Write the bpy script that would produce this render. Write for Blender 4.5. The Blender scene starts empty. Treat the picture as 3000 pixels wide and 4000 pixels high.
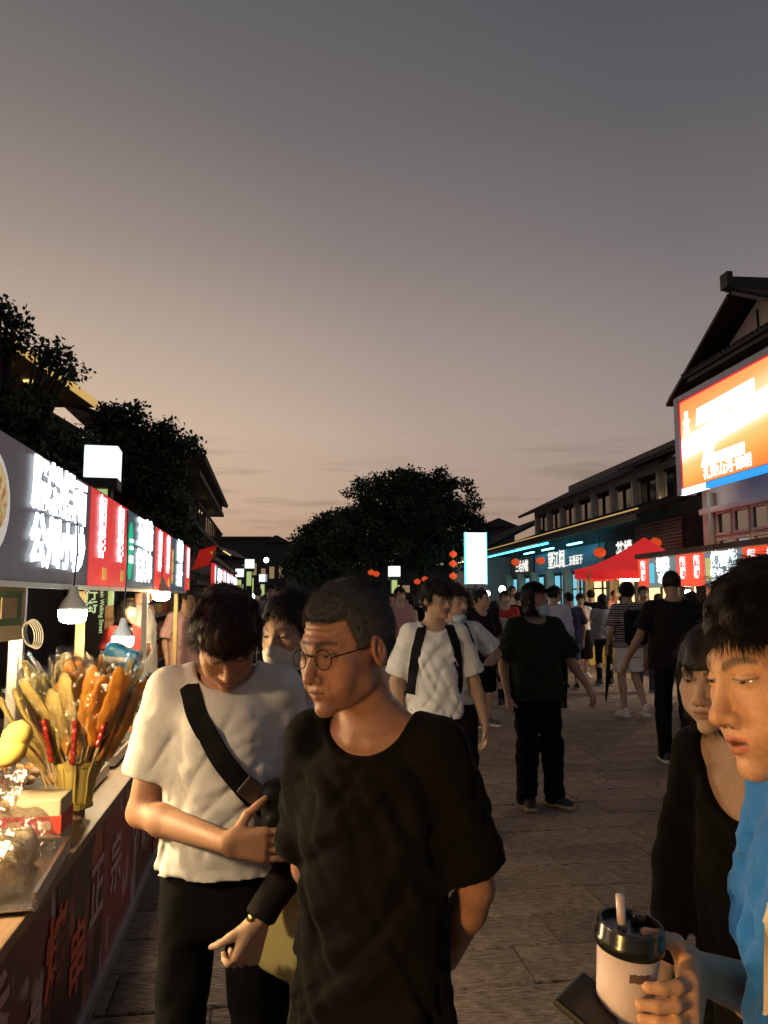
import bpy, bmesh, math, random
import numpy as np
from mathutils import Vector, Matrix, Euler
random.seed(7)
SC = bpy.context.scene
COL = SC.collection
R = math.radians

# ------------------------------------------------------------------ camera, sky, sun, exposure
PITCH = R(6.27); FPX = 3005.0; HC = 1.6
cam_d = bpy.data.cameras.new('camera'); cam = bpy.data.objects.new('camera', cam_d); COL.objects.link(cam)
cam_d.sensor_fit = 'VERTICAL'; cam_d.sensor_height = 36.0; cam_d.sensor_width = 27.0
cam_d.lens = FPX / 4000 * 36.0; cam_d.clip_start = 0.05; cam_d.clip_end = 2000
cam.location = (0, 0, HC); cam.rotation_euler = (R(90) + PITCH, 0, 0)
SC.camera = cam
SUN_AZ = R(-38)      # the glow of the set sun, left of the street
world = bpy.data.worlds.new('World'); SC.world = world; world.use_nodes = True
def build_world():
    nt = world.node_tree; nt.nodes.clear(); L = nt.links
    out = nt.nodes.new('ShaderNodeOutputWorld'); bg = nt.nodes.new('ShaderNodeBackground')
    sky = nt.nodes.new('ShaderNodeTexSky'); sky.sky_type = 'NISHITA'; sky.sun_disc = False
    sky.sun_elevation = R(0.5); sky.sun_rotation = SUN_AZ
    sky.air_density = 1.6; sky.dust_density = 3.0; sky.ozone_density = 2.5
    tc = nt.nodes.new('ShaderNodeTexCoord'); sep = nt.nodes.new('ShaderNodeSeparateXYZ')
    L.new(tc.outputs['Generated'], sep.inputs[0])
    # evening haze: a dusty veil that is thickest near the horizon
    ramp = nt.nodes.new('ShaderNodeValToRGB'); cr = ramp.color_ramp
    stops = [(0.0, (0.30, 0.185, 0.122)), (0.05, (0.41, 0.262, 0.194)), (0.12, (0.495, 0.352, 0.278)), (0.21, (0.505, 0.379, 0.312)), (0.31, (0.405, 0.314, 0.272)),
             (0.42, (0.280, 0.224, 0.203)), (0.54, (0.186, 0.158, 0.149)), (0.66, (0.134, 0.122, 0.117)), (0.82, (0.100, 0.097, 0.094)), (1.0, (0.075, 0.075, 0.076))]
    cr.elements[0].position = stops[0][0]; cr.elements[0].color = stops[0][1] + (1,)
    cr.elements[1].position = stops[-1][0]; cr.elements[1].color = stops[-1][1] + (1,)
    for p, c in stops[1:-1]:
        e = cr.elements.new(p); e.color = c + (1,)
    L.new(sep.outputs['Z'], ramp.inputs[0])
    # brighter towards the sunset, cooler and darker away from it
    dot = nt.nodes.new('ShaderNodeVectorMath'); dot.operation = 'DOT_PRODUCT'
    L.new(tc.outputs['Generated'], dot.inputs[0]); dot.inputs[1].default_value = (math.sin(SUN_AZ), math.cos(SUN_AZ), 0.0)
    mr = nt.nodes.new('ShaderNodeMapRange'); L.new(dot.outputs['Value'], mr.inputs[0])
    mr.inputs[1].default_value = -0.2; mr.inputs[2].default_value = 1.0; mr.inputs[3].default_value = 0.0; mr.inputs[4].default_value = 1.0
    azr = nt.nodes.new('ShaderNodeValToRGB'); L.new(mr.outputs[0], azr.inputs[0])
    a = azr.color_ramp; a.elements[0].position = 0.0; a.elements[0].color = (0.44, 0.52, 0.60, 1)
    a.elements[1].position = 1.0; a.elements[1].color = (1.36, 1.32, 1.12, 1)
    e = a.elements.new(0.55); e.color = (0.60, 0.64, 0.70, 1); e = a.elements.new(0.78); e.color = (0.86, 0.86, 0.86, 1)
    mul = nt.nodes.new('ShaderNodeMix'); mul.data_type = 'RGBA'; mul.blend_type = 'MULTIPLY'; mul.inputs[0].default_value = 1.0
    L.new(ramp.outputs[0], mul.inputs[6]); L.new(azr.outputs[0], mul.inputs[7])
    # thin streaks of cloud low in the sky
    mp = nt.nodes.new('ShaderNodeMapping'); mp.inputs['Scale'].default_value = (2.2, 2.2, 26); mp.inputs['Rotation'].default_value = (0.05, 0.03, 0)
    L.new(tc.outputs['Generated'], mp.inputs[0])
    nz = nt.nodes.new('ShaderNodeTexNoise'); nz.inputs['Scale'].default_value = 2.4; nz.inputs['Detail'].default_value = 4; L.new(mp.outputs[0], nz.inputs[0])
    cl = nt.nodes.new('ShaderNodeMapRange'); L.new(nz.outputs[0], cl.inputs[0])
    cl.inputs[1].default_value = 0.53; cl.inputs[2].default_value = 0.72; cl.inputs[3].default_value = 0.0; cl.inputs[4].default_value = 0.5
    band = nt.nodes.new('ShaderNodeMapRange'); L.new(sep.outputs['Z'], band.inputs[0]); band.interpolation_type = 'SMOOTHSTEP'
    band.inputs[1].default_value = 0.24; band.inputs[2].default_value = 0.12; band.inputs[3].default_value = 0.0; band.inputs[4].default_value = 1.0
    cm = nt.nodes.new('ShaderNodeMath'); cm.operation = 'MULTIPLY'; L.new(cl.outputs[0], cm.inputs[0]); L.new(band.outputs[0], cm.inputs[1])
    cmix = nt.nodes.new('ShaderNodeMix'); cmix.data_type = 'RGBA'; L.new(cm.outputs[0], cmix.inputs[0]); L.new(mul.outputs[2], cmix.inputs[6])
    cmix.inputs[7].default_value = (0.13, 0.085, 0.075, 1)
    # physical sky adds its own share
    sk = nt.nodes.new('ShaderNodeMix'); sk.data_type = 'RGBA'; sk.blend_type = 'ADD'; sk.inputs[0].default_value = 1.0
    skm = nt.nodes.new('ShaderNodeMix'); skm.data_type = 'RGBA'; skm.blend_type = 'MULTIPLY'; skm.inputs[0].default_value = 1.0
    L.new(sky.outputs[0], skm.inputs[6]); skm.inputs[7].default_value = (0.05, 0.05, 0.05, 1)
    L.new(cmix.outputs[2], sk.inputs[6]); L.new(skm.outputs[2], sk.inputs[7])
    L.new(sk.outputs[2], bg.inputs['Color']); bg.inputs['Strength'].default_value = 1.0
    L.new(bg.outputs[0], out.inputs[0])
build_world()
sun_d = bpy.data.lights.new('sun', 'SUN'); sun_d.energy = 0.04; sun_d.angle = R(12); sun_d.color = (1.0, 0.72, 0.5)
sun = bpy.data.objects.new('sun', sun_d); COL.objects.link(sun)
sun.rotation_euler = (R(86), 0, -SUN_AZ + R(180))
SC.view_settings.view_transform = 'Standard'; SC.view_settings.look = 'None'
SC.view_settings.exposure = 0.0; SC.view_settings.gamma = 1.0; SC.view_settings.use_curve_mapping = False
SC.render.engine = 'CYCLES'
SC.cycles.use_denoising = True; SC.cycles.use_light_tree = True
SC.cycles.max_bounces = 6; SC.cycles.diffuse_bounces = 3; SC.cycles.glossy_bounces = 2; SC.cycles.transmission_bounces = 5
SC.cycles.transparent_max_bounces = 10; SC.cycles.sample_clamp_indirect = 4.0; SC.cycles.caustics_reflective = False; SC.cycles.caustics_refractive = False

# ------------------------------------------------------------------ layout helpers (metres; camera at the origin, 1.6 m above the paving)
def ray(px, py):
    xc = (px - 1500) / FPX; yc = -(py - 2000) / FPX
    return Vector((xc, math.cos(PITCH) - yc * math.sin(PITCH), math.sin(PITCH) + yc * math.cos(PITCH)))
def at(px, py, Y):
    d = ray(px, py); k = Y / d.y
    return Vector((d.x * k, Y, HC + d.z * k))
def on_ground(px, py):
    d = ray(px, py); k = -HC / d.z
    return Vector((d.x * k, d.y * k, 0))
# ------------------------------------------------------------------ object helpers
def link(o, parent=None):
    COL.objects.link(o)
    if parent is not None: o.parent = parent
    return o
def tag(o, label=None, cat=None, group=None, kind=None):
    if label: o['label'] = label
    if cat: o['category'] = cat
    if group: o['group'] = group
    if kind: o['kind'] = kind
    return o
def empty(name, loc=(0, 0, 0), rz=0.0, label=None, cat=None, group=None):
    o = bpy.data.objects.new(name, None); link(o); o.location = loc; o.rotation_euler = (0, 0, rz)
    o.empty_display_size = 0.1
    return tag(o, label, cat, group)
def mesh_obj(name, verts, faces, mat=None, parent=None, smooth=False, loc=None):
    me = bpy.data.meshes.new(name); me.from_pydata([tuple(v) for v in verts], [], faces); me.update()
    if smooth: me.shade_smooth()
    if mat: me.materials.append(mat)
    o = bpy.data.objects.new(name, me); link(o, parent)
    if loc is not None: o.location = loc
    return o
def copy_tree(o, parent=None):
    c = o.copy(); COL.objects.link(c); c.parent = parent
    for ch in o.children: copy_tree(ch, c)
    return c
class MB:
    """collects boxes, bars, tubes and lathes; build() links them as one mesh"""
    def __init__(s): s.v = []; s.f = []; s.mi = []; s.m = 0
    def add(s, vs, fs):
        b = len(s.v); s.v += [tuple(v) for v in vs]; s.f += [tuple(i + b for i in f) for f in fs]; s.mi += [s.m] * len(fs); return s
    def box(s, c, size, rot=None):
        hx, hy, hz = size[0] / 2, size[1] / 2, size[2] / 2; c = Vector(c)
        vs = [Vector((x * hx, y * hy, z * hz)) for z in (-1, 1) for y in (-1, 1) for x in (-1, 1)]
        if rot is not None: vs = [rot @ v for v in vs]
        return s.add([v + c for v in vs], [(0, 2, 3, 1), (4, 5, 7, 6), (0, 1, 5, 4), (2, 6, 7, 3), (0, 4, 6, 2), (1, 3, 7, 5)])
    def bar(s, a, b, w, h=None, up=(0, 0, 1)):
        a = Vector(a); b = Vector(b); d = (b - a); L = d.length; d.normalize(); up = Vector(up)
        if abs(d.dot(up)) > 0.98: up = Vector((1, 0, 0))
        x = d.cross(up).normalized(); z = x.cross(d)
        return s.box((a + b) / 2, (w, L, h or w), Matrix((x, d, z)).transposed())
    def tube(s, pts, r, n=8, caps=True):
        pts = [Vector(p) for p in pts]; rs = r if isinstance(r, (list, tuple)) else [r] * len(pts); vs = []; fs = []
        for i, p in enumerate(pts):
            d = (pts[min(i + 1, len(pts) - 1)] - pts[max(i - 1, 0)]).normalized()
            up = Vector((0, 0, 1)) if abs(d.z) < 0.95 else Vector((1, 0, 0))
            x = d.cross(up).normalized(); y = x.cross(d)
            for k in range(n):
                a = 2 * math.pi * k / n; vs.append(p + (x * math.cos(a) + y * math.sin(a)) * rs[i])
        for i in range(len(pts) - 1):
            for k in range(n): fs.append((i * n + k, i * n + (k + 1) % n, (i + 1) * n + (k + 1) % n, (i + 1) * n + k))
        if caps: fs.append(tuple(range(n - 1, -1, -1))); fs.append(tuple((len(pts) - 1) * n + k for k in range(n)))
        return s.add(vs, fs)
    def lathe(s, prof, c=(0, 0, 0), n=16, rot=None):
        c = Vector(c); vs = []; fs = []
        for (r, z) in prof:
            for k in range(n):
                a = 2 * math.pi * k / n; v = Vector((r * math.cos(a), r * math.sin(a), z)); vs.append((rot @ v if rot is not None else v) + c)
        for i in range(len(prof) - 1):
            for k in range(n): fs.append((i * n + k, i * n + (k + 1) % n, (i + 1) * n + (k + 1) % n, (i + 1) * n + k))
        fs.append(tuple(range(n - 1, -1, -1))); fs.append(tuple((len(prof) - 1) * n + k for k in range(n)))
        return s.add(vs, fs)
    def quad(s, a, b, c, d): return s.add([a, b, c, d], [(0, 1, 2, 3)])
    def slab(s, pts, t):
        """flat polygon (list of points, counter-clockwise seen from outside) given thickness t inwards"""
        pts = [Vector(p) for p in pts]; n = len(pts); nn = (pts[1] - pts[0]).cross(pts[2] - pts[0]).normalized()
        vs = pts + [p - nn * t for p in pts]
        return s.add(vs, [tuple(range(n)), tuple(range(2 * n - 1, n - 1, -1))] + [(i, i + n, (i + 1) % n + n, (i + 1) % n) for i in range(n)])
    def build(s, name, mats, parent=None, smooth=False, bevel=0.0, auto=None, loc=None):
        me = bpy.data.meshes.new(name); me.from_pydata(s.v, [], s.f); me.update()
        for m in (mats if isinstance(mats, (list, tuple)) else [mats]): me.materials.append(m)
        if any(s.mi): me.polygons.foreach_set('material_index', s.mi)
        if bevel > 0:
            bm = bmesh.new(); bm.from_mesh(me)
            bmesh.ops.bevel(bm, geom=bm.edges[:], offset=bevel, segments=2, affect='EDGES', profile=0.5, clamp_overlap=True)
            bm.to_mesh(me); bm.free()
        if smooth: me.shade_smooth()
        if auto is not None: me.set_sharp_from_angle(angle=R(auto)) if smooth else None
        o = bpy.data.objects.new(name, me); link(o, parent)
        if loc is not None: o.location = loc
        return o
def text_mesh(s, size, mat, name, parent=None, depth=0.004, bold=0.0, vertical=False, spacing=1.0, align='CENTER'):
    """flat lettering standing in the local XZ plane, facing -Y, centred on its origin"""
    cu = bpy.data.curves.new(name, 'FONT'); cu.body = '\n'.join(s) if vertical else s
    cu.size = size; cu.align_x = align; cu.align_y = 'CENTER'; cu.extrude = depth / 2; cu.offset = bold * size
    cu.space_line = 0.98 if vertical else 0.95; cu.space_character = spacing; cu.resolution_u = 2
    t = bpy.data.objects.new(name + '_t', cu); COL.objects.link(t)
    dg = bpy.context.evaluated_depsgraph_get(); me = bpy.data.meshes.new_from_object(t.evaluated_get(dg)); bpy.data.objects.remove(t)
    me.transform(Matrix.Rotation(R(90), 4, 'X')); me.name = name; me.materials.clear(); me.materials.append(mat)
    o = bpy.data.objects.new(name, me); link(o, parent); return o

# ------------------------------------------------------------------ materials
MATS = {}
def mat(name, col=(0.5, 0.5, 0.5), rough=0.6, metal=0.0, emit=None, es=0.0, noise=0.0, nscale=8.0, bump=0.0, bscale=60.0, trans=0.0, alpha=1.0, sheen=0.0, spec=0.5, ior=1.45, attr=None, sss=0.0, coat=0.0, stretch=(1, 1, 1)):
    if name in MATS: return MATS[name]
    m = bpy.data.materials.new(name); m.use_nodes = True; nt = m.node_tree; L = nt.links; b = nt.nodes['Principled BSDF']
    b.inputs['Base Color'].default_value = (*col, 1); b.inputs['Roughness'].default_value = rough; b.inputs['Metallic'].default_value = metal
    b.inputs['Specular IOR Level'].default_value = spec; b.inputs['IOR'].default_value = ior
    b.inputs['Transmission Weight'].default_value = trans; b.inputs['Alpha'].default_value = alpha
    if sheen: b.inputs['Sheen Weight'].default_value = sheen; b.inputs['Sheen Roughness'].default_value = 0.5
    if coat: b.inputs['Coat Weight'].default_value = coat; b.inputs['Coat Roughness'].default_value = 0.15
    if sss:
        b.inputs['Subsurface Weight'].default_value = sss; b.inputs['Subsurface Radius'].default_value = (1.0, 0.35, 0.2); b.inputs['Subsurface Scale'].default_value = 0.008
    if emit is not None: b.inputs['Emission Color'].default_value = (*emit, 1); b.inputs['Emission Strength'].default_value = es
    tc = nt.nodes.new('ShaderNodeTexCoord'); mp = nt.nodes.new('ShaderNodeMapping'); L.new(tc.outputs['Object'], mp.inputs[0]); mp.inputs['Scale'].default_value = stretch
    src = None
    if attr:
        a = nt.nodes.new('ShaderNodeVertexColor'); a.layer_name = attr; src = a.outputs[0]
    if noise > 0:
        n = nt.nodes.new('ShaderNodeTexNoise'); n.inputs['Scale'].default_value = nscale; n.inputs['Detail'].default_value = 5; n.inputs['Roughness'].default_value = 0.6; L.new(mp.outputs[0], n.inputs[0])
        r = nt.nodes.new('ShaderNodeMapRange'); L.new(n.outputs[0], r.inputs[0]); r.inputs[1].default_value = 0.3; r.inputs[2].default_value = 0.7; r.inputs[3].default_value = 1 - noise; r.inputs[4].default_value = 1 + noise
        mx = nt.nodes.new('ShaderNodeMix'); mx.data_type = 'RGBA'; mx.blend_type = 'MULTIPLY'; mx.inputs[0].default_value = 1.0
        if src: L.new(src, mx.inputs[6])
        else: mx.inputs[6].default_value = (*col, 1)
        L.new(r.outputs[0], mx.inputs[7]); src = mx.outputs[2]
        rr = nt.nodes.new('ShaderNodeMapRange'); L.new(n.outputs[0], rr.inputs[0]); rr.inputs[3].default_value = max(0, rough - 0.12); rr.inputs[4].default_value = min(1, rough + 0.12); L.new(rr.outputs[0], b.inputs['Roughness'])
    if src: L.new(src, b.inputs['Base Color'])
    if bump > 0:
        n2 = nt.nodes.new('ShaderNodeTexNoise'); n2.inputs['Scale'].default_value = bscale; n2.inputs['Detail'].default_value = 4; L.new(mp.outputs[0], n2.inputs[0])
        bp = nt.nodes.new('ShaderNodeBump'); bp.inputs['Strength'].default_value = bump; bp.inputs['Distance'].default_value = 0.01; L.new(n2.outputs[0], bp.inputs['Height']); L.new(bp.outputs[0], b.inputs['Normal'])
    MATS[name] = m; return m
def glow(name, col, s): return mat(name, (0.02, 0.02, 0.02), 0.5, emit=col, es=s)
# ------------------------------------------------------------------ solid modelling on a grid: smooth unions of tapered limbs, skinned by surface nets
def axis(lo, hi, coarse, fine=()):
    out = [lo]; x = lo
    while x < hi:
        st = coarse
        for (a, b, f) in fine:
            if a - 1e-6 <= x <= b: st = min(st, f)
            elif x < a and x + st > a: st = max(f, min(st, a - x))
        x += st; out.append(x)
    return np.array(out, np.float32)
_LAT = np.random.RandomState(3).rand(32, 32, 32).astype(np.float32)
def vnoise(x, y, z):
    xi = np.floor(x).astype(int); yi = np.floor(y).astype(int); zi = np.floor(z).astype(int)
    fx = x - xi; fy = y - yi; fz = z - zi
    fx = fx * fx * (3 - 2 * fx); fy = fy * fy * (3 - 2 * fy); fz = fz * fz * (3 - 2 * fz)
    def l(i, j, k): return _LAT[(xi + i) & 31, (yi + j) & 31, (zi + k) & 31]
    a = l(0, 0, 0) * (1 - fx) + l(1, 0, 0) * fx; b = l(0, 1, 0) * (1 - fx) + l(1, 1, 0) * fx
    c = l(0, 0, 1) * (1 - fx) + l(1, 0, 1) * fx; d = l(0, 1, 1) * (1 - fx) + l(1, 1, 1) * fx
    return ((a * (1 - fy) + b * fy) * (1 - fz) + (c * (1 - fy) + d * fy) * fz) * 2 - 1
def smn(a, b, k):
    if k <= 0: return np.minimum(a, b)
    h = np.clip(0.5 + 0.5 * (b - a) / k, 0, 1); return b * (1 - h) + a * h - k * h * (1 - h)
def smx(a, b, k): return -smn(-a, -b, k)
def d_cone(P, a, b, r1, r2):
    a = np.asarray(a, np.float32); b = np.asarray(b, np.float32); ba = b - a; L = float(ba @ ba) + 1e-9
    X, Y, Z = P; px = X - a[0]; py = Y - a[1]; pz = Z - a[2]
    t = np.clip((px * ba[0] + py * ba[1] + pz * ba[2]) / L, 0, 1)
    return np.sqrt((px - t * ba[0]) ** 2 + (py - t * ba[1]) ** 2 + (pz - t * ba[2]) ** 2) - (r1 + (r2 - r1) * t)
def d_ell(P, c, r, M=None):
    X = P[0] - c[0]; Y = P[1] - c[1]; Z = P[2] - c[2]
    if M is not None:
        X, Y, Z = (M[0][0] * X + M[1][0] * Y + M[2][0] * Z, M[0][1] * X + M[1][1] * Y + M[2][1] * Z, M[0][2] * X + M[1][2] * Y + M[2][2] * Z)
    k0 = np.sqrt((X / r[0]) ** 2 + (Y / r[1]) ** 2 + (Z / r[2]) ** 2); k1 = np.sqrt((X / r[0] ** 2) ** 2 + (Y / r[1] ** 2) ** 2 + (Z / r[2] ** 2) ** 2) + 1e-6
    return k0 * (k0 - 1) / k1
def d_box(P, c, h, rd=0.0, M=None):
    X = P[0] - c[0]; Y = P[1] - c[1]; Z = P[2] - c[2]
    if M is not None:
        X, Y, Z = (M[0][0] * X + M[1][0] * Y + M[2][0] * Z, M[0][1] * X + M[1][1] * Y + M[2][1] * Z, M[0][2] * X + M[1][2] * Y + M[2][2] * Z)
    qx = np.abs(X) - h[0] + rd; qy = np.abs(Y) - h[1] + rd; qz = np.abs(Z) - h[2] + rd
    return np.sqrt(np.maximum(qx, 0) ** 2 + np.maximum(qy, 0) ** 2 + np.maximum(qz, 0) ** 2) + np.minimum(np.maximum(qx, np.maximum(qy, qz)), 0) - rd
def d_loft(P, zs, a, b, cy=0.0, cx=0.0, n=2.3):
    X, Y, Z = P; A = np.interp(Z, zs, a); B = np.interp(Z, zs, b)
    C = np.interp(Z, zs, cy) if hasattr(cy, '__len__') else cy
    D = np.interp(Z, zs, cx) if hasattr(cx, '__len__') else cx
    q = (np.abs((X - D) / A) ** n + np.abs((Y - C) / B) ** n) ** (1.0 / n)
    d = (q - 1) * np.minimum(A, B)
    return np.maximum(d, np.maximum(zs[0] - Z, Z - zs[-1]))
class Grid:
    def __init__(s, xs, ys, zs):
        s.x, s.y, s.z = xs, ys, zs; s.F = np.full((len(xs), len(ys), len(zs)), 0.6, np.float32)
    def sl(s, lo, hi):
        out = []
        for ax, a, b in zip((s.x, s.y, s.z), lo, hi):
            i = max(0, np.searchsorted(ax, a) - 1); j = min(len(ax), np.searchsorted(ax, b) + 1); out.append(slice(i, max(i + 1, j)))
        return tuple(out)
    def P(s, q): return np.meshgrid(s.x[q[0]], s.y[q[1]], s.z[q[2]], indexing='ij', copy=False)
    def add(s, fn, lo, hi, k=0.0, op='u'):
        q = s.sl(lo, hi); P = s.P(q); d = fn(P).astype(np.float32); F = s.F[q]
        s.F[q] = smn(F, d, k) if op == 'u' else smx(F, -d, k) if op == 's' else smx(F, d, k)
    def cone(s, a, b, r1, r2, k=0.0, op='u'):
        m = max(r1, r2) + 2.5 * k + 0.03
        s.add(lambda P: d_cone(P, a, b, r1, r2), [min(a[i], b[i]) - m for i in range(3)], [max(a[i], b[i]) + m for i in range(3)], k, op)
    def ell(s, c, r, M=None, k=0.0, op='u'):
        m = max(r) + 2.5 * k + 0.03
        s.add(lambda P: d_ell(P, c, r, M), [c[i] - m for i in range(3)], [c[i] + m for i in range(3)], k, op)
    def box(s, c, h, rd=0.0, M=None, k=0.0, op='u'):
        m = math.sqrt(sum(v * v for v in h)) + 2.5 * k + 0.03
        s.add(lambda P: d_box(P, c, h, rd, M), [c[i] - m for i in range(3)], [c[i] + m for i in range(3)], k, op)
    def net(s):
        F = s.F; ins = F < 0
        c = ins[:-1, :-1, :-1].astype(np.int8).copy(); cnt = np.zeros_like(c)
        for i in (0, 1):
            for j in (0, 1):
                for k in (0, 1): cnt += ins[i:i + c.shape[0], j:j + c.shape[1], k:k + c.shape[2]]
        act = (cnt > 0) & (cnt < 8); idx = np.argwhere(act)
        if len(idx) == 0: return np.zeros((0, 3)), []
        I, J, K = idx[:, 0], idx[:, 1], idx[:, 2]
        num = np.zeros((len(idx), 3)); den = np.zeros(len(idx))
        cr = [(i, j, k) for i in (0, 1) for j in (0, 1) for k in (0, 1)]
        X = [s.x, s.y, s.z]
        for p in cr:
            for ax in range(3):
                if p[ax] == 1: continue
                q = list(p); q[ax] = 1
                fa = F[I + p[0], J + p[1], K + p[2]]; fb = F[I + q[0], J + q[1], K + q[2]]
                m = (fa < 0) != (fb < 0); t = np.where(m, fa / np.where(m, fa - fb, 1), 0)
                for a_ in range(3):
                    base = (I, J, K)[a_]; va = X[a_][base + p[a_]]; vb = X[a_][base + q[a_]]
                    num[:, a_] += np.where(m, va + (vb - va) * t, 0)
                den += m
        V = num / den[:, None]
        vid = np.full(act.shape, -1, np.int64); vid[I, J, K] = np.arange(len(idx))
        quads = []
        n0, n1, n2 = F.shape
        for ax in range(3):
            sa = [slice(None)] * 3; sb = [slice(None)] * 3; sa[ax] = slice(0, -1); sb[ax] = slice(1, None)
            A = ins[tuple(sa)]; B = ins[tuple(sb)]; e = np.argwhere(A != B)
            o1, o2 = [a for a in range(3) if a != ax]
            ok = (e[:, o1] > 0) & (e[:, o2] > 0) & (e[:, o1] < F.shape[o1] - 1) & (e[:, o2] < F.shape[o2] - 1); e = e[ok]
            flip = A[e[:, 0], e[:, 1], e[:, 2]]
            def g(d1, d2):
                t = e.copy(); t[:, o1] += d1; t[:, o2] += d2; return vid[t[:, 0], t[:, 1], t[:, 2]]
            Q = np.stack([g(-1, -1), g(0, -1), g(0, 0), g(-1, 0)], 1)
            if ax == 1: flip = ~flip
            Q = np.where(flip[:, None], Q, Q[:, ::-1]); quads.append(Q)
        Q = np.concatenate(quads); Q = Q[(Q >= 0).all(1)]
        return V, Q
def net_mesh(name, V, Q, mats, cols=None, relax=0):
    if relax and len(Q):
        e = np.concatenate([Q[:, [0, 1]], Q[:, [1, 2]], Q[:, [2, 3]], Q[:, [3, 0]]])
        for _ in range(relax):
            acc = np.zeros_like(V); n = np.zeros(len(V))
            for a, b in ((0, 1), (1, 0)):
                np.add.at(acc, e[:, a], V[e[:, b]]); np.add.at(n, e[:, a], 1)
            V = V * 0.5 + 0.5 * acc / np.maximum(n, 1)[:, None]
    me = bpy.data.meshes.new(name); me.vertices.add(len(V)); me.vertices.foreach_set('co', V.astype(np.float32).ravel())
    nq = len(Q); me.loops.add(nq * 4); me.loops.foreach_set('vertex_index', np.asarray(Q, np.int32).ravel())
    me.polygons.add(nq); me.polygons.foreach_set('loop_start', np.arange(0, nq * 4, 4, dtype=np.int32)); me.polygons.foreach_set('loop_total', np.full(nq, 4, np.int32))
    me.update(calc_edges=True); me.validate(); me.shade_smooth()
    for m in (mats if isinstance(mats, (list, tuple)) else [mats]): me.materials.append(m)
    if cols is not None:
        a = me.color_attributes.new('tone', 'FLOAT_COLOR', 'POINT'); c = np.ones((len(V), 4), np.float32); c[:, :3] = cols; a.data.foreach_set('color', c.ravel())
    return me
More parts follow.
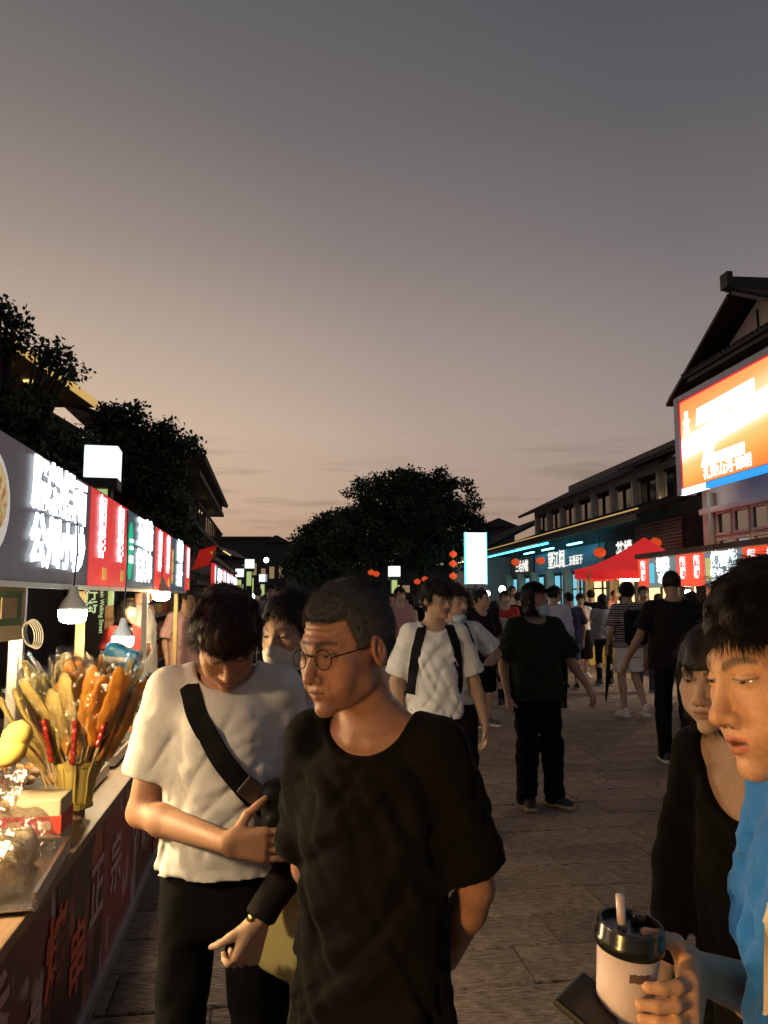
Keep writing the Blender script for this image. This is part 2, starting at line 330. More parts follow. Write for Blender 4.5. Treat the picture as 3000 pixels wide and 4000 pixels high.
# ------------------------------------------------------------------ people
def V3(*a): return np.array(a if len(a) == 3 else a[0], float)
def nrm(v): v = np.asarray(v, float); return v / (np.linalg.norm(v) + 1e-9)
def rot3(yaw=0, pitch=0, roll=0):
    return np.array(Matrix.Rotation(yaw, 3, 'Z') @ Matrix.Rotation(pitch, 3, 'X') @ Matrix.Rotation(roll, 3, 'Y'))
def head_sdf(P, o):
    """face towards -y, eyes at z=0, chin -0.117, crown 0.118 (metres)"""
    X, Y, Z = P; w = o.get('w', 1.0); A = np.abs(X / w); Q = (A, Y, Z); jw = o.get('jaw', 1.0); fem = o.get('fem', 0)
    d = d_ell(Q, (0, 0.018, 0.034), (0.0745, 0.094, 0.084))
    d = smn(d, d_ell(Q, (0, -0.018, -0.028), (0.0640, 0.068, 0.082)), 0.03)
    d = smn(d, d_cone(Q, (0, -0.064, -0.099), (0.046 * jw, -0.002, -0.066), 0.0185, 0.0165), 0.022)           # jaw
    d = smn(d, d_ell(Q, (0, -0.073, -0.102), (0.017, 0.014, 0.013)), 0.014)                                     # chin
    d = smn(d, d_ell(Q, (0.044, -0.050, -0.022), (0.020, 0.022, 0.017)), 0.022)                                 # cheekbone
    d = smn(d, d_ell(Q, (0.034, -0.057, -0.055), (0.021, 0.018, 0.022)), 0.024)                                 # cheek
    d = smn(d, d_cone(Q, (0.006, -0.0800, 0.017), (0.043, -0.062, 0.021), 0.0085, 0.008), 0.016)                # brow
    d = smx(d, -d_ell(Q, (0.031, -0.096, 0.001), (0.0195, 0.0150, 0.0105)), 0.013)                              # socket
    d = smn(d, d_ell(Q, (0.031, -0.0665, 0.000), (0.0150, 0.0135, 0.0115)), 0.004)                              # eyeball and lids
    op = o.get('eye', 0.0035)
    d = smn(d, np.maximum(d_ell(Q, (0.031, -0.0668, 0.0005), (0.0168, 0.0148, 0.0128)), (op * 0.6 + 0.10 * np.abs(A - 0.031)) - Z), 0.0015)       # upper lid
    d = smn(d, np.maximum(d_ell(Q, (0.031, -0.0662, -0.001), (0.0160, 0.0140, 0.0125)), Z + op * 0.9 - 0.08 * np.abs(A - 0.031)), 0.0025)       # lower lid
    nl = o.get('nose', 1.0)
    d = smn(d, d_cone(Q, (0, -0.0775, 0.010), (0, -0.098 - 0.008 * (nl - 1), -0.034), 0.0068, 0.0105), 0.010)   # bridge
    d = smn(d, d_ell(Q, (0, -0.1000 - 0.010 * (nl - 1), -0.0395), (0.0120, 0.0115, 0.0100)), 0.006)             # tip
    d = smn(d, d_ell(Q, (0.0135, -0.0885, -0.0425), (0.0082, 0.0110, 0.0078)), 0.005)                            # wing
    d = smx(d, -d_ell(Q, (0.0070, -0.0965, -0.0510), (0.0038, 0.0058, 0.0032)), 0.002)                           # nostril
    d = smn(d, d_ell(Q, (0, -0.0700, -0.066), (0.030, 0.020, 0.022)), 0.016)                                    # muzzle
    fl = o.get('lips', 1.0); mo = o.get('mouth', 0.0)
    d = smn(d, d_cone(Q, (0.004, -0.0895, -0.0640), (0.020, -0.0775, -0.0672), 0.0048 * fl, 0.0022), 0.004)
    d = smn(d, d_cone(Q, (0, -0.0870, -0.0755 - mo), (0.017, -0.0765, -0.0715 - mo * 0.4), 0.0062 * fl, 0.0026), 0.004)
    d = smx(d, -d_ell(Q, (0, -0.0920, -0.0690 - mo * 0.5), (0.0225, 0.0120, 0.0011 + mo * 0.5)), 0.0022)
    d = smx(d, -d_ell(Q, (0, -0.0945, -0.0865 - mo), (0.017, 0.008, 0.0040)), 0.007)
    e = d_ell((A, (Y - 0.012) * 0.96 + (Z + 0.006) * 0.25, (Z + 0.006) * 0.97 - (Y - 0.012) * 0.25), (0.0800, 0, 0), (0.0085, 0.0185, 0.0320))
    e = smx(e, -d_ell((A, (Y - 0.009), (Z + 0.001)), (0.0895, 0, 0), (0.0105, 0.0115, 0.0205)), 0.003)
    e = smn(e, d_ell((A, (Y - 0.012), (Z + 0.004)), (0.0800, 0, 0), (0.0060, 0.0050, 0.0140)), 0.004)
    d = smn(d, e, 0.005)
    if o.get('old'):
        d = d + 0.0015 * np.sin(Z * 520 + 2.5 * vnoise(X * 30, Y * 30, Z * 30)) * np.exp(-((Z - 0.052) / 0.022) ** 2) * (Y < -0.03)          # forehead lines
        d = d + 0.0034 * np.exp(-((A - 0.026 - (-0.045 - Z) * 0.28) / 0.0035) ** 2) * np.exp(-((Z + 0.058) / 0.018) ** 2) * (Y < -0.04)          # folds beside the mouth
        d = d + 0.0020 * np.exp(-((Z + 0.0155 - (A - 0.031) ** 2 * 9) / 0.002) ** 2) * np.exp(-((A - 0.031) / 0.014) ** 2) * (Y < -0.05)
    return d
def head_tone(L, o):
    """skin, brows, lashes, irises, lips by place on the head"""
    X, Y, Z = L[:, 0] / o.get('w', 1.0), L[:, 1], L[:, 2]; A = np.abs(X); n = len(X)
    base = V3(*o.get('skin', (0.44, 0.26, 0.18))); C = np.tile(base, (n, 1))
    v = vnoise(X * 60, Y * 60, Z * 60)[:, None] * 0.05 + vnoise(X * 190 + 5, Y * 190, Z * 190)[:, None] * 0.04; C *= 1 + v
    def mixin(m, col):
        nonlocal C
        m = np.clip(m, 0, 1)[:, None]; C = C * (1 - m) + np.array(col)[None] * m
    face = (Y < -0.03).astype(float)
    red = np.exp(-((A - 0.042) / 0.02) ** 2 - ((Z + 0.033) / 0.022) ** 2) * 0.35 + np.exp(-(A / 0.016) ** 2 - ((Z + 0.04) / 0.014) ** 2) * 0.4
    mixin(red * face, base * V3(1.02, 0.78, 0.72))
    mixin(((A > 0.072) * 0.35), base * V3(1.0, 0.72, 0.66))
    if not o.get('fem'):
        st = np.exp(-((Z + 0.088) / 0.022) ** 2) * (Y < -0.01) * o.get('stubble', 0.25); mixin(st * (0.7 + 0.3 * vnoise(X * 900, Y * 900, Z * 900)), base * V3(0.55, 0.55, 0.6))
    bw = o.get('brow', 0.0055); by = 0.0185 + 0.006 * np.sin(np.clip((A - 0.012) / 0.036, 0, 1) * 2.4) - 0.10 * np.maximum(A - 0.04, 0)
    br = (1 / (1 + np.exp((np.abs(Z - by) - bw * np.clip(1.25 - (A - 0.012) / 0.05, 0.35, 1)) / 0.0009))) * (A > 0.011) * (A < 0.051) * (Y < -0.035)
    mixin(br * o.get('browk', 0.95) * (0.92 + 0.08 * vnoise(X * 700, Y * 300, Z * 700)), (0.012, 0.009, 0.008))
    op = o.get('eye', 0.0035); r = np.abs(A - 0.031); up = op * 0.6 + 0.10 * r; lo = -op * 0.9 + 0.08 * r
    vis = ((Z < up) & (Z > lo) & (r < 0.0138) & (Y < -0.058)).astype(float); o['_eye'] = vis
    mixin(vis, (0.50, 0.46, 0.43)); gx = o.get('gaze', 0.0)
    ir = ((X * np.sign(X) - 0.031 - gx * np.sign(X)) ** 2 + (Z + 0.0008) ** 2 < 0.0062 ** 2) * vis; mixin(ir, (0.022, 0.012, 0.008))
    lash = np.exp(-((Z - up) / 0.0015) ** 2) * (r < 0.0165) * (Y < -0.05); mixin(lash * o.get('lash', 0.9), (0.012, 0.008, 0.007))
    lash2 = np.exp(-((Z - lo) / 0.0011) ** 2) * (r < 0.0150) * (Y < -0.05); mixin(lash2 * 0.45, (0.04, 0.02, 0.016))
    fold = np.exp(-((Z - up - 0.0055) / 0.0012) ** 2) * (r < 0.015) * (Y < -0.05); mixin(fold * 0.35, base * 0.5)
    mo = o.get('mouth', 0.0); fl = o.get('lips', 1.0)
    ul = (A < 0.0215) & (Z < -0.0605 - 0.17 * np.maximum(A - 0.005, 0) * 1.1) & (Z > -0.069 - mo * 0.4) & (Y < -0.062)
    ll = (A < 0.0195) & (Z <= -0.069 - mo * 0.4) & (Z > -0.0825 - mo + 0.30 * np.maximum(A - 0.004, 0)) & (Y < -0.062)
    mixin((ul | ll) * 0.75, o.get('lipc', base * V3(0.88, 0.52, 0.50)))
    mixin(np.exp(-((Z + 0.069 + mo * 0.5) / (0.0011 + mo * 0.45)) ** 2) * (A < 0.022) * (Y < -0.062) * 0.85, (0.05, 0.015, 0.012))
    mixin((((A - 0.0070) / 0.0042) ** 2 + ((Z + 0.0505) / 0.0036) ** 2 < 1) * (Y < -0.086) * 0.85, base * 0.10)
    return C
def add_hand(g, w, f, n, s, curl=0.5, S=1.0, spread=0.12, thumb=0.5, th_curl=0.3):
    """w wrist, f along the fingers, n out of the palm, s towards the thumb"""
    w = V3(w); f = nrm(f); n = nrm(n - f * (n @ f)); s = nrm(s - f * (s @ f) - n * (s @ n))
    for i in range(4):
        q = (i - 1.5) * 0.0195 * S
        g.cone(w + f * 0.012 * S - s * q * 0.55, w + f * 0.088 * S - s * q, 0.0175 * S, 0.0128 * S, 0.010)
    for i, ln in enumerate((0.070, 0.079, 0.074, 0.058)):
        q = (i - 1.5) * 0.0195 * S; p = w + f * 0.088 * S - s * q; a = 0.0; rr = 0.0092 * S
        cu = curl[i] if hasattr(curl, '__len__') else curl * (1 + 0.10 * (i - 1.5)); d0 = nrm(f - s * (i - 1.5) * spread)
        for j, fr in enumerate((0.44, 0.31, 0.25)):
            a += cu * (0.9, 1.1, 0.7)[j]; dd = d0 * math.cos(a) + n * math.sin(a); e = p + dd * ln * fr * S
            g.cone(p, e, rr, rr * 0.92, 0.004); p = e; rr *= 0.92
    p = w + f * 0.020 * S + s * 0.022 * S + n * 0.006; d0 = nrm(f * (1 - thumb) + s * (0.35 + thumb) + n * 0.25)
    e = p + d0 * 0.045 * S; g.cone(p, e, 0.0165 * S, 0.0115 * S, 0.010)
    d1 = nrm(d0 + f * 0.5 + n * th_curl); e2 = e + d1 * 0.033 * S; g.cone(e, e2, 0.0112 * S, 0.0100 * S, 0.005)
    d2 = nrm(d1 + n * th_curl); g.cone(e2, e2 + d2 * 0.024 * S, 0.0100 * S, 0.0080 * S, 0.004)
def folds(P, seed, amp, dirs=(0.6, -0.6), fx=17.0, fz=4.0):
    X, Y, Z = P; out = 0
    for i, a in enumerate(dirs):
        c, s_ = math.cos(a), math.sin(a); u = X * c + Z * s_; v = -X * s_ + Z * c
        w = vnoise(X * 5 + seed, Y * 5 + i * 7, Z * 5) * 0.9
        n = vnoise(u * fx + w + seed * 1.7, Y * fx * 0.6 + i * 3.1, v * fz + w)
        out = out + (1.7 * np.exp(-(n / 0.24) ** 2) - 0.6) * amp
    return out + vnoise(X * 9 + seed, Y * 9, Z * 9) * amp * 0.25
SKIN = None
def skin_mat():
    m = mat('skin', rough=0.42, attr='tone', noise=0.10, nscale=150, bump=0.22, bscale=650, sss=0.10, spec=0.45); return m
def cloth(name, col, rough=0.92, sheen=0.03, bump=0.08, noise=0.08): return mat('cloth_' + name, col, rough, noise=noise, nscale=160, bump=bump, bscale=700, sheen=sheen, spec=0.08)
def joints(o):
    S = o['H'] / 1.70; b = o.get('build', 1.0)
    lean = o.get('lean', 0.0)
    J = dict(S=S, nb=V3(0, 0.012, 1.435) * S, hipz=0.92 * S)
    for k, sg in (('l', 1), ('r', -1)):
        J['sh' + k] = V3(sg * 0.172 * b, 0.012, 1.375) * S
        a = o.get('arm_' + k, {}); J['el' + k] = V3(a.get('el', (sg * 0.225 * b, 0.045, 1.085))) * S; J['wr' + k] = V3(a.get('wr', (sg * 0.235 * b, -0.035, 0.845))) * S
        J['f' + k] = nrm(a.get('f', (0, -0.15, -1))); J['n' + k] = nrm(a.get('n', (-sg, 0, 0))); J['t' + k] = nrm(a.get('t', (0, -1, 0)))
        J['curl' + k] = a.get('curl', 0.32); J['thumb' + k] = a.get('thumb', 0.3)
        J['spr' + k] = a.get('spread', 0.06); J['thc' + k] = a.get('thc', 0.3)
        q = o.get('leg_' + k, {}); J['hp' + k] = V3(sg * 0.088 * min(b, 1.0), 0, 0.90) * S
        J['kn' + k] = V3(q.get('kn', (sg * 0.098, -0.02, 0.48))) * S; J['an' + k] = V3(q.get('an', (sg * 0.10, 0.025, 0.085))) * S
        J['ft' + k] = nrm(q.get('ft', (sg * 0.2, -1, 0)))
    J['M'] = rot3(o.get('yaw', 0), o.get('pitch', 0), o.get('roll', 0))
    hs = o.get('hs', S ** 0.5)
    J['hs'] = hs; piv = V3(o.get('piv', (0, 0.0, 1.515))) * S; J['piv'] = piv
    J['hc'] = piv - J['M'] @ V3(0, 0.022, -0.068) * hs
    return J
def make_body(o, J, res):
    S = J['S']; rh, rb, rha = res; hc = J['hc']; b = o.get('build', 1.0)
    fine = [[], [], []]
    for i in range(3): fine[i].append((hc[i] - 0.125, hc[i] + 0.135, rh))
    if rha < rb * 0.8:
        for k in 'lr':
            if o.get('arm_' + k, {}).get('hide'): continue
            c = J['wr' + k] + J['f' + k] * 0.07
            for i in range(3): fine[i].append((c[i] - 0.10, c[i] + 0.10, rha))
    pts = np.array([J['wr' + k] + J['f' + k] * 0.18 for k in 'lr'] + [J['el' + k] for k in 'lr'] + [J['an' + k] for k in 'lr'] + [J['kn' + k] for k in 'lr'] + [hc])
    lo = pts.min(0) - 0.17; hi = pts.max(0) + 0.17; lo[0] = min(lo[0], -0.26); hi[0] = max(hi[0], 0.26); lo[2] = max(-0.02, o.get('zmin', -0.02)); hi[2] = hc[2] + 0.16
    lo[1] = min(lo[1], -0.17); hi[1] = max(hi[1], 0.17)
    g = Grid(axis(lo[0], hi[0], rb, fine[0]), axis(lo[1], hi[1], rb, fine[1]), axis(lo[2], hi[2], rb, fine[2]))
    zs = np.array([0.855, 0.89, 1.0, 1.08, 1.22, 1.33, 1.41, 1.45]) * S
    a = np.array([0.13, 0.160, 0.138, 0.132, 0.152, 0.150, 0.085, 0.05]) * S * b; bb = np.array([0.08, 0.105, 0.09, 0.092, 0.105, 0.090, 0.058, 0.045]) * S * o.get('deep', 1.0)
    g.add(lambda P: d_loft(P, zs, a, bb, 0.012), (-0.3, -0.25, 0.7 * S), (0.3, 0.25, 1.5 * S), 0.03)
    for k, sg in (('l', 1), ('r', -1)):
        g.cone(J['nb'] + V3(sg * 0.035, 0.01, -0.02), J['sh' + k] + V3(-sg * 0.012, 0, -0.004), 0.040 * S, 0.044 * S, 0.03)           # trapezius, shoulder
        g.cone(V3(sg * 0.02, -0.052, 1.388) * S, J['sh' + k] + V3(-sg * 0.03, -0.015, 0.020) * S, 0.012, 0.012, 0.03)                  # collarbone
        e = J['el' + k]; w = J['wr' + k]; al = o.get('armk', 1.0)
        g.cone(J['sh' + k], e, 0.050 * S * al, 0.037 * S * al, 0.03); m = e + (w - e) * 0.28
        g.cone(e, m, 0.036 * S * al, 0.040 * S * al, 0.02); g.cone(m, w, 0.039 * S * al, 0.0245 * S, 0.02)
        if not o.get('arm_' + k, {}).get('hide'):
            if rha <= 0.009: add_hand(g, w, J['f' + k], J['n' + k], J['t' + k], J['curl' + k], S * o.get('handk', 1.0), thumb=J['thumb' + k], spread=J['spr' + k], th_curl=J['thc' + k])
            else:
                g.cone(w, w + J['f' + k] * 0.09, 0.026, 0.034, 0.02); g.cone(w + J['f' + k] * 0.09, w + J['f' + k] * 0.16, 0.03, 0.016, 0.02)
                g.cone(w + J['f' + k] * 0.03, w + J['f' + k] * 0.08 + J['t' + k] * 0.045, 0.016, 0.011, 0.01)
        g.cone(J['hp' + k], J['kn' + k], 0.068 * S, 0.048 * S, 0.008); q = J['kn' + k] + (J['an' + k] - J['kn' + k]) * 0.3 + V3(0, 0.012, 0)
        g.cone(J['kn' + k], q, 0.048 * S, 0.052 * S, 0.02); g.cone(q, J['an' + k], 0.05 * S, 0.034 * S, 0.02)
        g.cone(J['an' + k] - V3(0, 0, 0.03), J['an' + k] + J['ft' + k] * 0.11 - V3(0, 0, 0.05), 0.030, 0.024, 0.02)
    nk = 0.90 if o.get('fem') else 1.0
    g.cone(J['nb'] - V3(0, 0, 0.02), J['piv'] + V3(0, 0, 0.02), 0.056 * S * nk, 0.054 * S * nk, 0.03)
    M = J['M']; hs = J['hs']
    def hf(P):
        X = P[0] - hc[0]; Y = P[1] - hc[1]; Z = P[2] - hc[2]
        L = (M[0][0] * X + M[1][0] * Y + M[2][0] * Z, M[0][1] * X + M[1][1] * Y + M[2][1] * Z, M[0][2] * X + M[1][2] * Y + M[2][2] * Z)
        return head_sdf((L[0] / hs, L[1] / hs, L[2] / hs), o) * hs
    g.add(hf, hc - 0.19, hc + 0.19, 0.012)
    V, Q = g.net()
    L = (V - hc) @ M / hs; T = head_tone(L, o)
    base = V3(*o.get('skin', (0.44, 0.26, 0.18)))
    far = (np.linalg.norm(V - hc, axis=1) > 0.16 * hs); T[far] = base * (1 + 0.07 * vnoise(V[far, 0] * 25, V[far, 1] * 25, V[far, 2] * 25)[:, None])
    me = net_mesh('body', V, Q, [skin_mat(), mat('eye_surface', rough=0.06, attr='tone', spec=0.6, coat=1.0)], T)
    if rh < 0.004:
        e = np.where(far, 0, o['_eye']); mi = (e[Q].mean(1) > 0.6).astype(np.int32)
        if len(me.polygons) == len(mi): me.polygons.foreach_set('material_index', mi)
    return me
def make_shirt(o, J, res, sp):
    """short-sleeved shirt; sp: mat, hem, loose, sleeve (0..1 of the upper arm), neck radius, scoop"""
    S = J['S']; b = o.get('build', 1.0); lo_ = sp.get('loose', 0.0); hem = sp.get('hem', 0.80) * S; seed = sp.get('seed', 1.0); wr = sp.get('wr', 0.007)
    pts = np.array([J['sh' + k] + (J['el' + k] - J['sh' + k]) * min(1.0, sp.get('sleeve', 0.6)) for k in 'lr'] + ([J['wr' + k] for k in 'lr'] if sp.get('long') else []))
    lo = np.array([min(pts[:, 0].min() - 0.14, -0.30), min(pts[:, 1].min() - 0.13, -0.24), hem - 0.02]); hi = np.array([max(pts[:, 0].max() + 0.14, 0.30), max(pts[:, 1].max() + 0.13, 0.24), 1.52 * S])
    lo[2] = min(lo[2], pts[:, 2].min() - 0.1)
    g = Grid(axis(lo[0], hi[0], res), axis(lo[1], hi[1], res), axis(lo[2], hi[2], res))
    zz = np.array([hem / S, 0.92, 1.05, 1.20, 1.32, 1.40, 1.445]); zz[0] = min(zz[0], 0.91); zs = zz * S
    a = (np.array([0.182, 0.180, 0.172, 0.172, 0.172, 0.120, 0.066]) * b + np.array([1.1, 1, 1, 0.8, 0.4, 0.1, 0]) * lo_) * S
    bb = (np.array([0.128, 0.126, 0.118, 0.120, 0.116, 0.084, 0.060]) * o.get('deep', 1.0) + np.array([1.1, 1, 1, 0.7, 0.3, 0.1, 0]) * lo_) * S
    if sp.get('flare'): a[0] += sp['flare']; bb[0] += sp['flare'] * 0.7
    full_lo, full_hi = lo, hi
    g.add(lambda P: d_loft(P, zs, a, bb, 0.012), (-0.4, -0.3, lo[2]), (0.4, 0.3, hi[2]), 0.0)
    sl = sp.get('sleeve', 0.6)
    for k, sg in (('l', 1), ('r', -1)):
        g.cone(J['nb'] + V3(sg * 0.03, 0.004, -0.022), J['sh' + k] + V3(-sg * 0.010, 0, 0), 0.052 * S, 0.058 * S, 0.03)
        sh = J['sh' + k]; e = J['el' + k]; w = J['wr' + k]; ax = nrm(e - sh)
        end = sh + (e - sh) * min(sl, 1.0)
        r0 = 0.062 * S; r1 = (0.062 + sp.get('sl_loose', 0.02)) * S
        if sp.get('long'):
            g.cone(sh, e, r0, 0.058 * S, 0.03); g.cone(e, w, 0.058 * S, 0.043 * S, 0.02)
            wd = nrm(w - e)
            g.add(lambda P: np.maximum(-((P[0] - w[0]) * wd[0] + (P[1] - w[1]) * wd[1] + (P[2] - w[2]) * wd[2]), d_cone(P, e, w + wd * 0.1, 0.09, 0.09)), w - 0.15, w + 0.15, 0.003, 's')
        else:
            # sleeve as a tube that ends in an open cuff
            def tube(P, sh=sh, end=end, ax=ax):
                t = (P[0] - end[0]) * ax[0] + (P[1] - end[1]) * ax[1] + (P[2] - end[2]) * ax[2]
                d = d_cone(P, sh, end + ax * 0.06, r0, r1 + 0.003); return smx(d, t, 0.006)
            m = 0.13; g.add(tube, np.minimum(sh, end) - m, np.maximum(sh, end) + m, 0.028)
    if sp.get('seam'):
        P = g.P((slice(None),) * 3); g.F += (0.0016 * np.exp(-((P[2] - hem - 0.024) / 0.0035) ** 2)).astype(np.float32)
    if wr > 0:
        P = g.P((slice(None),) * 3); near = np.abs(g.F) < 0.03
        Pn = [p[near] for p in P]; zt = np.clip((1.40 * S - Pn[2]) / 0.12, 0.15, 1)
        for k in 'lr':
            sh, e = J['sh' + k], J['el' + k]; ax = nrm(e - sh); ln = np.linalg.norm(e - sh); tt = ((Pn[0] - sh[0]) * ax[0] + (Pn[1] - sh[1]) * ax[1] + (Pn[2] - sh[2]) * ax[2]) / ln
            dd = d_cone(Pn, sh, sh + (e - sh) * 1.1, 0.0, 0.0); zt = np.where(dd < 0.10, zt * np.clip((sl + 0.05 - tt) / 0.25, 0.12, 1), zt)
        g.F[near] += ((folds(Pn, seed, wr, sp.get('dirs', (0.55, -0.6))) + folds(Pn, seed + 9, wr * .5, (.9, -1.1), 34.0, 5.0)) * zt).astype(np.float32)
    # neckline and hem
    nr = sp.get('neck', 0.078) * S; fd = sp.get('drop', 0.075) * S; bd = sp.get('bdrop', 0.02) * S; nb = J['nb']; nz = nb[2] + 0.012
    def hole(P):
        t = np.clip((P[1] - nb[1] + 0.05) / 0.10, 0, 1); dp = fd * (1 - t) + bd * t
        up = P[2] > nz; q = np.sqrt((P[0] / nr) ** 2 + np.where(up, 0, (P[2] - nz) / dp) ** 2); return (q - 1) * np.minimum(nr, dp)
    q = g.sl((-0.2, -0.3, nb[2] - 0.28), (0.2, 0.3, 1.65 * S)); hd = hole(g.P(q)); bw = 0.017
    g.F[q] -= (0.0028 * np.clip((bw - hd) / 0.004, 0, 1)).astype(np.float32)            # ribbed neckband
    g.add(hole, (-0.2, -0.3, nb[2] - 0.25), (0.2, 0.3, 1.65 * S), 0.003, 's')
    hz = sp.get('hem_wave', 0.004); q = g.sl((-0.6, -0.6, -0.1), (0.6, 0.6, hem + 0.05)); P = g.P(q)
    if not sp.get('long'): g.F[q] = smx(g.F[q], np.where((np.abs(P[0]) < a[0] + 0.05) & (np.abs(P[1]) < bb[0] + 0.05), hem + hz * vnoise(P[0] * 7 + seed, P[1] * 7, 0 * P[2]) - P[2], -1), 0.003).astype(np.float32)
    V, Q = g.net(); T = None
    if 'tone' in sp: T = sp['tone'](V, J)
    return net_mesh('shirt', V, Q, sp['mat'], T, relax=sp.get('relax', 1))
def make_trousers(o, J, res, sp):
    S = J['S']; lo_ = sp.get('loose', 0.0); end = sp.get('end', 1.0); b = o.get('build', 1.0)      # end 1 = ankle, 0.5 = knee
    pts = np.array([J[j + k] for j in ('kn', 'an', 'hp') for k in 'lr'])
    zlo = max(0.02, o.get('zmin', 0.02))
    g = Grid(axis(pts[:, 0].min() - 0.16, pts[:, 0].max() + 0.16, res), axis(pts[:, 1].min() - 0.18, pts[:, 1].max() + 0.18, res), axis(zlo, 1.06 * S, res))
    zs = np.array([0.76, 0.88, 0.96, 1.04]) * S
    g.add(lambda P: d_loft(P, zs, np.array([0.158, 0.166, 0.154, 0.140]) * S * b, np.array([0.105, 0.114, 0.102, 0.092]) * S * o.get('deep', 1.0), 0.012), (-0.3, -0.3, 0.7 * S), (0.3, 0.3, 1.1 * S), 0.02)
    if sp.get('skirt'):
        zs2 = np.array([end, 0.7, 0.85, 0.95]) * S if end < 0.65 else np.array([end, 0.85, 0.95]) * S
        ra = np.interp(zs2, [0.3 * S, 0.7 * S, 0.88 * S, 0.96 * S], [0.20 + lo_, 0.195 + lo_, 0.178, 0.155]); g.add(lambda P: d_loft(P, zs2, ra, ra * 0.75, 0.012), (-0.4, -0.4, 0), (0.4, 0.4, 1.1), 0.02)
    else:
        for k in 'lr':
            kn, an, hp = J['kn' + k], J['an' + k], J['hp' + k]
            if end >= 0.95:
                g.cone(hp, kn, 0.084 * S * min(b, 1.0) + lo_ * 0.5, 0.064 * S + lo_, 0.03); g.cone(kn, an - V3(0, 0, 0.02), 0.066 * S + lo_, 0.052 * S + lo_, 0.02)
            else:
                t = (end - 0.0) * 2; e = hp + (kn - hp) * min(t, 1.15); ax = nrm(kn - hp)
                def leg(P, hp=hp, e=e, ax=ax): return smx(d_cone(P, hp, e + ax * 0.08, 0.088 * S + lo_ * 0.5, 0.078 * S + lo_), (P[0] - e[0]) * ax[0] + (P[1] - e[1]) * ax[1] + (P[2] - e[2]) * ax[2], 0.006)
                g.add(leg, np.minimum(hp, e) - 0.16, np.maximum(hp, e) + 0.16, 0.02)
    P = g.P((slice(None),) * 3); near = np.abs(g.F) < 0.03; Pn = [p[near] for p in P]
    g.F[near] += folds(Pn, sp.get('seed', 2.0), sp.get('wr', 0.003), (1.2, -1.2), 14, 5).astype(np.float32)
    V, Q = g.net(); return net_mesh('trousers', V, Q, sp['mat'], None, relax=1)
def make_shoe(J, k, res, upper, sole):
    an = J['an' + k]; ft = J['ft' + k]; ft = nrm(V3(ft[0], ft[1], ft[2])); up = V3(0, 0, 1) if abs(ft[2]) < 0.5 else nrm(np.cross(np.cross(ft, V3(0, 0, 1)), ft))
    base = an - up * 0.085 * J['S']
    lo = base - 0.24; hi = base + 0.24
    g = Grid(axis(lo[0], hi[0], res), axis(lo[1], hi[1], res), axis(lo[2], hi[2], res))
    s = np.cross(ft, up); M = np.array([s, ft, up]).T
    g.cone(base - ft * 0.045 + up * 0.048, base + ft * 0.13 + up * 0.040, 0.042, 0.038, 0.02); g.cone(base - ft * 0.03 + up * 0.09, base + ft * 0.03 + up * 0.06, 0.040, 0.04, 0.02)
    g.box(base + ft * 0.047 + up * 0.014, (0.044, 0.135, 0.015), 0.013, M, 0.005)
    V, Q = g.net(); h = (V - base) @ up
    T = np.where((h < 0.030)[:, None], V3(*sole)[None], V3(*upper)[None]); return net_mesh('shoe', V, Q, mat('shoe_surface', rough=0.55, attr='tone', noise=0.1, nscale=40), T)
def hair_sdf(P, h):
    X, Y, Z = P; A = np.abs(X); t = h.get('t', 0.012); tt = h.get('top', t); bk = h.get('back', t); fr = h.get('front', t)
    ry = np.where(Y > 0.018, 0.094 + bk, 0.094 + fr); rz = np.where(Z > 0.034, 0.084 + tt, 0.084 + t)
    k0 = np.sqrt((X / (0.0745 + h.get('side', t))) ** 2 + ((Y - 0.018) / ry) ** 2 + ((Z - 0.034) / rz) ** 2); d = (k0 - 1) * 0.085
    if h.get('len'):        # long hair falling behind and beside the face
        ln = h['len']; zz = np.array([-ln, -0.10, 0.0, 0.06]); d2 = d_loft(P, zz, np.array([0.075, 0.088, 0.086, 0.078]) + h.get('vol', 0.0), np.array([0.050, 0.066, 0.072, 0.07]), 0.035); d = smn(d, d2, 0.03)
    d = d - h.get('rag', 0.004) * vnoise(X * 45 + h.get('seed', 0), Y * 45, Z * 30) - h.get('rag', 0.004) * 0.6 * vnoise(X * 110, Y * 110, Z * 60)
    zf = h.get('zf', 0.055) + h.get('part', 0.0) * X + 0.013 * vnoise(X * 60 + h.get('seed', 0), 0 * X, 0 * X) - h.get('arc', 0.0) * (A / 0.06) ** 2
    yf = h.get('yf', -0.035)
    cut = np.maximum(Y - yf - h.get('temple', 0.0) * np.clip((0.06 - Z) / 0.06, 0, 1), Z - zf)      # face opening
    d = smx(d, -cut, 0.006)
    zn = h.get('zn', -0.055)
    if not h.get('len'):
        low = np.where(Y > 0.03, zn, np.where(Y > -0.005, h.get('zs', 0.006), h.get('zs2', -0.015))); d = smx(d, low - Z, 0.006)
    return d
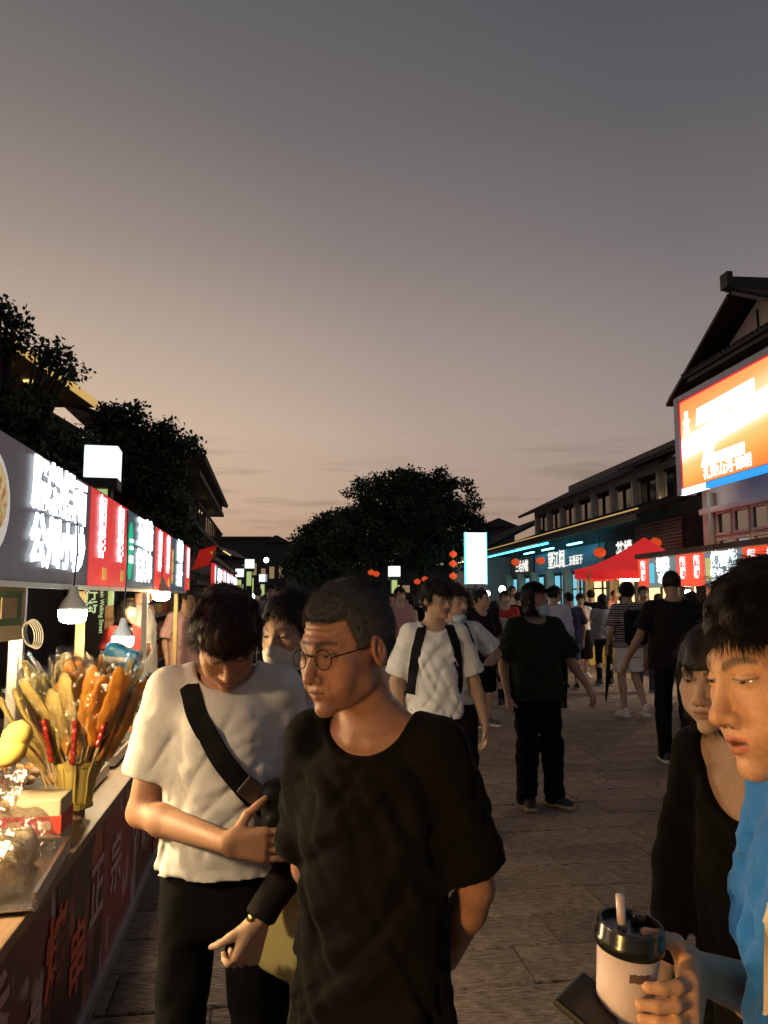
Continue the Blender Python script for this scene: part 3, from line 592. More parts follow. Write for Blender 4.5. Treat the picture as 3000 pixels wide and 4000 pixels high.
def strands(pts, nors, J, h, o, n, rnd):
    """thin tapered hairs rooted on the hair surface, combed away from the whorl"""
    M = J['M']; hs = J['hs']; hc = J['hc']; wh = V3(h.get('whorl', (0.01, 0.075, 0.115))); L0 = h.get('slen', 0.03); up = h.get('lift', 0.12); dr = h.get('droop', 0.3); w = h.get('sw', 0.0007)
    sel = rnd.choice(len(pts), n, replace=len(pts) < n)
    def un(v): return v / (np.linalg.norm(v, axis=1)[:, None] + 1e-9)
    p = (pts[sel] - hc) @ M / hs; p = p + rnd.normal(0, 0.0015, p.shape); nn = nors[sel] @ M
    fl = p - wh; fl = un(fl - nn * np.einsum('ij,ij->i', fl, nn)[:, None])
    if h.get('len'): fl = np.where((p[:, 2] > 0.07)[:, None], fl, V3(0, 0, -1)[None])
    if h.get('fringe') is not None:
        fm = ((p[:, 1] < -0.04) & (p[:, 2] > 0.02))[:, None]; fl = np.where(fm, un(fl * 0.4 + V3(h['fringe'])[None]), fl)
    clump = np.stack([vnoise(p[:, 0] * 55 + s_, p[:, 1] * 55, p[:, 2] * 55) for s_ in (1.3, 7.7, 13.1)], 1)
    fl = un(fl + V3(h.get('bias', (0, 0, 0)))[None] + rnd.normal(0, h.get('mess', 0.12), p.shape) + clump * h.get('clump', 0.55))
    ln = (L0 * (0.55 + 0.7 * rnd.rand(n)))[:, None]; lf = (up * (0.4 + 1.2 * rnd.rand(n)))[:, None]; d = un(fl + nn * lf); q = p - nn * 0.003
    sg = 4; path = [q]
    for j in range(sg):
        d = un(d + V3(0, 0, -1)[None] * dr * 0.25 - nn * lf * h.get('settle', 0.35)); q = q + d * ln / sg; path.append(q)
    side = un(np.cross(d, nn) + 1e-4); ww = (w * (0.6 + 0.8 * rnd.rand(n)))[:, None]
    vs = np.stack([q + a for j, q in enumerate(path) for a in (side * ww * (1 - 0.88 * j / sg), nn * ww * (1 - 0.88 * j / sg), -side * ww * (1 - 0.88 * j / sg))], 1)
    nv = vs.shape[1]; f0 = np.array([(j * 3 + k, j * 3 + (k + 1) % 3, j * 3 + 3 + (k + 1) % 3, j * 3 + 3 + k) for j in range(sg) for k in range(3)])
    fs = (f0[None] + (np.arange(n) * nv)[:, None, None]).reshape(-1, 4)
    return (vs.reshape(-1, 3) * hs) @ M.T + hc, fs
def make_hair(o, J, res, h):
    M = J['M']; hs = J['hs']; hc = J['hc']; ext = 0.16 + h.get('len', 0)
    lo = hc - 0.16; hi = hc + 0.17; lo[2] = hc[2] - ext * 1.02 - 0.02; lo[1] -= h.get('len', 0) * 0.3; hi[1] += h.get('len', 0) * 0.5
    if h.get('len'): lo[0] -= 0.05; hi[0] += 0.05
    g = Grid(axis(lo[0], hi[0], res), axis(lo[1], hi[1], res), axis(lo[2], hi[2], res))
    def f(P):
        X = P[0] - hc[0]; Y = P[1] - hc[1]; Z = P[2] - hc[2]
        L = (M[0][0] * X + M[1][0] * Y + M[2][0] * Z, M[0][1] * X + M[1][1] * Y + M[2][1] * Z, M[0][2] * X + M[1][2] * Y + M[2][2] * Z)
        return hair_sdf((L[0] / hs, L[1] / hs, L[2] / hs), h) * hs
    g.add(f, lo, hi); V, Q = g.net()
    ns = h.get('n', 0)
    if ns and len(Q):
        e1 = V[Q[:, 2]] - V[Q[:, 0]]; e2 = V[Q[:, 3]] - V[Q[:, 1]]; N = np.cross(e1, e2); N /= np.linalg.norm(N, axis=1)[:, None] + 1e-9; C = V[Q].mean(1)
        rnd = np.random.RandomState(int(h.get('seed', 0) * 10) + 5)
        out = np.einsum('ij,ij->i', N, C - (hc + M @ V3(0, 0.018, 0.02))); N[out < 0] *= -1
        m = np.linalg.norm((C - hc) @ M / hs - V3(0, 0.018, 0.034), axis=1) > 0.078
        C = C[m]; N = N[m]; sv, sf = strands(C, N, J, h, o, ns, rnd); Q = np.concatenate([Q, sf + len(V)]); V = np.concatenate([V, sv])
    return net_mesh('hair', V, Q, h.get('mat') or mat('hair_black', (0.012, 0.010, 0.009), 0.55, spec=0.35, noise=0.25, nscale=60))
def place(root, me, name=None):
    o = bpy.data.objects.new(name or me.name, me); return link(o, root)
def head_pt(J, p): return J['M'] @ (V3(p) * J['hs']) + J['hc']
PEOPLE = {}
def person(key, pos, rz, label, o, res=(0.004, 0.012, 0.006), shirt=None, trousers=None, shoes=((0.02, 0.02, 0.02), (0.5, 0.5, 0.5)), hair=None, group=None, cres=0.010):
    J = joints(o); root = empty('person', (pos[0], pos[1], 0), rz, label, 'person', group)
    place(root, make_body(o, J, res))
    sh = place(root, make_shirt(o, J, cres, shirt)) if shirt else None
    tr = place(root, make_trousers(o, J, max(cres, 0.012), trousers)) if trousers else None
    if shoes and o.get('zmin', 0) < 0.1:
        for k in 'lr': place(root, make_shoe(J, k, max(0.008, res[1] * 0.8), *shoes), 'shoe')
    hr = place(root, make_hair(o, J, max(res[0], 0.004), hair)) if hair else None
    PEOPLE[key] = dict(root=root, J=J, shirt=sh, hair=hr, o=o, trousers=tr); return PEOPLE[key]
def ribbon(name, path, nors, width, thick, m, parent):
    """flat strap along a path lying on a surface"""
    vs = []; fs = []
    for i, p in enumerate(path):
        p = Vector(p); n = Vector(nors[i]).normalized(); d = (Vector(path[min(i + 1, len(path) - 1)]) - Vector(path[max(i - 1, 0)])).normalized(); s = d.cross(n).normalized() * width / 2
        vs += [p - s - n * 0.004, p - s + n * thick, p + s + n * thick, p + s - n * 0.004]
    for i in range(len(path) - 1):
        b = i * 4
        for k in range(4): fs.append((b + k, b + (k + 1) % 4, b + 4 + (k + 1) % 4, b + 4 + k))
    fs += [(3, 2, 1, 0), tuple(len(vs) - 4 + k for k in range(4))]
    return mesh_obj(name, vs, fs, m, parent)
from mathutils.bvhtree import BVHTree
def drape(name, p, pts, width, thick, m, side=-1, on='shirt', over=False):
    """strap over a garment through (x,z) points seen from the front (side=-1) or the back (side=1)"""
    me = p[on].data; bv = BVHTree.FromPolygons([v.co[:] for v in me.vertices], [q.vertices[:] for q in me.polygons]); path = []; nn = []
    for i in range(len(pts) - 1):
        for t in np.linspace(0, 1, 9, endpoint=(i == len(pts) - 2)):
            x = pts[i][0] + (pts[i + 1][0] - pts[i][0]) * t; z = pts[i][1] + (pts[i + 1][1] - pts[i][1]) * t
            h = bv.ray_cast(Vector((x, side * 1.0, z)), Vector((0, -side, 0)))
            if h[0] is None: continue
            n = h[1]; n = -n if n.y * side < 0 else n
            path.append(h[0]); nn.append(n)
    if over:
        x0 = pts[0][0]
        for y in (-.055, -.02, .02, .06, .10):
            h = bv.ray_cast(Vector((x0 * (1 - y), y, 2.0)), Vector((0, 0, -1)))
            if h[0] is not None: path.insert(0, h[0]); nn.insert(0, h[1] if h[1].z > 0 else -h[1])
    for _ in range(3):
        path = [path[0]] + [(path[i - 1] + path[i] * 2 + path[i + 1]) / 4 for i in range(1, len(path) - 1)] + [path[-1]]
        nn = [nn[0]] + [(nn[i - 1] + nn[i] * 2 + nn[i + 1]) / 4 for i in range(1, len(nn) - 1)] + [nn[-1]]
    return ribbon(name, path, nn, width, thick, m, p['root'])
# ------------------------------------------------------------------ ground: a sheet to the horizon, stone slabs laid in courses across the street
ST = R(8.5)                                       # the street runs 8.5 degrees left of the view
def stone_mat(name, col, streak):
    m = mat(name, col, 0.72, noise=0.22, nscale=3.0, bump=0.0)
    nt = m.node_tree; L = nt.links; b = nt.nodes['Principled BSDF']
    tc = nt.nodes.new('ShaderNodeTexCoord'); geo = nt.nodes.new('ShaderNodeNewGeometry')
    mp = nt.nodes.new('ShaderNodeMapping'); L.new(geo.outputs['Position'], mp.inputs[0]); mp.inputs['Rotation'].default_value = (0, 0, -ST); mp.inputs['Scale'].default_value = streak
    n = nt.nodes.new('ShaderNodeTexNoise'); n.inputs['Scale'].default_value = 17; n.inputs['Detail'].default_value = 7; n.inputs['Roughness'].default_value = 0.78; L.new(mp.outputs[0], n.inputs[0])
    bp = nt.nodes.new('ShaderNodeBump'); bp.inputs['Strength'].default_value = 1.0; bp.inputs['Distance'].default_value = 0.035; L.new(n.outputs[0], bp.inputs['Height']); L.new(bp.outputs[0], b.inputs['Normal'])
    bp.inputs['Distance'].default_value = 0.06
    oi = nt.nodes.new('ShaderNodeObjectInfo'); r = nt.nodes.new('ShaderNodeMapRange'); L.new(oi.outputs['Random'], r.inputs[0]); r.inputs[3].default_value = 0.8; r.inputs[4].default_value = 1.2
    n3 = nt.nodes.new('ShaderNodeMapRange'); L.new(n.outputs[0], n3.inputs[0]); n3.inputs[1].default_value = 0.36; n3.inputs[2].default_value = 0.66; n3.inputs[3].default_value = 0.22; n3.inputs[4].default_value = 1.55
    mm = nt.nodes.new('ShaderNodeMath'); mm.operation = 'MULTIPLY'; L.new(r.outputs[0], mm.inputs[0]); L.new(n3.outputs[0], mm.inputs[1])
    src = b.inputs['Base Color'].links[0].from_socket; mx = nt.nodes.new('ShaderNodeMix'); mx.data_type = 'RGBA'; mx.blend_type = 'MULTIPLY'; mx.inputs[0].default_value = 1
    L.new(src, mx.inputs[6]); L.new(mm.outputs[0], mx.inputs[7]); L.new(mx.outputs[2], b.inputs['Base Color'])
    return m
M_stone = stone_mat('paving_stone', (0.43, 0.325, 0.262), (0.9, 4.0, 1.0))
M_joint = mat('joint_dirt', (0.045, 0.038, 0.032), 0.95, noise=0.3, nscale=20)
ground = mesh_obj('ground', [(-400, -60, -0.022), (400, -60, -0.022), (400, 900, -0.022), (-400, 900, -0.022)], [(0, 1, 2, 3)], M_joint)
tag(ground, 'dark stone paved street ground', 'ground', kind='structure')
gframe = Matrix.Rotation(ST, 4, 'Z')
def slab_geo(w, d):
    c = 0.007; t = 0.0; vs = []
    for z, i in ((-0.03, 0), (-0.006, 0), (t, c)): vs += [(-w / 2 + i, -d / 2 + i, z), (w / 2 - i, -d / 2 + i, z), (w / 2 - i, d / 2 - i, z), (-w / 2 + i, d / 2 - i, z)]
    fs = [(8, 9, 10, 11)]
    for k in (0, 4): fs += [(k + i, k + (i + 1) % 4, k + 4 + (i + 1) % 4, k + 4 + i) for i in range(4)]
    return vs, fs
CD = 0.335
widths = [0.52, 0.62, 0.70, 0.80, 0.92]; smesh = {}
for w in widths:
    v, f = slab_geo(w - 0.004, CD - 0.015); me = bpy.data.meshes.new('paving_slab'); me.from_pydata(v, [], f); me.materials.append(M_stone); smesh[w] = me
rnd = random.Random(11); farslab = MB(); nslab = 0
row = 0; t = 1.6
while t < 34:
    s = -3.2 - rnd.random() * 0.8
    while s < (6.0 if t < 9 else 9.0):
        w = rnd.choice(widths); cs, ct = s + w / 2, t + CD / 2
        x, y = cs * math.cos(ST) - ct * math.sin(ST), cs * math.sin(ST) + ct * math.cos(ST); z = rnd.uniform(-0.003, 0.001)
        px = 1500 + x / max(y, 0.1) * FPX
        if t < 8.6 and cs > -1.0 and 300 < px < 3050 and y > 2.55 and nslab < 300:
            o = bpy.data.objects.new('paving_slab', smesh[w]); link(o, ground); o.location = (x, y, z); o.rotation_euler = (rnd.uniform(-0.004, 0.004), rnd.uniform(-0.003, 0.003), ST); nslab += 1
        else:
            v, f = slab_geo(w - 0.004, CD - 0.015); mm = Matrix.Translation((x, y, z)) @ gframe; farslab.add([mm @ Vector(q) for q in v], f)
        s += w
    t += CD; row += 1
tag(farslab.build('paving_field', M_stone, ground), kind='stuff')
dist = MB(); dist.quad((-200, 33, -0.004), (200, 33, -0.004), (200, 700, -0.004), (-200, 700, -0.004))
o = dist.build('pavement', M_stone); tag(o, 'far end of the stone paved street', 'pavement', kind='structure')

# ------------------------------------------------------------------ common surfaces
M_dark_wood = mat('dark_timber', (0.035, 0.022, 0.016), 0.6, noise=0.3, nscale=12, bump=0.2, stretch=(1, 1, 6))
M_wall = mat('white_render', (0.55, 0.50, 0.46), 0.85, noise=0.12, nscale=2.5, bump=0.15, bscale=25)
M_wall_pink = mat('plaster_warm', (0.62, 0.50, 0.44), 0.85, noise=0.12, nscale=1.8, bump=0.15, bscale=25)
M_tile = mat('roof_tile', (0.030, 0.028, 0.028), 0.65, noise=0.4, nscale=6, bump=0.2, bscale=30)
M_dark = mat('dark_facade', (0.045, 0.040, 0.038), 0.7, noise=0.25, nscale=3)
M_glass_dk = mat('window_glass_dark', (0.012, 0.014, 0.016), 0.08, spec=0.6)
M_metal = mat('post_metal', (0.45, 0.45, 0.46), 0.35, metal=0.8, noise=0.15, nscale=14)
M_metal_w = mat('white_post', (0.68, 0.68, 0.68), 0.45, noise=0.08, nscale=10)
M_metal_y = mat('yellowed_post', (0.48, 0.36, 0.16), 0.5, noise=0.12, nscale=10)
M_black = mat('black_plastic', (0.012, 0.012, 0.012), 0.4)
M_wire = mat('black_wire', (0.01, 0.01, 0.01), 0.6)
M_white_glow = glow('sign_white', (0.88, 0.97, 1.0), 3.2)
M_white_text = glow('lettering_glow', (0.86, 0.97, 1.0), 2.6)
M_red_panel = mat('red_lightbox', (0.55, 0.03, 0.03), 0.35, emit=(1.0, 0.035, 0.03), es=0.55)
M_cream_text = glow('panel_text', (1.0, 0.86, 0.93), 2.0)

# ------------------------------------------------------------------ trees
M_bark = mat('bark', (0.05, 0.037, 0.028), 0.95, noise=0.35, nscale=14, bump=0.6, bscale=30, stretch=(1, 1, 0.3))
def leaf_material(name, col):
    m = mat(name, col, 0.55, noise=0.35, nscale=1.2); b = m.node_tree.nodes['Principled BSDF']; b.inputs['Subsurface Weight'].default_value = 0.0
    return m
M_leaf = leaf_material('leaf', (0.032, 0.055, 0.020))
M_leaf2 = leaf_material('leaf_deep', (0.020, 0.036, 0.014))
def tree(loc, label, trunk_h, tr, blobs, nleaf, leaf=0.10, seed=1, group=None, m=None, name='tree'):
    """blobs: (x,y,z,rx,ry,rz) crown masses relative to the foot"""
    rs = np.random.RandomState(seed); root = empty(name, loc, 0, label, 'tree', group)
    mb = MB(); top = Vector((rs.uniform(-.2, .2), rs.uniform(-.2, .2), trunk_h)); mb.tube([(0, 0, -0.05), (0.03, 0, trunk_h * .3), (top.x * .6, top.y * .5, trunk_h * .7), top], [tr * 1.25, tr, tr * .85, tr * .65], 9); mb.build('trunk', M_bark, root, smooth=True)
    lb = MB()
    for b in blobs:
        c = Vector(b[:3]); mid = top.lerp(c, 0.5) + Vector((0, 0, 0.15)); lb.tube([top * 0.85, mid, c], [tr * .5, tr * .3, tr * .1], 6)
        for _ in range(3):
            e = c + Vector((rs.normal() * b[3] * .5, rs.normal() * b[4] * .5, rs.normal() * b[5] * .4)); lb.tube([mid, (mid + e) / 2 + Vector((0, 0, .1)), e], [tr * .22, tr * .13, tr * .05], 5)
    lb.build('limb', M_bark, root, smooth=True)
    vol = np.array([b[3] * b[4] * b[5] for b in blobs]) ** 0.75; cnt = (nleaf * vol / vol.sum()).astype(int); vs = []; n_total = 0
    P = []
    for b, c in zip(blobs, cnt):
        ncl = max(6, int(c / 85)); u = rs.normal(size=(ncl, 3)); u /= np.linalg.norm(u, axis=1)[:, None]; rr = rs.rand(ncl, 1) ** 0.28
        cl = u * rr * np.array(b[3:6]) * (1 + 0.14 * rs.normal(size=(ncl, 1))) + np.array(b[:3])
        k = rs.randint(0, ncl, c); w3 = rs.normal(size=(c, 3)); w3 /= np.linalg.norm(w3, axis=1)[:, None]; P.append(cl[k] + w3 * rs.rand(c, 1) ** .45 * np.array([1, 1, .7]) * leaf * 3.0)
    P = np.concatenate(P); n = len(P); d = rs.normal(size=(n, 3)); d[:, 2] -= 0.4; d /= np.linalg.norm(d, axis=1)[:, None]; s = np.cross(d, rs.normal(size=(n, 3))); s /= np.linalg.norm(s, axis=1)[:, None]
    nn = np.cross(d, s); L = leaf * (0.7 + 0.7 * rs.rand(n, 1)); W = L * 0.30
    v = np.stack([P, P + d * L * .45 + s * W + nn * L * .06, P + d * L, P + d * L * .45 - s * W + nn * L * .06], 1).reshape(-1, 3); q = np.arange(n * 4).reshape(n, 4)
    me = net_mesh('crown', v, q, m or M_leaf); me.shade_flat(); o = bpy.data.objects.new('crown', me); link(o, root)
    return root
def blob_px(px, py, Y, rx, rz, base, ry=None):
    p = at(px, py, Y); k = Y / FPX
    return (p.x - base[0], p.y - base[1], p.z, rx * k, (ry if ry else rx) * k, rz * k)
base = (-1.0, 40, 0); B = []
for (px, py, rx, rz) in [(1560, 2020, 150, 130), (1440, 2070, 130, 120), (1700, 2010, 130, 130), (1790, 1960, 90, 100), (1560, 1890, 110, 70), (1430, 1930, 75, 55), (1680, 1890, 100, 60), (1830, 2080, 85, 90), (1330, 2120, 90, 90), (1610, 2160, 200, 80), (1400, 2170, 150, 60), (1770, 2130, 110, 70), (1500, 1960, 120, 90), (1640, 1960, 120, 90)]:
    B.append(blob_px(px, py, 38, rx, rz, (2.0, 38)))
tree((2.0, 38, 0), 'huge dark round tree crown rising over the middle of the street', 3.2, 0.45, B, 48000, 0.16, 3, m=M_leaf2)
B = []
for (px, py, rx, rz) in [(1340, 2040, 85, 75), (1260, 2110, 85, 75), (1370, 2120, 100, 90), (1240, 2090, 60, 60), (1300, 2070, 70, 70), (1200, 2150, 70, 70), (1290, 2170, 110, 70), (1160, 2210, 60, 50), (1240, 2230, 110, 40)]: B.append(blob_px(px, py, 48, rx, rz, (-4.2, 48)))
tree((-4.2, 48, 0), 'smaller dark tree left of the huge street tree, low over the roofs', 2.6, 0.3, B, 22000, 0.19, 5, m=M_leaf2)
B = []
for (px, py, rx, rz) in [(0, 1220, 50, 42), (50, 1262, 48, 30), (15, 1330, 70, 45), (185, 1370, 50, 28), (235, 1408, 48, 42), (272, 1452, 32, 36), (20, 1640, 190, 120), (150, 1760, 170, 120), (60, 1860, 220, 130), (290, 1850, 110, 110)]: B.append(blob_px(px, py, 10.5, rx, rz, (-5.2, 10.5)))
tree((-5.2, 10.5, 0), 'dark broadleaf tree at the left edge above the noodle stall', 2.4, 0.2, B, 15000, 0.085, 7, m=M_leaf2)
B = []
for (px, py, rx, rz) in [(460, 1640, 80, 50), (520, 1630, 50, 45), (400, 1660, 60, 40), (560, 1720, 70, 60), (660, 1730, 60, 60), (720, 1740, 55, 50), (640, 1690, 40, 40), (560, 1800, 110, 70), (690, 1810, 60, 50), (480, 1860, 150, 100), (600, 1920, 120, 80), (380, 1800, 120, 120), (640, 1870, 90, 50), (700, 1960, 60, 50)]: B.append(blob_px(px, py, 14, rx * .82, rz * .82, (-4.9, 14)))
tree((-4.9, 14, 0), 'leafy dark tree behind the cube topped lamp pillar', 2.6, 0.18, B, 15000, 0.095, 9, m=M_leaf2)
B = []
for (px, py, rx, rz) in [(500, 2060, 160, 90), (650, 2100, 120, 70), (380, 2100, 160, 120), (230, 2000, 180, 160), (60, 2000, 180, 160), (720, 2150, 70, 50)]: B.append(blob_px(px, py, 15.5, rx, rz, (-6.2, 15.5)))
tree((-6.2, 15.5, 0), 'low dense dark tree filling the gap behind the left stalls', 1.6, 0.16, B, 14000, 0.11, 13, m=M_leaf2)

# ------------------------------------------------------------------ roof built of tile rows
def tile_roof(name, a, b, c, d, parent, pitch=0.24, m=None):
    """a-b along the eave, d-c along the ridge; ribs run from eave to ridge"""
    a, b, c, d = map(Vector, (a, b, c, d)); mb = MB(); n = max(3, int((b - a).length / pitch)); nn = (b - a).cross(d - a).normalized()
    if nn.z < 0: nn = -nn
    mb.add([a, b, c, d, a - nn * .08, b - nn * .08, c - nn * .08, d - nn * .08], [(0, 1, 2, 3), (7, 6, 5, 4), (0, 4, 5, 1), (1, 5, 6, 2), (2, 6, 7, 3), (3, 7, 4, 0)])
    for i in range(n + 1):
        t = i / n; p = a.lerp(b, t); q = d.lerp(c, t); mb.tube([p + nn * .01, q + nn * .01], 0.055, 6)
    o = mb.build(name, m or M_tile, parent); return o

# ------------------------------------------------------------------ right side: gabled house carrying the screen
RF = R(4.76)
def rframe(name, label, cat, group=None): return empty(name, (8.19, 21.6, 0), RF, label, cat, group)
gh = rframe('gable_house', 'gabled house with dark tiled roof behind the big lit screen', 'house'); gh.location = (8.19 + 1.62 * math.sin(RF), 21.6 - 1.62 * math.cos(RF), 0); gh.scale = (1, .773, .945)
mb = MB()
mb.add([(0, -7.7, 0), (0, 0, 0), (0, 0, 7.3), (0, -3.85, 8.85), (0, -7.7, 7.3), (7, -7.7, 0), (7, 0, 0), (7, 0, 7.3), (7, -3.85, 8.85), (7, -7.7, 7.3)],
       [(0, 1, 2, 3, 4), (9, 8, 7, 6, 5), (1, 6, 7, 2), (0, 4, 9, 5), (2, 7, 8, 3), (3, 8, 9, 4)])
mb.build('wall', M_wall_pink, gh)
tile_roof('roof_slope', (-.55, .55, 7.30), (7.3, .55, 7.30), (7.3, -3.85, 9.12), (-.55, -3.85, 9.12), gh)
tile_roof('roof_slope', (-.55, -8.25, 7.30), (7.3, -8.25, 7.30), (7.3, -3.85, 9.12), (-.55, -3.85, 9.12), gh)
mb = MB(); mb.bar((-.7, -3.85, 9.22), (7.3, -3.85, 9.22), .34, .30); mb.box((-.72, -3.85, 9.30), (.14, .40, .38)); mb.build('ridge_cap', M_tile, gh)
for sg in (1, -1):
    mb = MB(); mb.bar((-.5, -3.85 + sg * .1, 8.98), (-.5, -3.85 + sg * 4.4, 7.13), .09, .34, (1, 0, 0)); mb.build('barge_board', M_dark_wood, gh)
tile_roof('pent_roof', (-.75, -7.9, 7.62), (-.75, -.9, 7.62), (0.02, -1.2, 8.02), (0.02, -7.6, 8.02), gh)
mb = MB(); mb.box((-.34, -4.4, 7.50), (.6, 6.8, .12)); mb.build('pent_beam', M_dark_wood, gh)
for i in range(6):
    mb = MB(); mb.box((-.14, -1.35 - i * 1.15, 7.22), (.28, .34, .44)); mb.build('bracket', M_wall_pink, gh, bevel=0.02)
mb = MB(); mb.box((-.015, -3.85, 8.33), (.05, .05, .55)); mb.box((-.012, -3.85, 8.1), (.05, 3.0, .06)); mb.build('gable_trim', M_dark_wood, gh)
mb = MB(); mb.tube([(-.12, -.9, 1.0), (-.12, -.9, 4.45)], .09, 10); mb.build('drain_pipe', mat('pipe_cream', (0.45, 0.38, 0.28), 0.5), gh, smooth=True)
for j, (z0, z1) in enumerate(((2.45, 3.15), (3.35, 3.85))):
    for i in range(6):
        y = -1.5 - i * 1.02
        mb = MB(); mb.box((-.005, y, (z0 + z1) / 2), (.06, .74, z1 - z0)); w = mb.build('window', M_glass_dk, gh)
        mb = MB(); mb.box((-.03, y, z0 - .03), (.14, .86, .06)); mb.box((-.03, y, z1 + .03), (.14, .86, .06)); mb.box((-.02, y - .40, (z0 + z1) / 2), (.12, .06, z1 - z0)); mb.box((-.02, y + .40, (z0 + z1) / 2), (.12, .06, z1 - z0)); mb.build('window_frame', M_wall_pink, w)
for z in (2.28, 3.98):
    mb = MB(); mb.box((-.09, -3.9, z), (.2, 7.4, .16)); mb.build('string_course', M_wall_pink, gh, bevel=.02)
ch = rframe('chimney_stack', 'dark stack rising above the gabled house at the right edge', 'chimney')
ch.location = gh.location; mb = MB(); mb.box((2.5, -3.2, 9.4), (.6, .7, 3.0)); mb.build('shaft', M_dark, ch); mb = MB(); mb.box((2.5, -3.2, 10.96), (.75, .85, .16)); mb.build('cap', M_tile, ch)

# the LED screen
scr = rframe('led_screen', 'huge orange and white LED screen mounted on the gabled house', 'screen'); scr.location = (8.19 + 1.5 * math.sin(RF), 21.6 - 1.5 * math.cos(RF), 0); scr.scale = (1, 1, .95)
M_bezel = mat('screen_bezel', (0.34, 0.36, 0.44), 0.45, metal=0.2, noise=0.06)
Y0, Y1, Z0, Z1 = -.22, -6.6, 4.42, 7.12
mb = MB(); mb.box((-.50, Y0 - .1, (Z0 + Z1) / 2), (.42, .24, Z1 - Z0)); mb.build('side_bezel', M_bezel, scr, bevel=.015)
mb = MB(); mb.box((-.50, (Y0 + Y1) / 2 - .1, Z1 - .07), (.42, abs(Y1 - Y0) - .06, .16)); mb.build('top_bezel', M_bezel, scr, bevel=.015)
mb = MB(); mb.box((-.46, (Y0 + Y1) / 2, (Z0 + Z1) / 2), (.30, abs(Y1 - Y0) - .3, Z1 - Z0 - .3)); mb.build('cabinet', M_black, scr)
def screen_mat():
    m = bpy.data.materials.new('screen_picture'); m.use_nodes = True; nt = m.node_tree; L = nt.links; b = nt.nodes['Principled BSDF']
    b.inputs['Base Color'].default_value = (.01, .01, .01, 1); b.inputs['Roughness'].default_value = .4
    tc = nt.nodes.new('ShaderNodeTexCoord'); sp = nt.nodes.new('ShaderNodeSeparateXYZ'); L.new(tc.outputs['Object'], sp.inputs[0])
    def math_(op, a, c):
        n = nt.nodes.new('ShaderNodeMath'); n.operation = op
        for i, v in enumerate((a, c)):
            if v is None: continue
            if isinstance(v, (int, float)): n.inputs[i].default_value = v
            else: L.new(v, n.inputs[i])
        return n.outputs[0]
    u = math_('MULTIPLY', sp.outputs['Y'], -1.0)                 # along the screen, away from its left edge
    w = math_('SUBTRACT', sp.outputs['Z'], math_('MULTIPLY', u, 0.10))
    ramp = nt.nodes.new('ShaderNodeValToRGB'); cr = ramp.color_ramp
    v = math_('DIVIDE', math_('SUBTRACT', w, 4.2), 2.9); L.new(v, ramp.inputs[0])
    st = [(0.0, (1.0, .20, .03)), (.14, (.98, .36, .06)), (.30, (.80, .58, .18)), (.36, (1.0, .80, .40)), (.41, (2.6, 2.3, 1.9)), (.52, (2.6, 2.4, 2.1)), (.59, (.95, .75, .38)), (.74, (.95, .42, .12)), (.90, (.98, .28, .06)), (1.0, (1.0, .16, .04))]
    cr.elements[0].position = 0; cr.elements[0].color = (*st[0][1], 1); cr.elements[1].position = 1; cr.elements[1].color = (*st[-1][1], 1)
    for p, c in st[1:-1]: e = cr.elements.new(p); e.color = (*c, 1)
    L.new(ramp.outputs[0], b.inputs['Emission Color']); b.inputs['Emission Strength'].default_value = 1.1; return m
mb = MB(); X = -.665; mb.quad((X, Y0 - .23, Z0 + .17), (X, Y0 - .23, Z1 - .16), (X, Y1, Z1 - .16), (X, Y1, Z0 + .17)); mb.build('display', screen_mat(), scr)
mb = MB(); mb.box((X - .004, Y0 - .245, (Z0 + Z1) / 2), (.01, .03, Z1 - Z0 - .32)); mb.box((X - .004, (Y0 + Y1) / 2 - .12, Z1 - .175), (.01, abs(Y1 - Y0) - .24, .03)); mb.build('red_border', glow('screen_red', (1, .02, .05), 1.3), scr)
mb = MB(); mb.box((X + .05, -1.9 - 1.6, Z0 + .075), (.14, 3.7, .15)); mb.build('blue_strip', glow('screen_blue', (.02, .35, 1.0), 1.1), scr)
mb = MB(); mb.box((X + .05, -.95, Z0 + .075), (.14, 1.3, .15)); mb.build('white_strip', glow('screen_white', (.9, .95, 1.0), 3.0), scr)
M_scr_text = glow('screen_text', (1, .97, .9), 3.0)
def on_screen(o, y, z, x=X - .012): o.location = (x, y, z); o.rotation_euler = (0, 0, R(-90)); return o
on_screen(text_mesh('礼赞山河·锦绣', .34, M_scr_text, 'caption', scr, .006, .012), -2.6, Z0 + .36)
def poly_plate(pts, mt, name, parent):
    mb = MB(); mb.slab([(X - .012, y, z) for (y, z) in pts], .006); return mb.build(name, mt, parent)
poly_plate([(-1.35, 6.55), (-1.3, 6.1), (-1.95, 6.1), (-1.45, 4.98), (-3.4, 4.98), (-3.4, 5.25), (-2.0, 5.25), (-2.75, 6.2), (-3.9, 6.2), (-3.9, 6.62)], M_scr_text, 'numeral', scr)
poly_plate([(-.72, 6.62), (-.72, 6.42), (-.64, 6.38), (-.64, 6.30), (-.70, 6.28), (-.66, 6.0), (-.74, 6.0), (-.80, 6.1), (-.86, 6.0), (-.94, 6.0), (-.90, 6.28), (-.96, 6.30), (-.96, 6.38), (-.88, 6.42), (-.88, 6.62)], M_scr_text, 'emblem', scr)
mb = MB(); mb.box((X - .010, -.86, 5.86), (.006, .56, .06)); mb.build('emblem_bar', M_scr_text, scr)

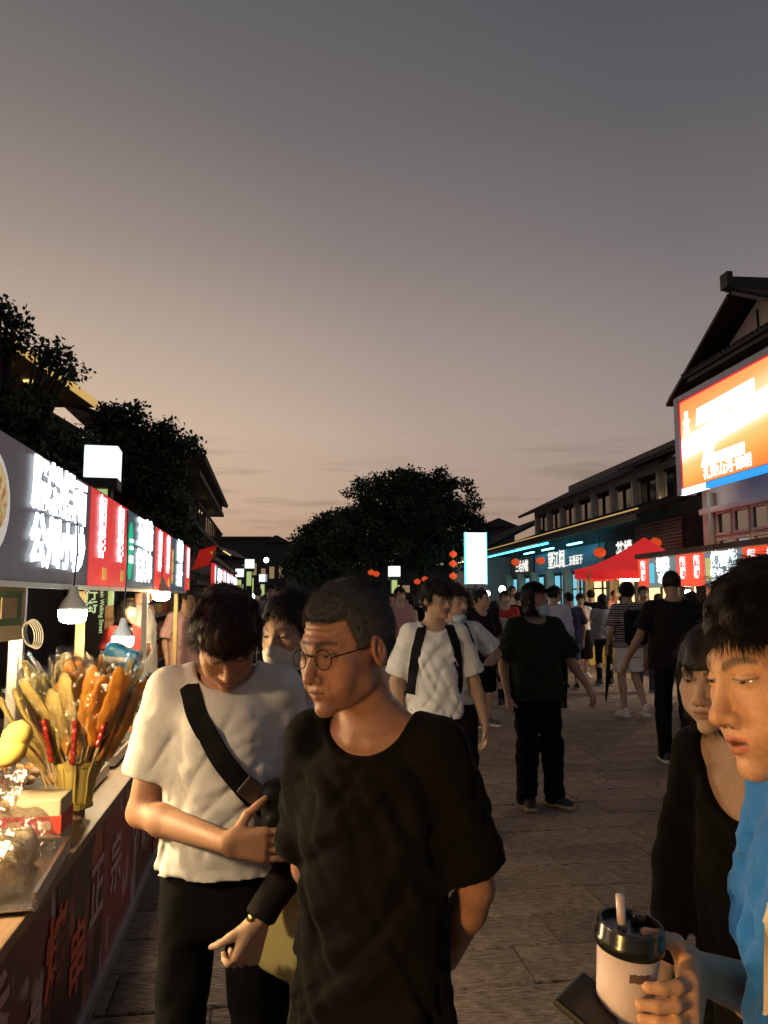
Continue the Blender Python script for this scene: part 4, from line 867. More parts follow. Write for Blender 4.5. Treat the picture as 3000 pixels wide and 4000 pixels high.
# ------------------------------------------------------------------ right side: long two-storey shop row
lr = rframe('shop_row', 'long two storey shop row with tiled eaves and blue lit fronts', 'building')
mb = MB(); mb.box((5, 10.6, 2.0), (9.0, 20.4, 4.0)); mb.build('ground_floor', M_dark, lr)
mb = MB(); mb.box((5.8, 10.6, 5.2), (7.6, 20.2, 2.3)); mb.build('upper_floor', M_wall, lr)
tile_roof('lower_roof', (-.85, .45, 4.02), (-.85, 21.2, 4.02), (2.02, 20.6, 5.0), (2.02, .45, 5.0), lr)
tile_roof('upper_roof', (1.2, 3.5, 6.05), (1.2, 21.6, 6.05), (5.0, 23.5, 7.85), (5.0, 7.5, 7.85), lr)
tile_roof('side_roof', (1.3, .35, 6.35), (1.3, 7.2, 6.35), (4.0, 7.2, 7.3), (4.0, .35, 7.3), lr)
mb = MB(); mb.bar((5.0, 7.3, 7.98), (5.0, 23.7, 7.98), .34, .36); mb.build('ridge_cap', M_tile, lr)
mb = MB(); mb.box((-.86, 10.8, 3.90), (.07, 20.6, .16)); mb.build('eave_board', M_dark_wood, lr)
mb = MB(); mb.box((-.80, 15.2, 3.74), (.05, 11.5, .07)); mb.build('blue_neon', glow('neon_blue', (.08, .75, 1.0), 4.0), lr)
mb = MB(); mb.box((-.84, 10.6, 4.13), (.03, 20.2, .035)); mb.build('gold_eave_light', glow('neon_gold', (1.0, .62, .2), .55), lr)
for i in range(9):
    y = 1.6 + i * 2.2; mb = MB(); mb.box((1.97, y, 5.35), (.08, 1.35, 1.05)); w = mb.build('window', M_glass_dk, lr)
    mb = MB(); mb.box((1.93, y, 5.92), (.12, 1.55, .10)); mb.box((1.93, y, 4.80), (.12, 1.55, .08)); mb.box((1.92, y, 5.35), (.1, .06, 1.0)); mb.build('window_frame', M_dark_wood, w)
for i in range(10):
    mb = MB(); mb.box((1.88, .5 + i * 2.2, 5.4), (.2, .2, 1.8)); mb.build('pilaster', M_wall, lr)
for y in (2.2, 4.8):
    mb = MB(); mb.box((1.80, y, 4.92), (.06, .5, .05)); mb.build('uplight', glow('uplight_warm', (1, .75, .3), 14), lr)
M_signboard = mat('sign_board_dark', (0.05, 0.045, 0.05), 0.5); M_signboard_b = mat('sign_board_blue', (0.10, 0.22, 0.30), 0.5, noise=.1)
for (y0, y1, mt) in ((1.0, 6.2, M_dark_wood), (6.4, 15.6, M_signboard_b), (15.9, 20.2, M_signboard)):
    mb = MB(); mb.box((.44, (y0 + y1) / 2, 3.10), (.10, y1 - y0, .95)); mb.build('sign_board', mt, lr)
M_sign_txt = glow('shop_text', (.95, .93, .85), 1.1); M_sign_txt2 = glow('shop_text_dark', (.05, .08, .1), .2)
def face_street(o, x, y, z): o.location = (x, y, z); o.rotation_euler = (0, 0, R(-90)); return o
face_street(text_mesh('三毛小馆', .62, M_sign_txt, 'shop_lettering', lr, .02, .02), .37, 18.0, 3.1)
face_street(text_mesh('望江阁', .80, M_sign_txt, 'shop_lettering', lr, .02, .015), .37, 12.2, 3.15)
face_street(text_mesh('五香豆干', .42, M_sign_txt, 'shop_lettering', lr, .02, .01), .37, 9.6, 3.05)
face_street(text_mesh('茶楼', .70, M_sign_txt, 'shop_lettering', lr, .02, .02), .37, 4.6, 3.1)
M_shop_in = mat('shop_interior', (0.25, 0.30, 0.32), 0.7, emit=(.20, .60, .78), es=.95)
M_shop_in2 = mat('shop_interior_warm', (0.35, 0.30, 0.22), 0.7, emit=(1.0, .72, .32), es=1.7)
for i in range(8):
    y = 1.9 + i * 2.45
    mb = MB(); mb.box((.47, y, 1.35), (.05, 1.9, 2.3)); w = mb.build('shop_front', M_shop_in if i > 2 else M_shop_in2, lr)
    mb = MB(); mb.box((.42, y, 1.35), (.08, .06, 2.3)); mb.box((.42, y, 1.9), (.08, 1.9, .06)); mb.build('mullion', M_dark_wood, w)
    mb = MB(); mb.box((.30, y + 1.22, 1.4), (.34, .34, 2.7)); mb.build('pillar', mat('pillar_cream', (.42, .36, .27), .7, noise=.1), lr, bevel=.02)
for i, y in enumerate((8.0, 11.5, 14.5)):
    mb = MB(); mb.box((-.2, y, 3.62), (.08, 1.6, .05)); mb.build('sign_tube', glow('tube_cyan', (.15, .75, 1.0), 9), lr)
mb = MB()
for i in range(26): mb.box((.40, 1.3, 4.0 - i * .0), (.01, .01, .01)) if i == 0 else None
M_shutter = mat('slat_brown', (.16, .07, .05), .5, noise=.2)
for i in range(12):
    mb = MB(); mb.box((.36, 1.9, 2.75 + i * .10), (.05, 3.2, .075)); mb.build('slat', M_shutter, lr)
# lower white-walled house at the far end of the row
wh = rframe('white_house', 'pale blue lit white walled house beside the vertical sign', 'house')
mb = MB(); mb.box((3.4, 27.0, 1.9), (8, 10.5, 3.8)); mb.build('wall', mat('white_wall_clean', (.6, .6, .58), .8, noise=.08, nscale=2), wh)
tile_roof('roof', (-.9, 21.5, 4.2), (-.9, 32.5, 4.2), (3.4, 32.5, 6.3), (3.4, 21.5, 6.3), wh)
mb = MB(); mb.box((-.62, 27, 3.86), (.06, 10, .06)); mb.build('cove_light', glow('cove_warm', (1.0, .85, .6), 5.0), wh)
mb = MB(); mb.box((-.66, 24.5, 3.3), (.05, 3.0, .05)); mb.build('blue_tube', glow('tube_blue', (.1, .55, 1.0), 10.0), wh)
for i in range(4):
    mb = MB(); mb.box((-.62, 23.2 + i * 1.35, 1.75), (.06, .85, .8)); w = mb.build('window', mat('window_blue', (.04, .12, .16), .2), wh)
    mb = MB(); mb.box((-.66, 23.2 + i * 1.35, 1.32), (.12, .95, .06)); mb.build('sill', M_wall, w)
# ------------------------------------------------------------------ far buildings closing the street
def far_block(name, px0, px1, pyt, Y, label, mt=M_dark, depth=8, roof=None, nwin=0):
    a = at(px0, pyt, Y); b = at(px1, pyt, Y); root = empty(name, ((a.x + b.x) / 2, Y, 0), 0, label, 'building'); w = b.x - a.x; h = a.z
    mb = MB(); mb.box((0, depth / 2, h / 2), (w, depth, h)); mb.build('wall', mt, root)
    if roof == 'gable':
        mb = MB(); r = h * .10; mb.add([(-w / 2 - .4, -.5, h), (w / 2 + .4, -.5, h), (w / 2 + .4, depth, h), (-w / 2 - .4, depth, h), (0, -.5, h + r), (0, depth, h + r)], [(0, 1, 4), (1, 2, 5, 4), (2, 3, 5), (3, 0, 4, 5), (3, 2, 1, 0)]); mb.build('roof', M_tile, root)
    else:
        mb = MB(); mb.box((0, depth / 2, h + .1), (w + .5, depth + .4, .25)); mb.build('roof', M_tile, root)
    rr = random.Random(px0)
    for i in range(nwin):
        mb = MB(); x = -w / 2 + w * (i + .5) / nwin; mb.box((x, -.02, h * .55 + rr.uniform(-.3, .3)), (w / nwin * .5, .08, h * .16)); mb.build('window', M_glass_dk if rr.random() < .6 else glow('window_lit_dim', (1, .7, .35), .25), root)
    return root
far_block('far_building', 830, 1050, 2105, 75, 'far low dark block left of the street trees', nwin=6)
far_block('far_building', 1045, 1120, 2120, 62, 'narrow dark house with pitched roof at the end of the street', roof='gable', nwin=2)
far_block('far_building', 1880, 2010, 2060, 60, 'dark roofed block behind the vertical white sign', roof='gable', nwin=3)
far_block('far_building', 1100, 1900, 2215, 90, 'long dark block closing the street behind the trees', nwin=14)
gb = far_block('far_building', 790, 905, 2200, 50, 'small dark gabled hall with a gold lit gable edge', nwin=3)
p0, p1, p2 = at(795, 2170, 49.6), at(843, 2130, 49.6), at(885, 2165, 49.6)
for q in gb.children:
    if q.name.startswith('roof'): bpy.data.objects.remove(q)
w = (p2 - p0).x; cx = (p0.x + p2.x) / 2 - gb.location.x; zt = p1.z; zb = p0.z
mb = MB(); mb.add([(cx - w / 2 - .4, -.5, zb), (cx + w / 2 + .4, -.5, zb), (cx + w / 2 + .4, 6, zb), (cx - w / 2 - .4, 6, zb), (cx, -.5, zt), (cx, 6, zt)], [(0, 1, 4), (1, 2, 5, 4), (2, 3, 5), (3, 0, 4, 5), (3, 2, 1, 0)]); mb.build('roof', M_tile, gb)
mb = MB(); mb.bar((cx - w / 2 - .3, -.56, zb), (cx, -.56, zt - .03), .08, .10, (0, -1, 0)); mb.bar((cx + w / 2 + .3, -.56, zb), (cx, -.56, zt - .03), .08, .10, (0, -1, 0)); mb.build('gold_edge_light', glow('edge_gold', (1.0, .72, .25), 1.0), gb)
# left: building with gold-lit eaves high up, and a balconied block farther on
lb = empty('eaves_building', (-7.75, 20.0, 0), R(1.8), 'tall dark building with gold lit eaves high at the left', 'building')
mb = MB(); mb.box((-4.6, -5, 3.1), (8, 12, 6.2)); mb.build('wall', M_dark, lb)
mb = MB(); mb.box((-4.0, -5.4, 6.72), (8.0, 11.5, .10)); mb.build('roof_slab', mat('soffit', (.25, .17, .09), .7), lb)
mb = MB(); mb.box((.03, -5.4, 6.74), (.05, 11.5, .20)); mb.build('gold_fascia', mat('gold_fascia', (.5, .33, .1), .4, emit=(1.0, .62, .18), es=.55), lb)
for i in range(7):
    mb = MB(); mb.lathe([(.13, 0), (.16, .03)], (-.7, -.9 - i * 1.35, 6.62), 12); mb.build('downlight', glow('downlight_gold', (1.0, .65, .2), 1.6), lb)
for i in range(6):
    mb = MB(); mb.box((-.58, -1.2 - i * 1.8, 4.6), (.06, 1.1, 1.2)); mb.build('window', M_glass_dk, lb)
bb_ = empty('balcony_building', (-7.4, 31.5, 0), R(8.5), 'dark balconied building with tiled eaves beyond the left stalls', 'building')
mb = MB(); mb.box((-4, -5, 2.6), (8, 12, 5.2)); mb.build('wall', M_dark, bb_)
for z in (2.0, 3.5, 5.0):
    mb = MB(); mb.box((.35, -5, z), (.8, 11.6, .12)); mb.build('balcony', M_dark_wood, bb_)
    for i in range(14):
        mb = MB(); mb.box((.70, -.1 - i * .8, z + .35), (.05, .05, .6)); mb.build('baluster', M_dark_wood, bb_)
    mb = MB(); mb.box((.70, -5, z + .68), (.06, 11.4, .05)); mb.build('rail', M_dark_wood, bb_)
tile_roof('eaves_roof', (.9, -11, 5.4), (.9, .9, 5.4), (-3, .9, 6.9), (-3, -11, 6.9), bb_, .3)
for (y, z) in ((-.6, 4.6), (-3.5, 3.05), (-5.2, 4.5), (-1.2, 1.6)):
    mb = MB(); mb.box((.3, y, z), (.06, .9, .05)); mb.build('strip_light', glow('strip_gold', (1.0, .70, .25), 1.2), bb_)
# ------------------------------------------------------------------ left row of stalls: local x across the street (right +), local y along it
def lrow(name, label, cat, group=None, s=0.0, t=0.0):
    return empty(name, (s * math.cos(ST) - t * math.sin(ST), s * math.sin(ST) + t * math.cos(ST), 0), ST, label, cat, group)
def lw(s, t, z=0.0): return Vector((s * math.cos(ST) - t * math.sin(ST), s * math.sin(ST) + t * math.cos(ST), z))
def face_right(o, x, y, z): o.location = (x, y, z); o.rotation_euler = (0, 0, R(90)); return o
M_fascia = mat('fascia_slate', (0.075, 0.068, 0.082), 0.4, emit=(.20, .17, .24), es=.13, noise=.05)
M_fascia_t = mat('fascia_teal', (0.04, 0.07, 0.09), 0.4, emit=(.05, .11, .16), es=.35, noise=.05)
M_frame = mat('fascia_frame', (0.55, 0.55, 0.55), 0.4, metal=.5)
M_canvas = mat('stall_canvas', (0.10, 0.085, 0.07), .85, noise=.15, nscale=5)
M_table = mat('table_wood', (0.20, 0.125, 0.075), .5, noise=.3, nscale=10, stretch=(6, 1, 1), bump=.15)
def banner_mat(name, base, ink, sc, lo, hi, seed):
    m = mat(name, base, .45, noise=.15, nscale=6); nt = m.node_tree; L = nt.links; b = nt.nodes['Principled BSDF']
    geo = nt.nodes.new('ShaderNodeTexCoord'); mp = nt.nodes.new('ShaderNodeMapping'); mp.inputs['Location'].default_value = (seed, seed * 2, seed); mp.inputs['Scale'].default_value = (1, sc[0], sc[1]); L.new(geo.outputs['Object'], mp.inputs[0])
    n = nt.nodes.new('ShaderNodeTexNoise'); n.inputs['Scale'].default_value = 1; n.inputs['Detail'].default_value = 2; L.new(mp.outputs[0], n.inputs[0])
    r = nt.nodes.new('ShaderNodeMapRange'); L.new(n.outputs[0], r.inputs[0]); r.inputs[1].default_value = lo; r.inputs[2].default_value = hi
    mx = nt.nodes.new('ShaderNodeMix'); mx.data_type = 'RGBA'; L.new(r.outputs[0], mx.inputs[0]); L.new(b.inputs['Base Color'].links[0].from_socket, mx.inputs[6]); mx.inputs[7].default_value = (*ink, 1); L.new(mx.outputs[2], b.inputs['Base Color'])
    return m
M_ban_a = banner_mat('banner_dark', (0.035, 0.012, 0.012), (0.40, 0.07, 0.04), (5, 2.2), .60, .68, 2)
M_ban_b = banner_mat('banner_red', (0.22, 0.025, 0.03), (0.45, 0.28, 0.30), (7, 3), .62, .66, 5)
M_ban_c = banner_mat('banner_wine', (0.10, 0.018, 0.022), (0.38, 0.30, 0.34), (6, 3.4), .60, .64, 9)
M_ink = mat('banner_ink_pink', (0.50, 0.30, 0.33), .5); M_ink_r = mat('banner_ink_orange', (0.60, 0.10, 0.05), .5)
def panel(parent, y0, y1, m, name, x=-1.0, z0=1.66, z1=2.20):
    mb = MB(); mb.box((x, (y0 + y1) / 2, (z0 + z1) / 2), (.06, y1 - y0 - .004, z1 - z0)); return mb.build(name, m, parent)
def stall(t0, t1, label, fm, text_rows, tsz, red=(.56, .56), posts=((0, 'w'), (1, 'y')), counter=True, ban=(M_ban_a, M_ban_b, M_ban_c), zt=.72):
    root = lrow('market_stall', label, 'market stall', 'lit snack stalls along the left side')
    panel(root, t0, t0 + red[0], M_red_panel, 'red_panel') if red[0] else None
    panel(root, t1 - red[1], t1, M_red_panel, 'red_panel') if red[1] else None
    fp = panel(root, t0 + red[0], t1 - red[1], fm, 'fascia_panel', -1.003)
    for yy in ((t0 + red[0] / 2,) if red[0] else ()) + ((t1 - red[1] / 2,) if red[1] else ()):
        face_right(text_mesh('韶样', .185, M_cream_text, 'panel_lettering', root, .006, .035, vertical=True), -.962, yy, 1.99)
        mb = MB(); mb.box((-.966, yy + .12, 1.735), (.006, .09, .07)); mb.build('panel_badge', mat('badge_gold', (.6, .42, .08), .4, emit=(1, .65, .1), es=.3), root)
    mid = (t0 + red[0] + t1 - red[1]) / 2
    for i, (row, dy) in enumerate(text_rows): face_right(text_mesh(row, tsz, M_white_text, 'fascia_lettering', root, .008, .03), -.962, mid + dy, 1.94 + (len(text_rows) - 1) * tsz * .52 - i * tsz * 1.02)
    mb = MB(); mb.box((-1.0, (t0 + t1) / 2, 1.648), (.07, t1 - t0 - .01, .022)); mb.build('fascia_trim', M_frame, root)
    for (u, c) in posts:
        y = t0 + (t1 - t0) * u; mm = {'w': M_metal_w, 'y': M_metal_y, 'g': M_metal}[c]
        mb = MB(); mb.box((-1.05, y, .815), (.045, .045, 1.63)); mb.build('post', mm, root, bevel=.004)
        mb = MB(); mb.box((-2.7, y, 1.1), (.045, .045, 2.2)); mb.build('post', M_metal, root, bevel=.004)
    mb = MB(); mb.add([(-.98, t0, 2.21), (-.98, t1, 2.21), (-1.85, t1, 2.62), (-1.85, t0, 2.62), (-2.75, t0, 2.21), (-2.75, t1, 2.21)], [(0, 1, 2, 3), (3, 2, 5, 4), (0, 3, 4), (1, 5, 2)]); mb.build('canopy', M_canvas, root)
    if counter:
        mb = MB(); mb.box((-1.12, (t0 + t1) / 2, zt - .02), (.94, t1 - t0 - .02, .04)); mb.build('counter_top', M_table, root, bevel=.004)
        n = 4; w = (t1 - t0 - .04) / n
        for i in range(n):
            mb = MB(); mb.box((-.672, t0 + .02 + w * (i + .5), (zt - .05) / 2 + .02), (.02, w - .012, zt - .09)); q = mb.build('front_banner', ban[(i + int(t0)) % 3], root)
        mb = MB(); mb.box((-.655, (t0 + t1) / 2, .035), (.03, t1 - t0, .05)); mb.build('foot_rail', M_metal, root)
        for y in (t0 + .1, t1 - .1):
            mb = MB(); mb.box((-1.5, y, zt / 2 - .02), (.05, .05, zt - .04)); mb.build('leg', M_metal, root)
    return root
s1 = stall(2.0, 4.94, 'nearest left stall with slate sign, bowl picture and large white lettering', M_fascia, [('肠粉捞面', .30), ('公州小炒', .30)], .235, posts=((0.50, 'g'), (0.885, 'y')))
s0 = stall(-0.9, 1.97, 'stall beside the camera with a wooden counter and dark red front', M_fascia, [('手作', 0), ('小吃', 0)], .24, posts=((0.1, 'g'), (.9, 'w')))
s2 = stall(4.95, 7.39, 'second left stall with teal sign and green round logo', M_fascia_t, [('五香脆', .08), ('辣烤串', .08)], .25, posts=((.80, 'w'),))
s3 = stall(7.40, 9.84, 'third left stall with teal sign and gold figure logo', M_fascia_t, [('鲜榨', .06), ('果汁', .06)], .25, posts=((.73, 'y'),))
# bowl picture on the near sign, logos on the next two
def disc(name, parent, y, z, ry, rz, m, x=-.963):
    mb = MB(); mb.slab([(x, y + ry * math.cos(a), z + rz * math.sin(a)) for a in np.linspace(0, 2 * math.pi, 28, endpoint=False)], .006); return mb.build(name, m, parent)
M_food = banner_mat('bowl_noodles', (0.80, 0.62, 0.30), (0.50, 0.22, 0.06), (26, 26), .45, .6, 3)
fb = M_food.node_tree.nodes['Principled BSDF']; M_food.node_tree.links.new(fb.inputs['Base Color'].links[0].from_socket, fb.inputs['Emission Color']); fb.inputs['Emission Strength'].default_value = .45
b_ = disc('bowl_picture', s1, 2.80, 1.93, .24, .20, mat('bowl_white', (.8, .78, .75), .4, emit=(1, .95, .9), es=.35)); disc('noodle_picture', s1, 2.80, 1.95, .20, .15, M_food, -.960)
disc('green_logo', s2, 5.62, 1.92, .09, .20, mat('logo_green', (.02, .45, .25), .4, emit=(.0, .8, .4), es=.5))
mb = MB(); mb.box((-.958, 5.62, 1.99), (.006, .10, .022)); mb.box((-.958, 5.62, 1.94), (.006, .10, .022)); mb.box((-.958, 5.62, 1.86), (.006, .12, .05)); mb.build('logo_bars', M_white_text, s2)
mb = MB(); mb.box((-.963, 8.03, 2.02), (.006, .08, .10)); mb.box((-.963, 8.03, 1.90), (.006, .12, .12)); mb.box((-.963, 8.03, 1.78), (.006, .07, .10)); mb.build('gold_logo', mat('logo_gold', (.6, .4, .08), .4, emit=(1, .65, .15), es=.45), s3)
# farther stalls beyond a gap
def far_stall(t0, t1, label):
    root = lrow('market_stall', label, 'market stall', 'lit snack stalls along the left side')
    panel(root, t0, t0 + .45, M_red_panel, 'red_panel'); panel(root, t1 - .45, t1, M_red_panel, 'red_panel'); panel(root, t0 + .45, t1 - .45, M_fascia_t, 'fascia_panel', -1.003)
    face_right(text_mesh('美食小吃', .34, M_white_text, 'fascia_lettering', root, .008, .03), -.962, (t0 + t1) / 2, 1.95)
    for y in (t0 + .1, t1 - .1):
        face_right(text_mesh('韶样', .17, M_cream_text, 'panel_lettering', root, .006, .03, vertical=True), -.962, y + (.12 if y < (t0 + t1) / 2 else -.12), 1.98)
        mb = MB(); mb.box((-1.05, y, .9), (.05, .05, 1.8)); mb.build('post', M_metal_y, root)
    mb = MB(); mb.box((-1.8, (t0 + t1) / 2, 2.3), (1.7, t1 - t0, .06)); mb.build('canopy', M_canvas, root)
    mb = MB(); mb.box((-1.1, (t0 + t1) / 2, .4), (.9, t1 - t0 - .1, .78)); mb.build('counter', M_ban_b, root)
far_stall(14.2, 17.4, 'fourth left stall, small lit sign beyond the hanging flag')
far_stall(17.6, 20.8, 'fifth left stall, tiny lit sign beyond the fourth stall')
far_stall(21.0, 24.2, 'farthest left stall sign at the end of the lit row')
# back wall of the nearest stall: dark green board with small gold lettering
bk = lrow('back_board', 'dark green glossy board behind the bulb of the nearest stall', 'board')
mb = MB(); mb.box((-2.75, 4.35, 1.15), (.05, 3.5, 1.5)); mb.build('board', mat('board_green', (.010, .028, .022), .18, noise=.2), bk)
for i, (z, c) in enumerate(((1.52, '八'), (1.44, '元'), (1.36, '六'))): face_right(text_mesh(c, .07, glow('board_text', (.9, .8, .2), .5), 'board_lettering', bk, .004), -2.715, 4.75, z)

# ------------------------------------------------------------------ hanging bulbs
M_bulb_w = glow('bulb_white', (.93, 1.0, .97), 110); M_bulb_y = glow('bulb_warm', (1.0, .72, .37), 330)
M_bulb_o = glow('bulb_orange', (1.0, .55, .18), 420)
M_bulb_body = mat('bulb_body', (.38, .38, .37), .4)
def bulb(p, label, mt, r=.058, cord=.35, group='bulbs hanging in the left stalls'):
    root = empty('hanging_bulb', p, 0, label, 'lamp', group)
    mb = MB(); mb.lathe([(r * .55, -r * .95), (r * .92, -r * .75), (r, -r * .35), (r, r * .05)], (0, 0, 0), 18); mb.build('glowing_cap', mt, root, smooth=True)
    mb = MB(); mb.lathe([(r, r * .06), (r * .97, r * .3), (r * .74, r * .75), (r * .42, r * 1.15), (r * .32, r * 1.7), (r * .24, r * 1.85)], (0, 0, 0), 16); mb.build('bulb_body', M_bulb_body, root, smooth=True)
    mb = MB(); mb.tube([(0, 0, r * 1.8), (.01, 0, r * 1.8 + cord * .5), (0, 0, r * 1.8 + cord)], .004, 5); mb.build('cord', M_wire, root); return root
bulb(at(284, 2385, 3.75), 'white glowing bulb hanging under the slate sign of the nearest stall', M_bulb_w, .064)
bulb(at(480, 2490, 4.3), 'warm glowing bulb hanging low above the candy bunch', M_bulb_y, .058, .6)
bulb(at(630, 2315, 7.0), 'warm bulb glowing under the red panels of the second stall', M_bulb_y, .075, .2)
bulb(lw(-1.16, 2.40, 1.46), 'warm bulb of the nearest stall hanging over the snack bags', M_bulb_y, .100, .6)
bulb(lw(-1.30, 1.35, 1.74), 'warm bulb of the near stall hanging over its counter', M_bulb_y, .080, .4)
bulb(lw(-1.02, 0.0, 1.40), 'warm bulb at the near end of the stall beside the camera', M_bulb_o, .098, .7)
mb = MB(); n = 14
for i in range(n): mb.box((-1.30 + i * .055, .62 + .015 * math.sin(i * 1.7), 1.42), (.06, .012, .96))
mb.build('light_blocking_curtain', M_canvas, s0)  # unseen curtain added to shade the front man from the near bulb
bulb(lw(-1.3, 8.6, 1.60), 'warm bulb inside the third left stall', M_bulb_y, .06, .5)
for i, t in enumerate((15.5, 19.2, 22.5)):
    bulb(lw(-.93, t, 1.62), 'small bright bulb under the %s of the far left stalls' % ('first', 'second', 'third')[i], M_bulb_w, .09, .15)

# ------------------------------------------------------------------ cube-topped light pillar and its fellows down the street
M_cube = mat('cube_lamp', (.8, .8, .8), .4, emit=(.84, .97, .93), es=1.15); M_pil_y = mat('pillar_panel_lit', (.4, .45, .15), .4, emit=(.62, .80, .30), es=.62)
M_pil_txt = glow('pillar_text', (.70, .85, .42), .8)
def pillar(px, Y, label, text=False, sc=1.0, pyc=1812):
    p = at(px, pyc, Y); root = empty('light_pillar', (p.x, p.y, 0), R(12), label, 'street lamp', 'cube topped light pillars'); zc = p.z; h = .40 * sc
    mb = MB(); mb.box((0, 0, zc), (h, h, h)); mb.build('cube_lamp', M_cube, root, bevel=.012)
    mb = MB(); mb.box((0, 0, zc - h * .5 - .07), (h * 1.02, h * 1.02, .13)); mb.box((0, 0, (zc - h * .5 - .13) / 2), (h * .62, h * .62, zc - h * .5 - .13)); mb.build('shaft', M_black, root, bevel=.006)
    mb = MB(); mb.box((-.02, -h * .315, zc - h * .5 - .45), (h * .52, .02, .62)); mb.build('lit_panel', M_pil_y, root)
    mb = MB(); mb.box((h * .40, -.02, zc * .42), (.05, h * .40, zc * .75)); mb.build('lit_strip', M_pil_y, root)
    if text:
        t = text_mesh('步行街', .16, M_pil_txt, 'pillar_lettering', root, .004, .02, vertical=True); t.location = (-.06, -h * .33, 1.62)
        t = text_mesh('Mountain Walking Street', .068, M_pil_txt, 'pillar_lettering', root, .004, .01); t.location = (.07, -h * .33, 1.50); t.rotation_euler = (0, R(90), 0)
    return root
pillar(403, 9.6, 'light pillar with a large glowing white cube above the near stalls', True)
pillar(975, 34, 'far light pillar with the biggest small white cube past the stalls', pyc=2203)
pillar(936, 38, 'far light pillar with a dim white cube left of its neighbour', pyc=2238)
pillar(1027, 42, 'far light pillar whose cube shows right of the other two', pyc=2258)
pillar(1540, 30, 'thin pale green lit pillar under the street tree', pyc=2232)
# street lamp glare
def globe(p, r, label, mt, group='distant lamps'):
    root = empty('street_lamp', (p.x, p.y, 0), 0, label, 'street lamp', group)
    mb = MB(); mb.lathe([(r * .3, -r), (r * .8, -r * .6), (r, 0), (r * .8, r * .6), (r * .3, r)], (0, 0, p.z), 12); mb.build('lamp_globe', mt, root, smooth=True)
    mb = MB(); mb.tube([(0, 0, 0), (0, 0, p.z - r)], .03, 6); mb.build('pole', M_black, root)
M_lamp_far = glow('lamp_far', (.92, 1.0, .95), 20)
globe(at(1040, 2188, 40), .13, 'bright round street lamp beside the far roofs', M_lamp_far)
globe(at(998, 2325, 24), .10, 'bright lamp low among the far left crowd', M_lamp_far)
globe(at(1553, 2312, 22), .08, 'bright lamp low under the street tree', M_lamp_far)
globe(at(1962, 2302, 20), .09, 'bright lamp left of the capped man', M_lamp_far)
globe(at(1905, 2318, 21), .07, 'second bright lamp left of the capped man, slightly lower', M_lamp_far)
for i, px in enumerate((1113, 1157, 1188)): globe(at(px, 2308, 45), .09, 'tiny greenish lamp in a far row, %s from the left' % ('first', 'second', 'third')[i], M_lamp_far)

# ------------------------------------------------------------------ flag on a line
fl = empty('flag', at(770, 2150, 10.8), R(10), 'red flag with yellow stars hanging from a line', 'flag')
nx, nz = 14, 10; W, Hh = .30, .17; vs = []; fs = []
k = 10.8 / FPX
for j in range(nz + 1):
    for i in range(nx + 1):
        u, v = i / nx, j / nz; vs.append(((u * 66 - (v * 28)) * k + 10 * k, .012 * math.sin(u * 9 + v * 3), (-v * 78 + u * 20 - 20) * k + .08))
for j in range(nz):
    for i in range(nx): a = j * (nx + 1) + i; fs.append((a, a + nx + 1, a + nx + 2, a + 1))
o = mesh_obj('cloth', vs, fs, mat('flag_red', (.62, .02, .015), .7, emit=(1, .03, .02), es=.12), fl, True)
md = o.modifiers.new('thickness', 'SOLIDIFY'); md.thickness = .003
def star(c, r, parent, m):
    pts = []
    for i in range(10): a = math.pi / 2 + i * math.pi / 5; rr = r if i % 2 == 0 else r * .4; pts.append((c[0] + rr * math.cos(a), c[1], c[2] + rr * math.sin(a)))
    mb = MB(); b = len(pts); mb.add(pts, [tuple(range(10))]); return mb.build('star', m, parent)
M_star = mat('star_yellow', (.8, .55, .03), .6, emit=(1, .7, .05), es=.15)
star((56 * k, -.03, -8 * k), .030, fl, M_star)
for (x, z) in ((68, 2), (72, -8), (70, -18), (64, -26)): star((x * k, -.03, z * k), .010, fl, M_star)
mb = MB(); a, b = at(725, 2165, 10.8) - fl.location, at(842, 2200, 13.5) - fl.location; mb.tube([a, (a + b) / 2 - Vector((0, 0, .02)), b], .006, 5); mb.build('line', M_metal_w, fl)

# ------------------------------------------------------------------ vertical white sign, lanterns
vs_ = empty('vertical_sign', (at(1858, 2180, 26).x, 26, 0), R(4), 'tall glowing white vertical sign under the street tree', 'sign')
mb = MB(); z0, z1 = at(1858, 2280, 26).z, at(1858, 2082, 26).z; mb.box((0, 0, (z0 + z1) / 2), (.70, .16, z1 - z0)); mb.build('light_box', M_white_glow, vs_, bevel=.01)
t = text_mesh('江南茶', .30, glow('sign_dark_text', (.15, .4, .45), .5), 'sign_lettering', vs_, .004, vertical=True); t.location = (.04, -.086, (z0 + z1) / 2 - .25)
mb = MB(); mb.tube([(0, .05, 0), (0, .05, z0)], .05, 8); mb.build('pole', M_black, vs_)
mb = MB(); mb.box((-.36, 0, (z0 + z1) / 2), (.03, .18, z1 - z0 + .04)); mb.box((.36, 0, (z0 + z1) / 2), (.03, .18, z1 - z0 + .04)); mb.build('edge_frame', glow('sign_cyan_edge', (.1, .9, 1.0), 1.6), vs_)
M_lantern = mat('lantern_red', (.65, .04, .015), .5, emit=(1.0, .10, .02), es=.55); M_gold = mat('lantern_gold', (.6, .4, .1), .4, metal=.3)
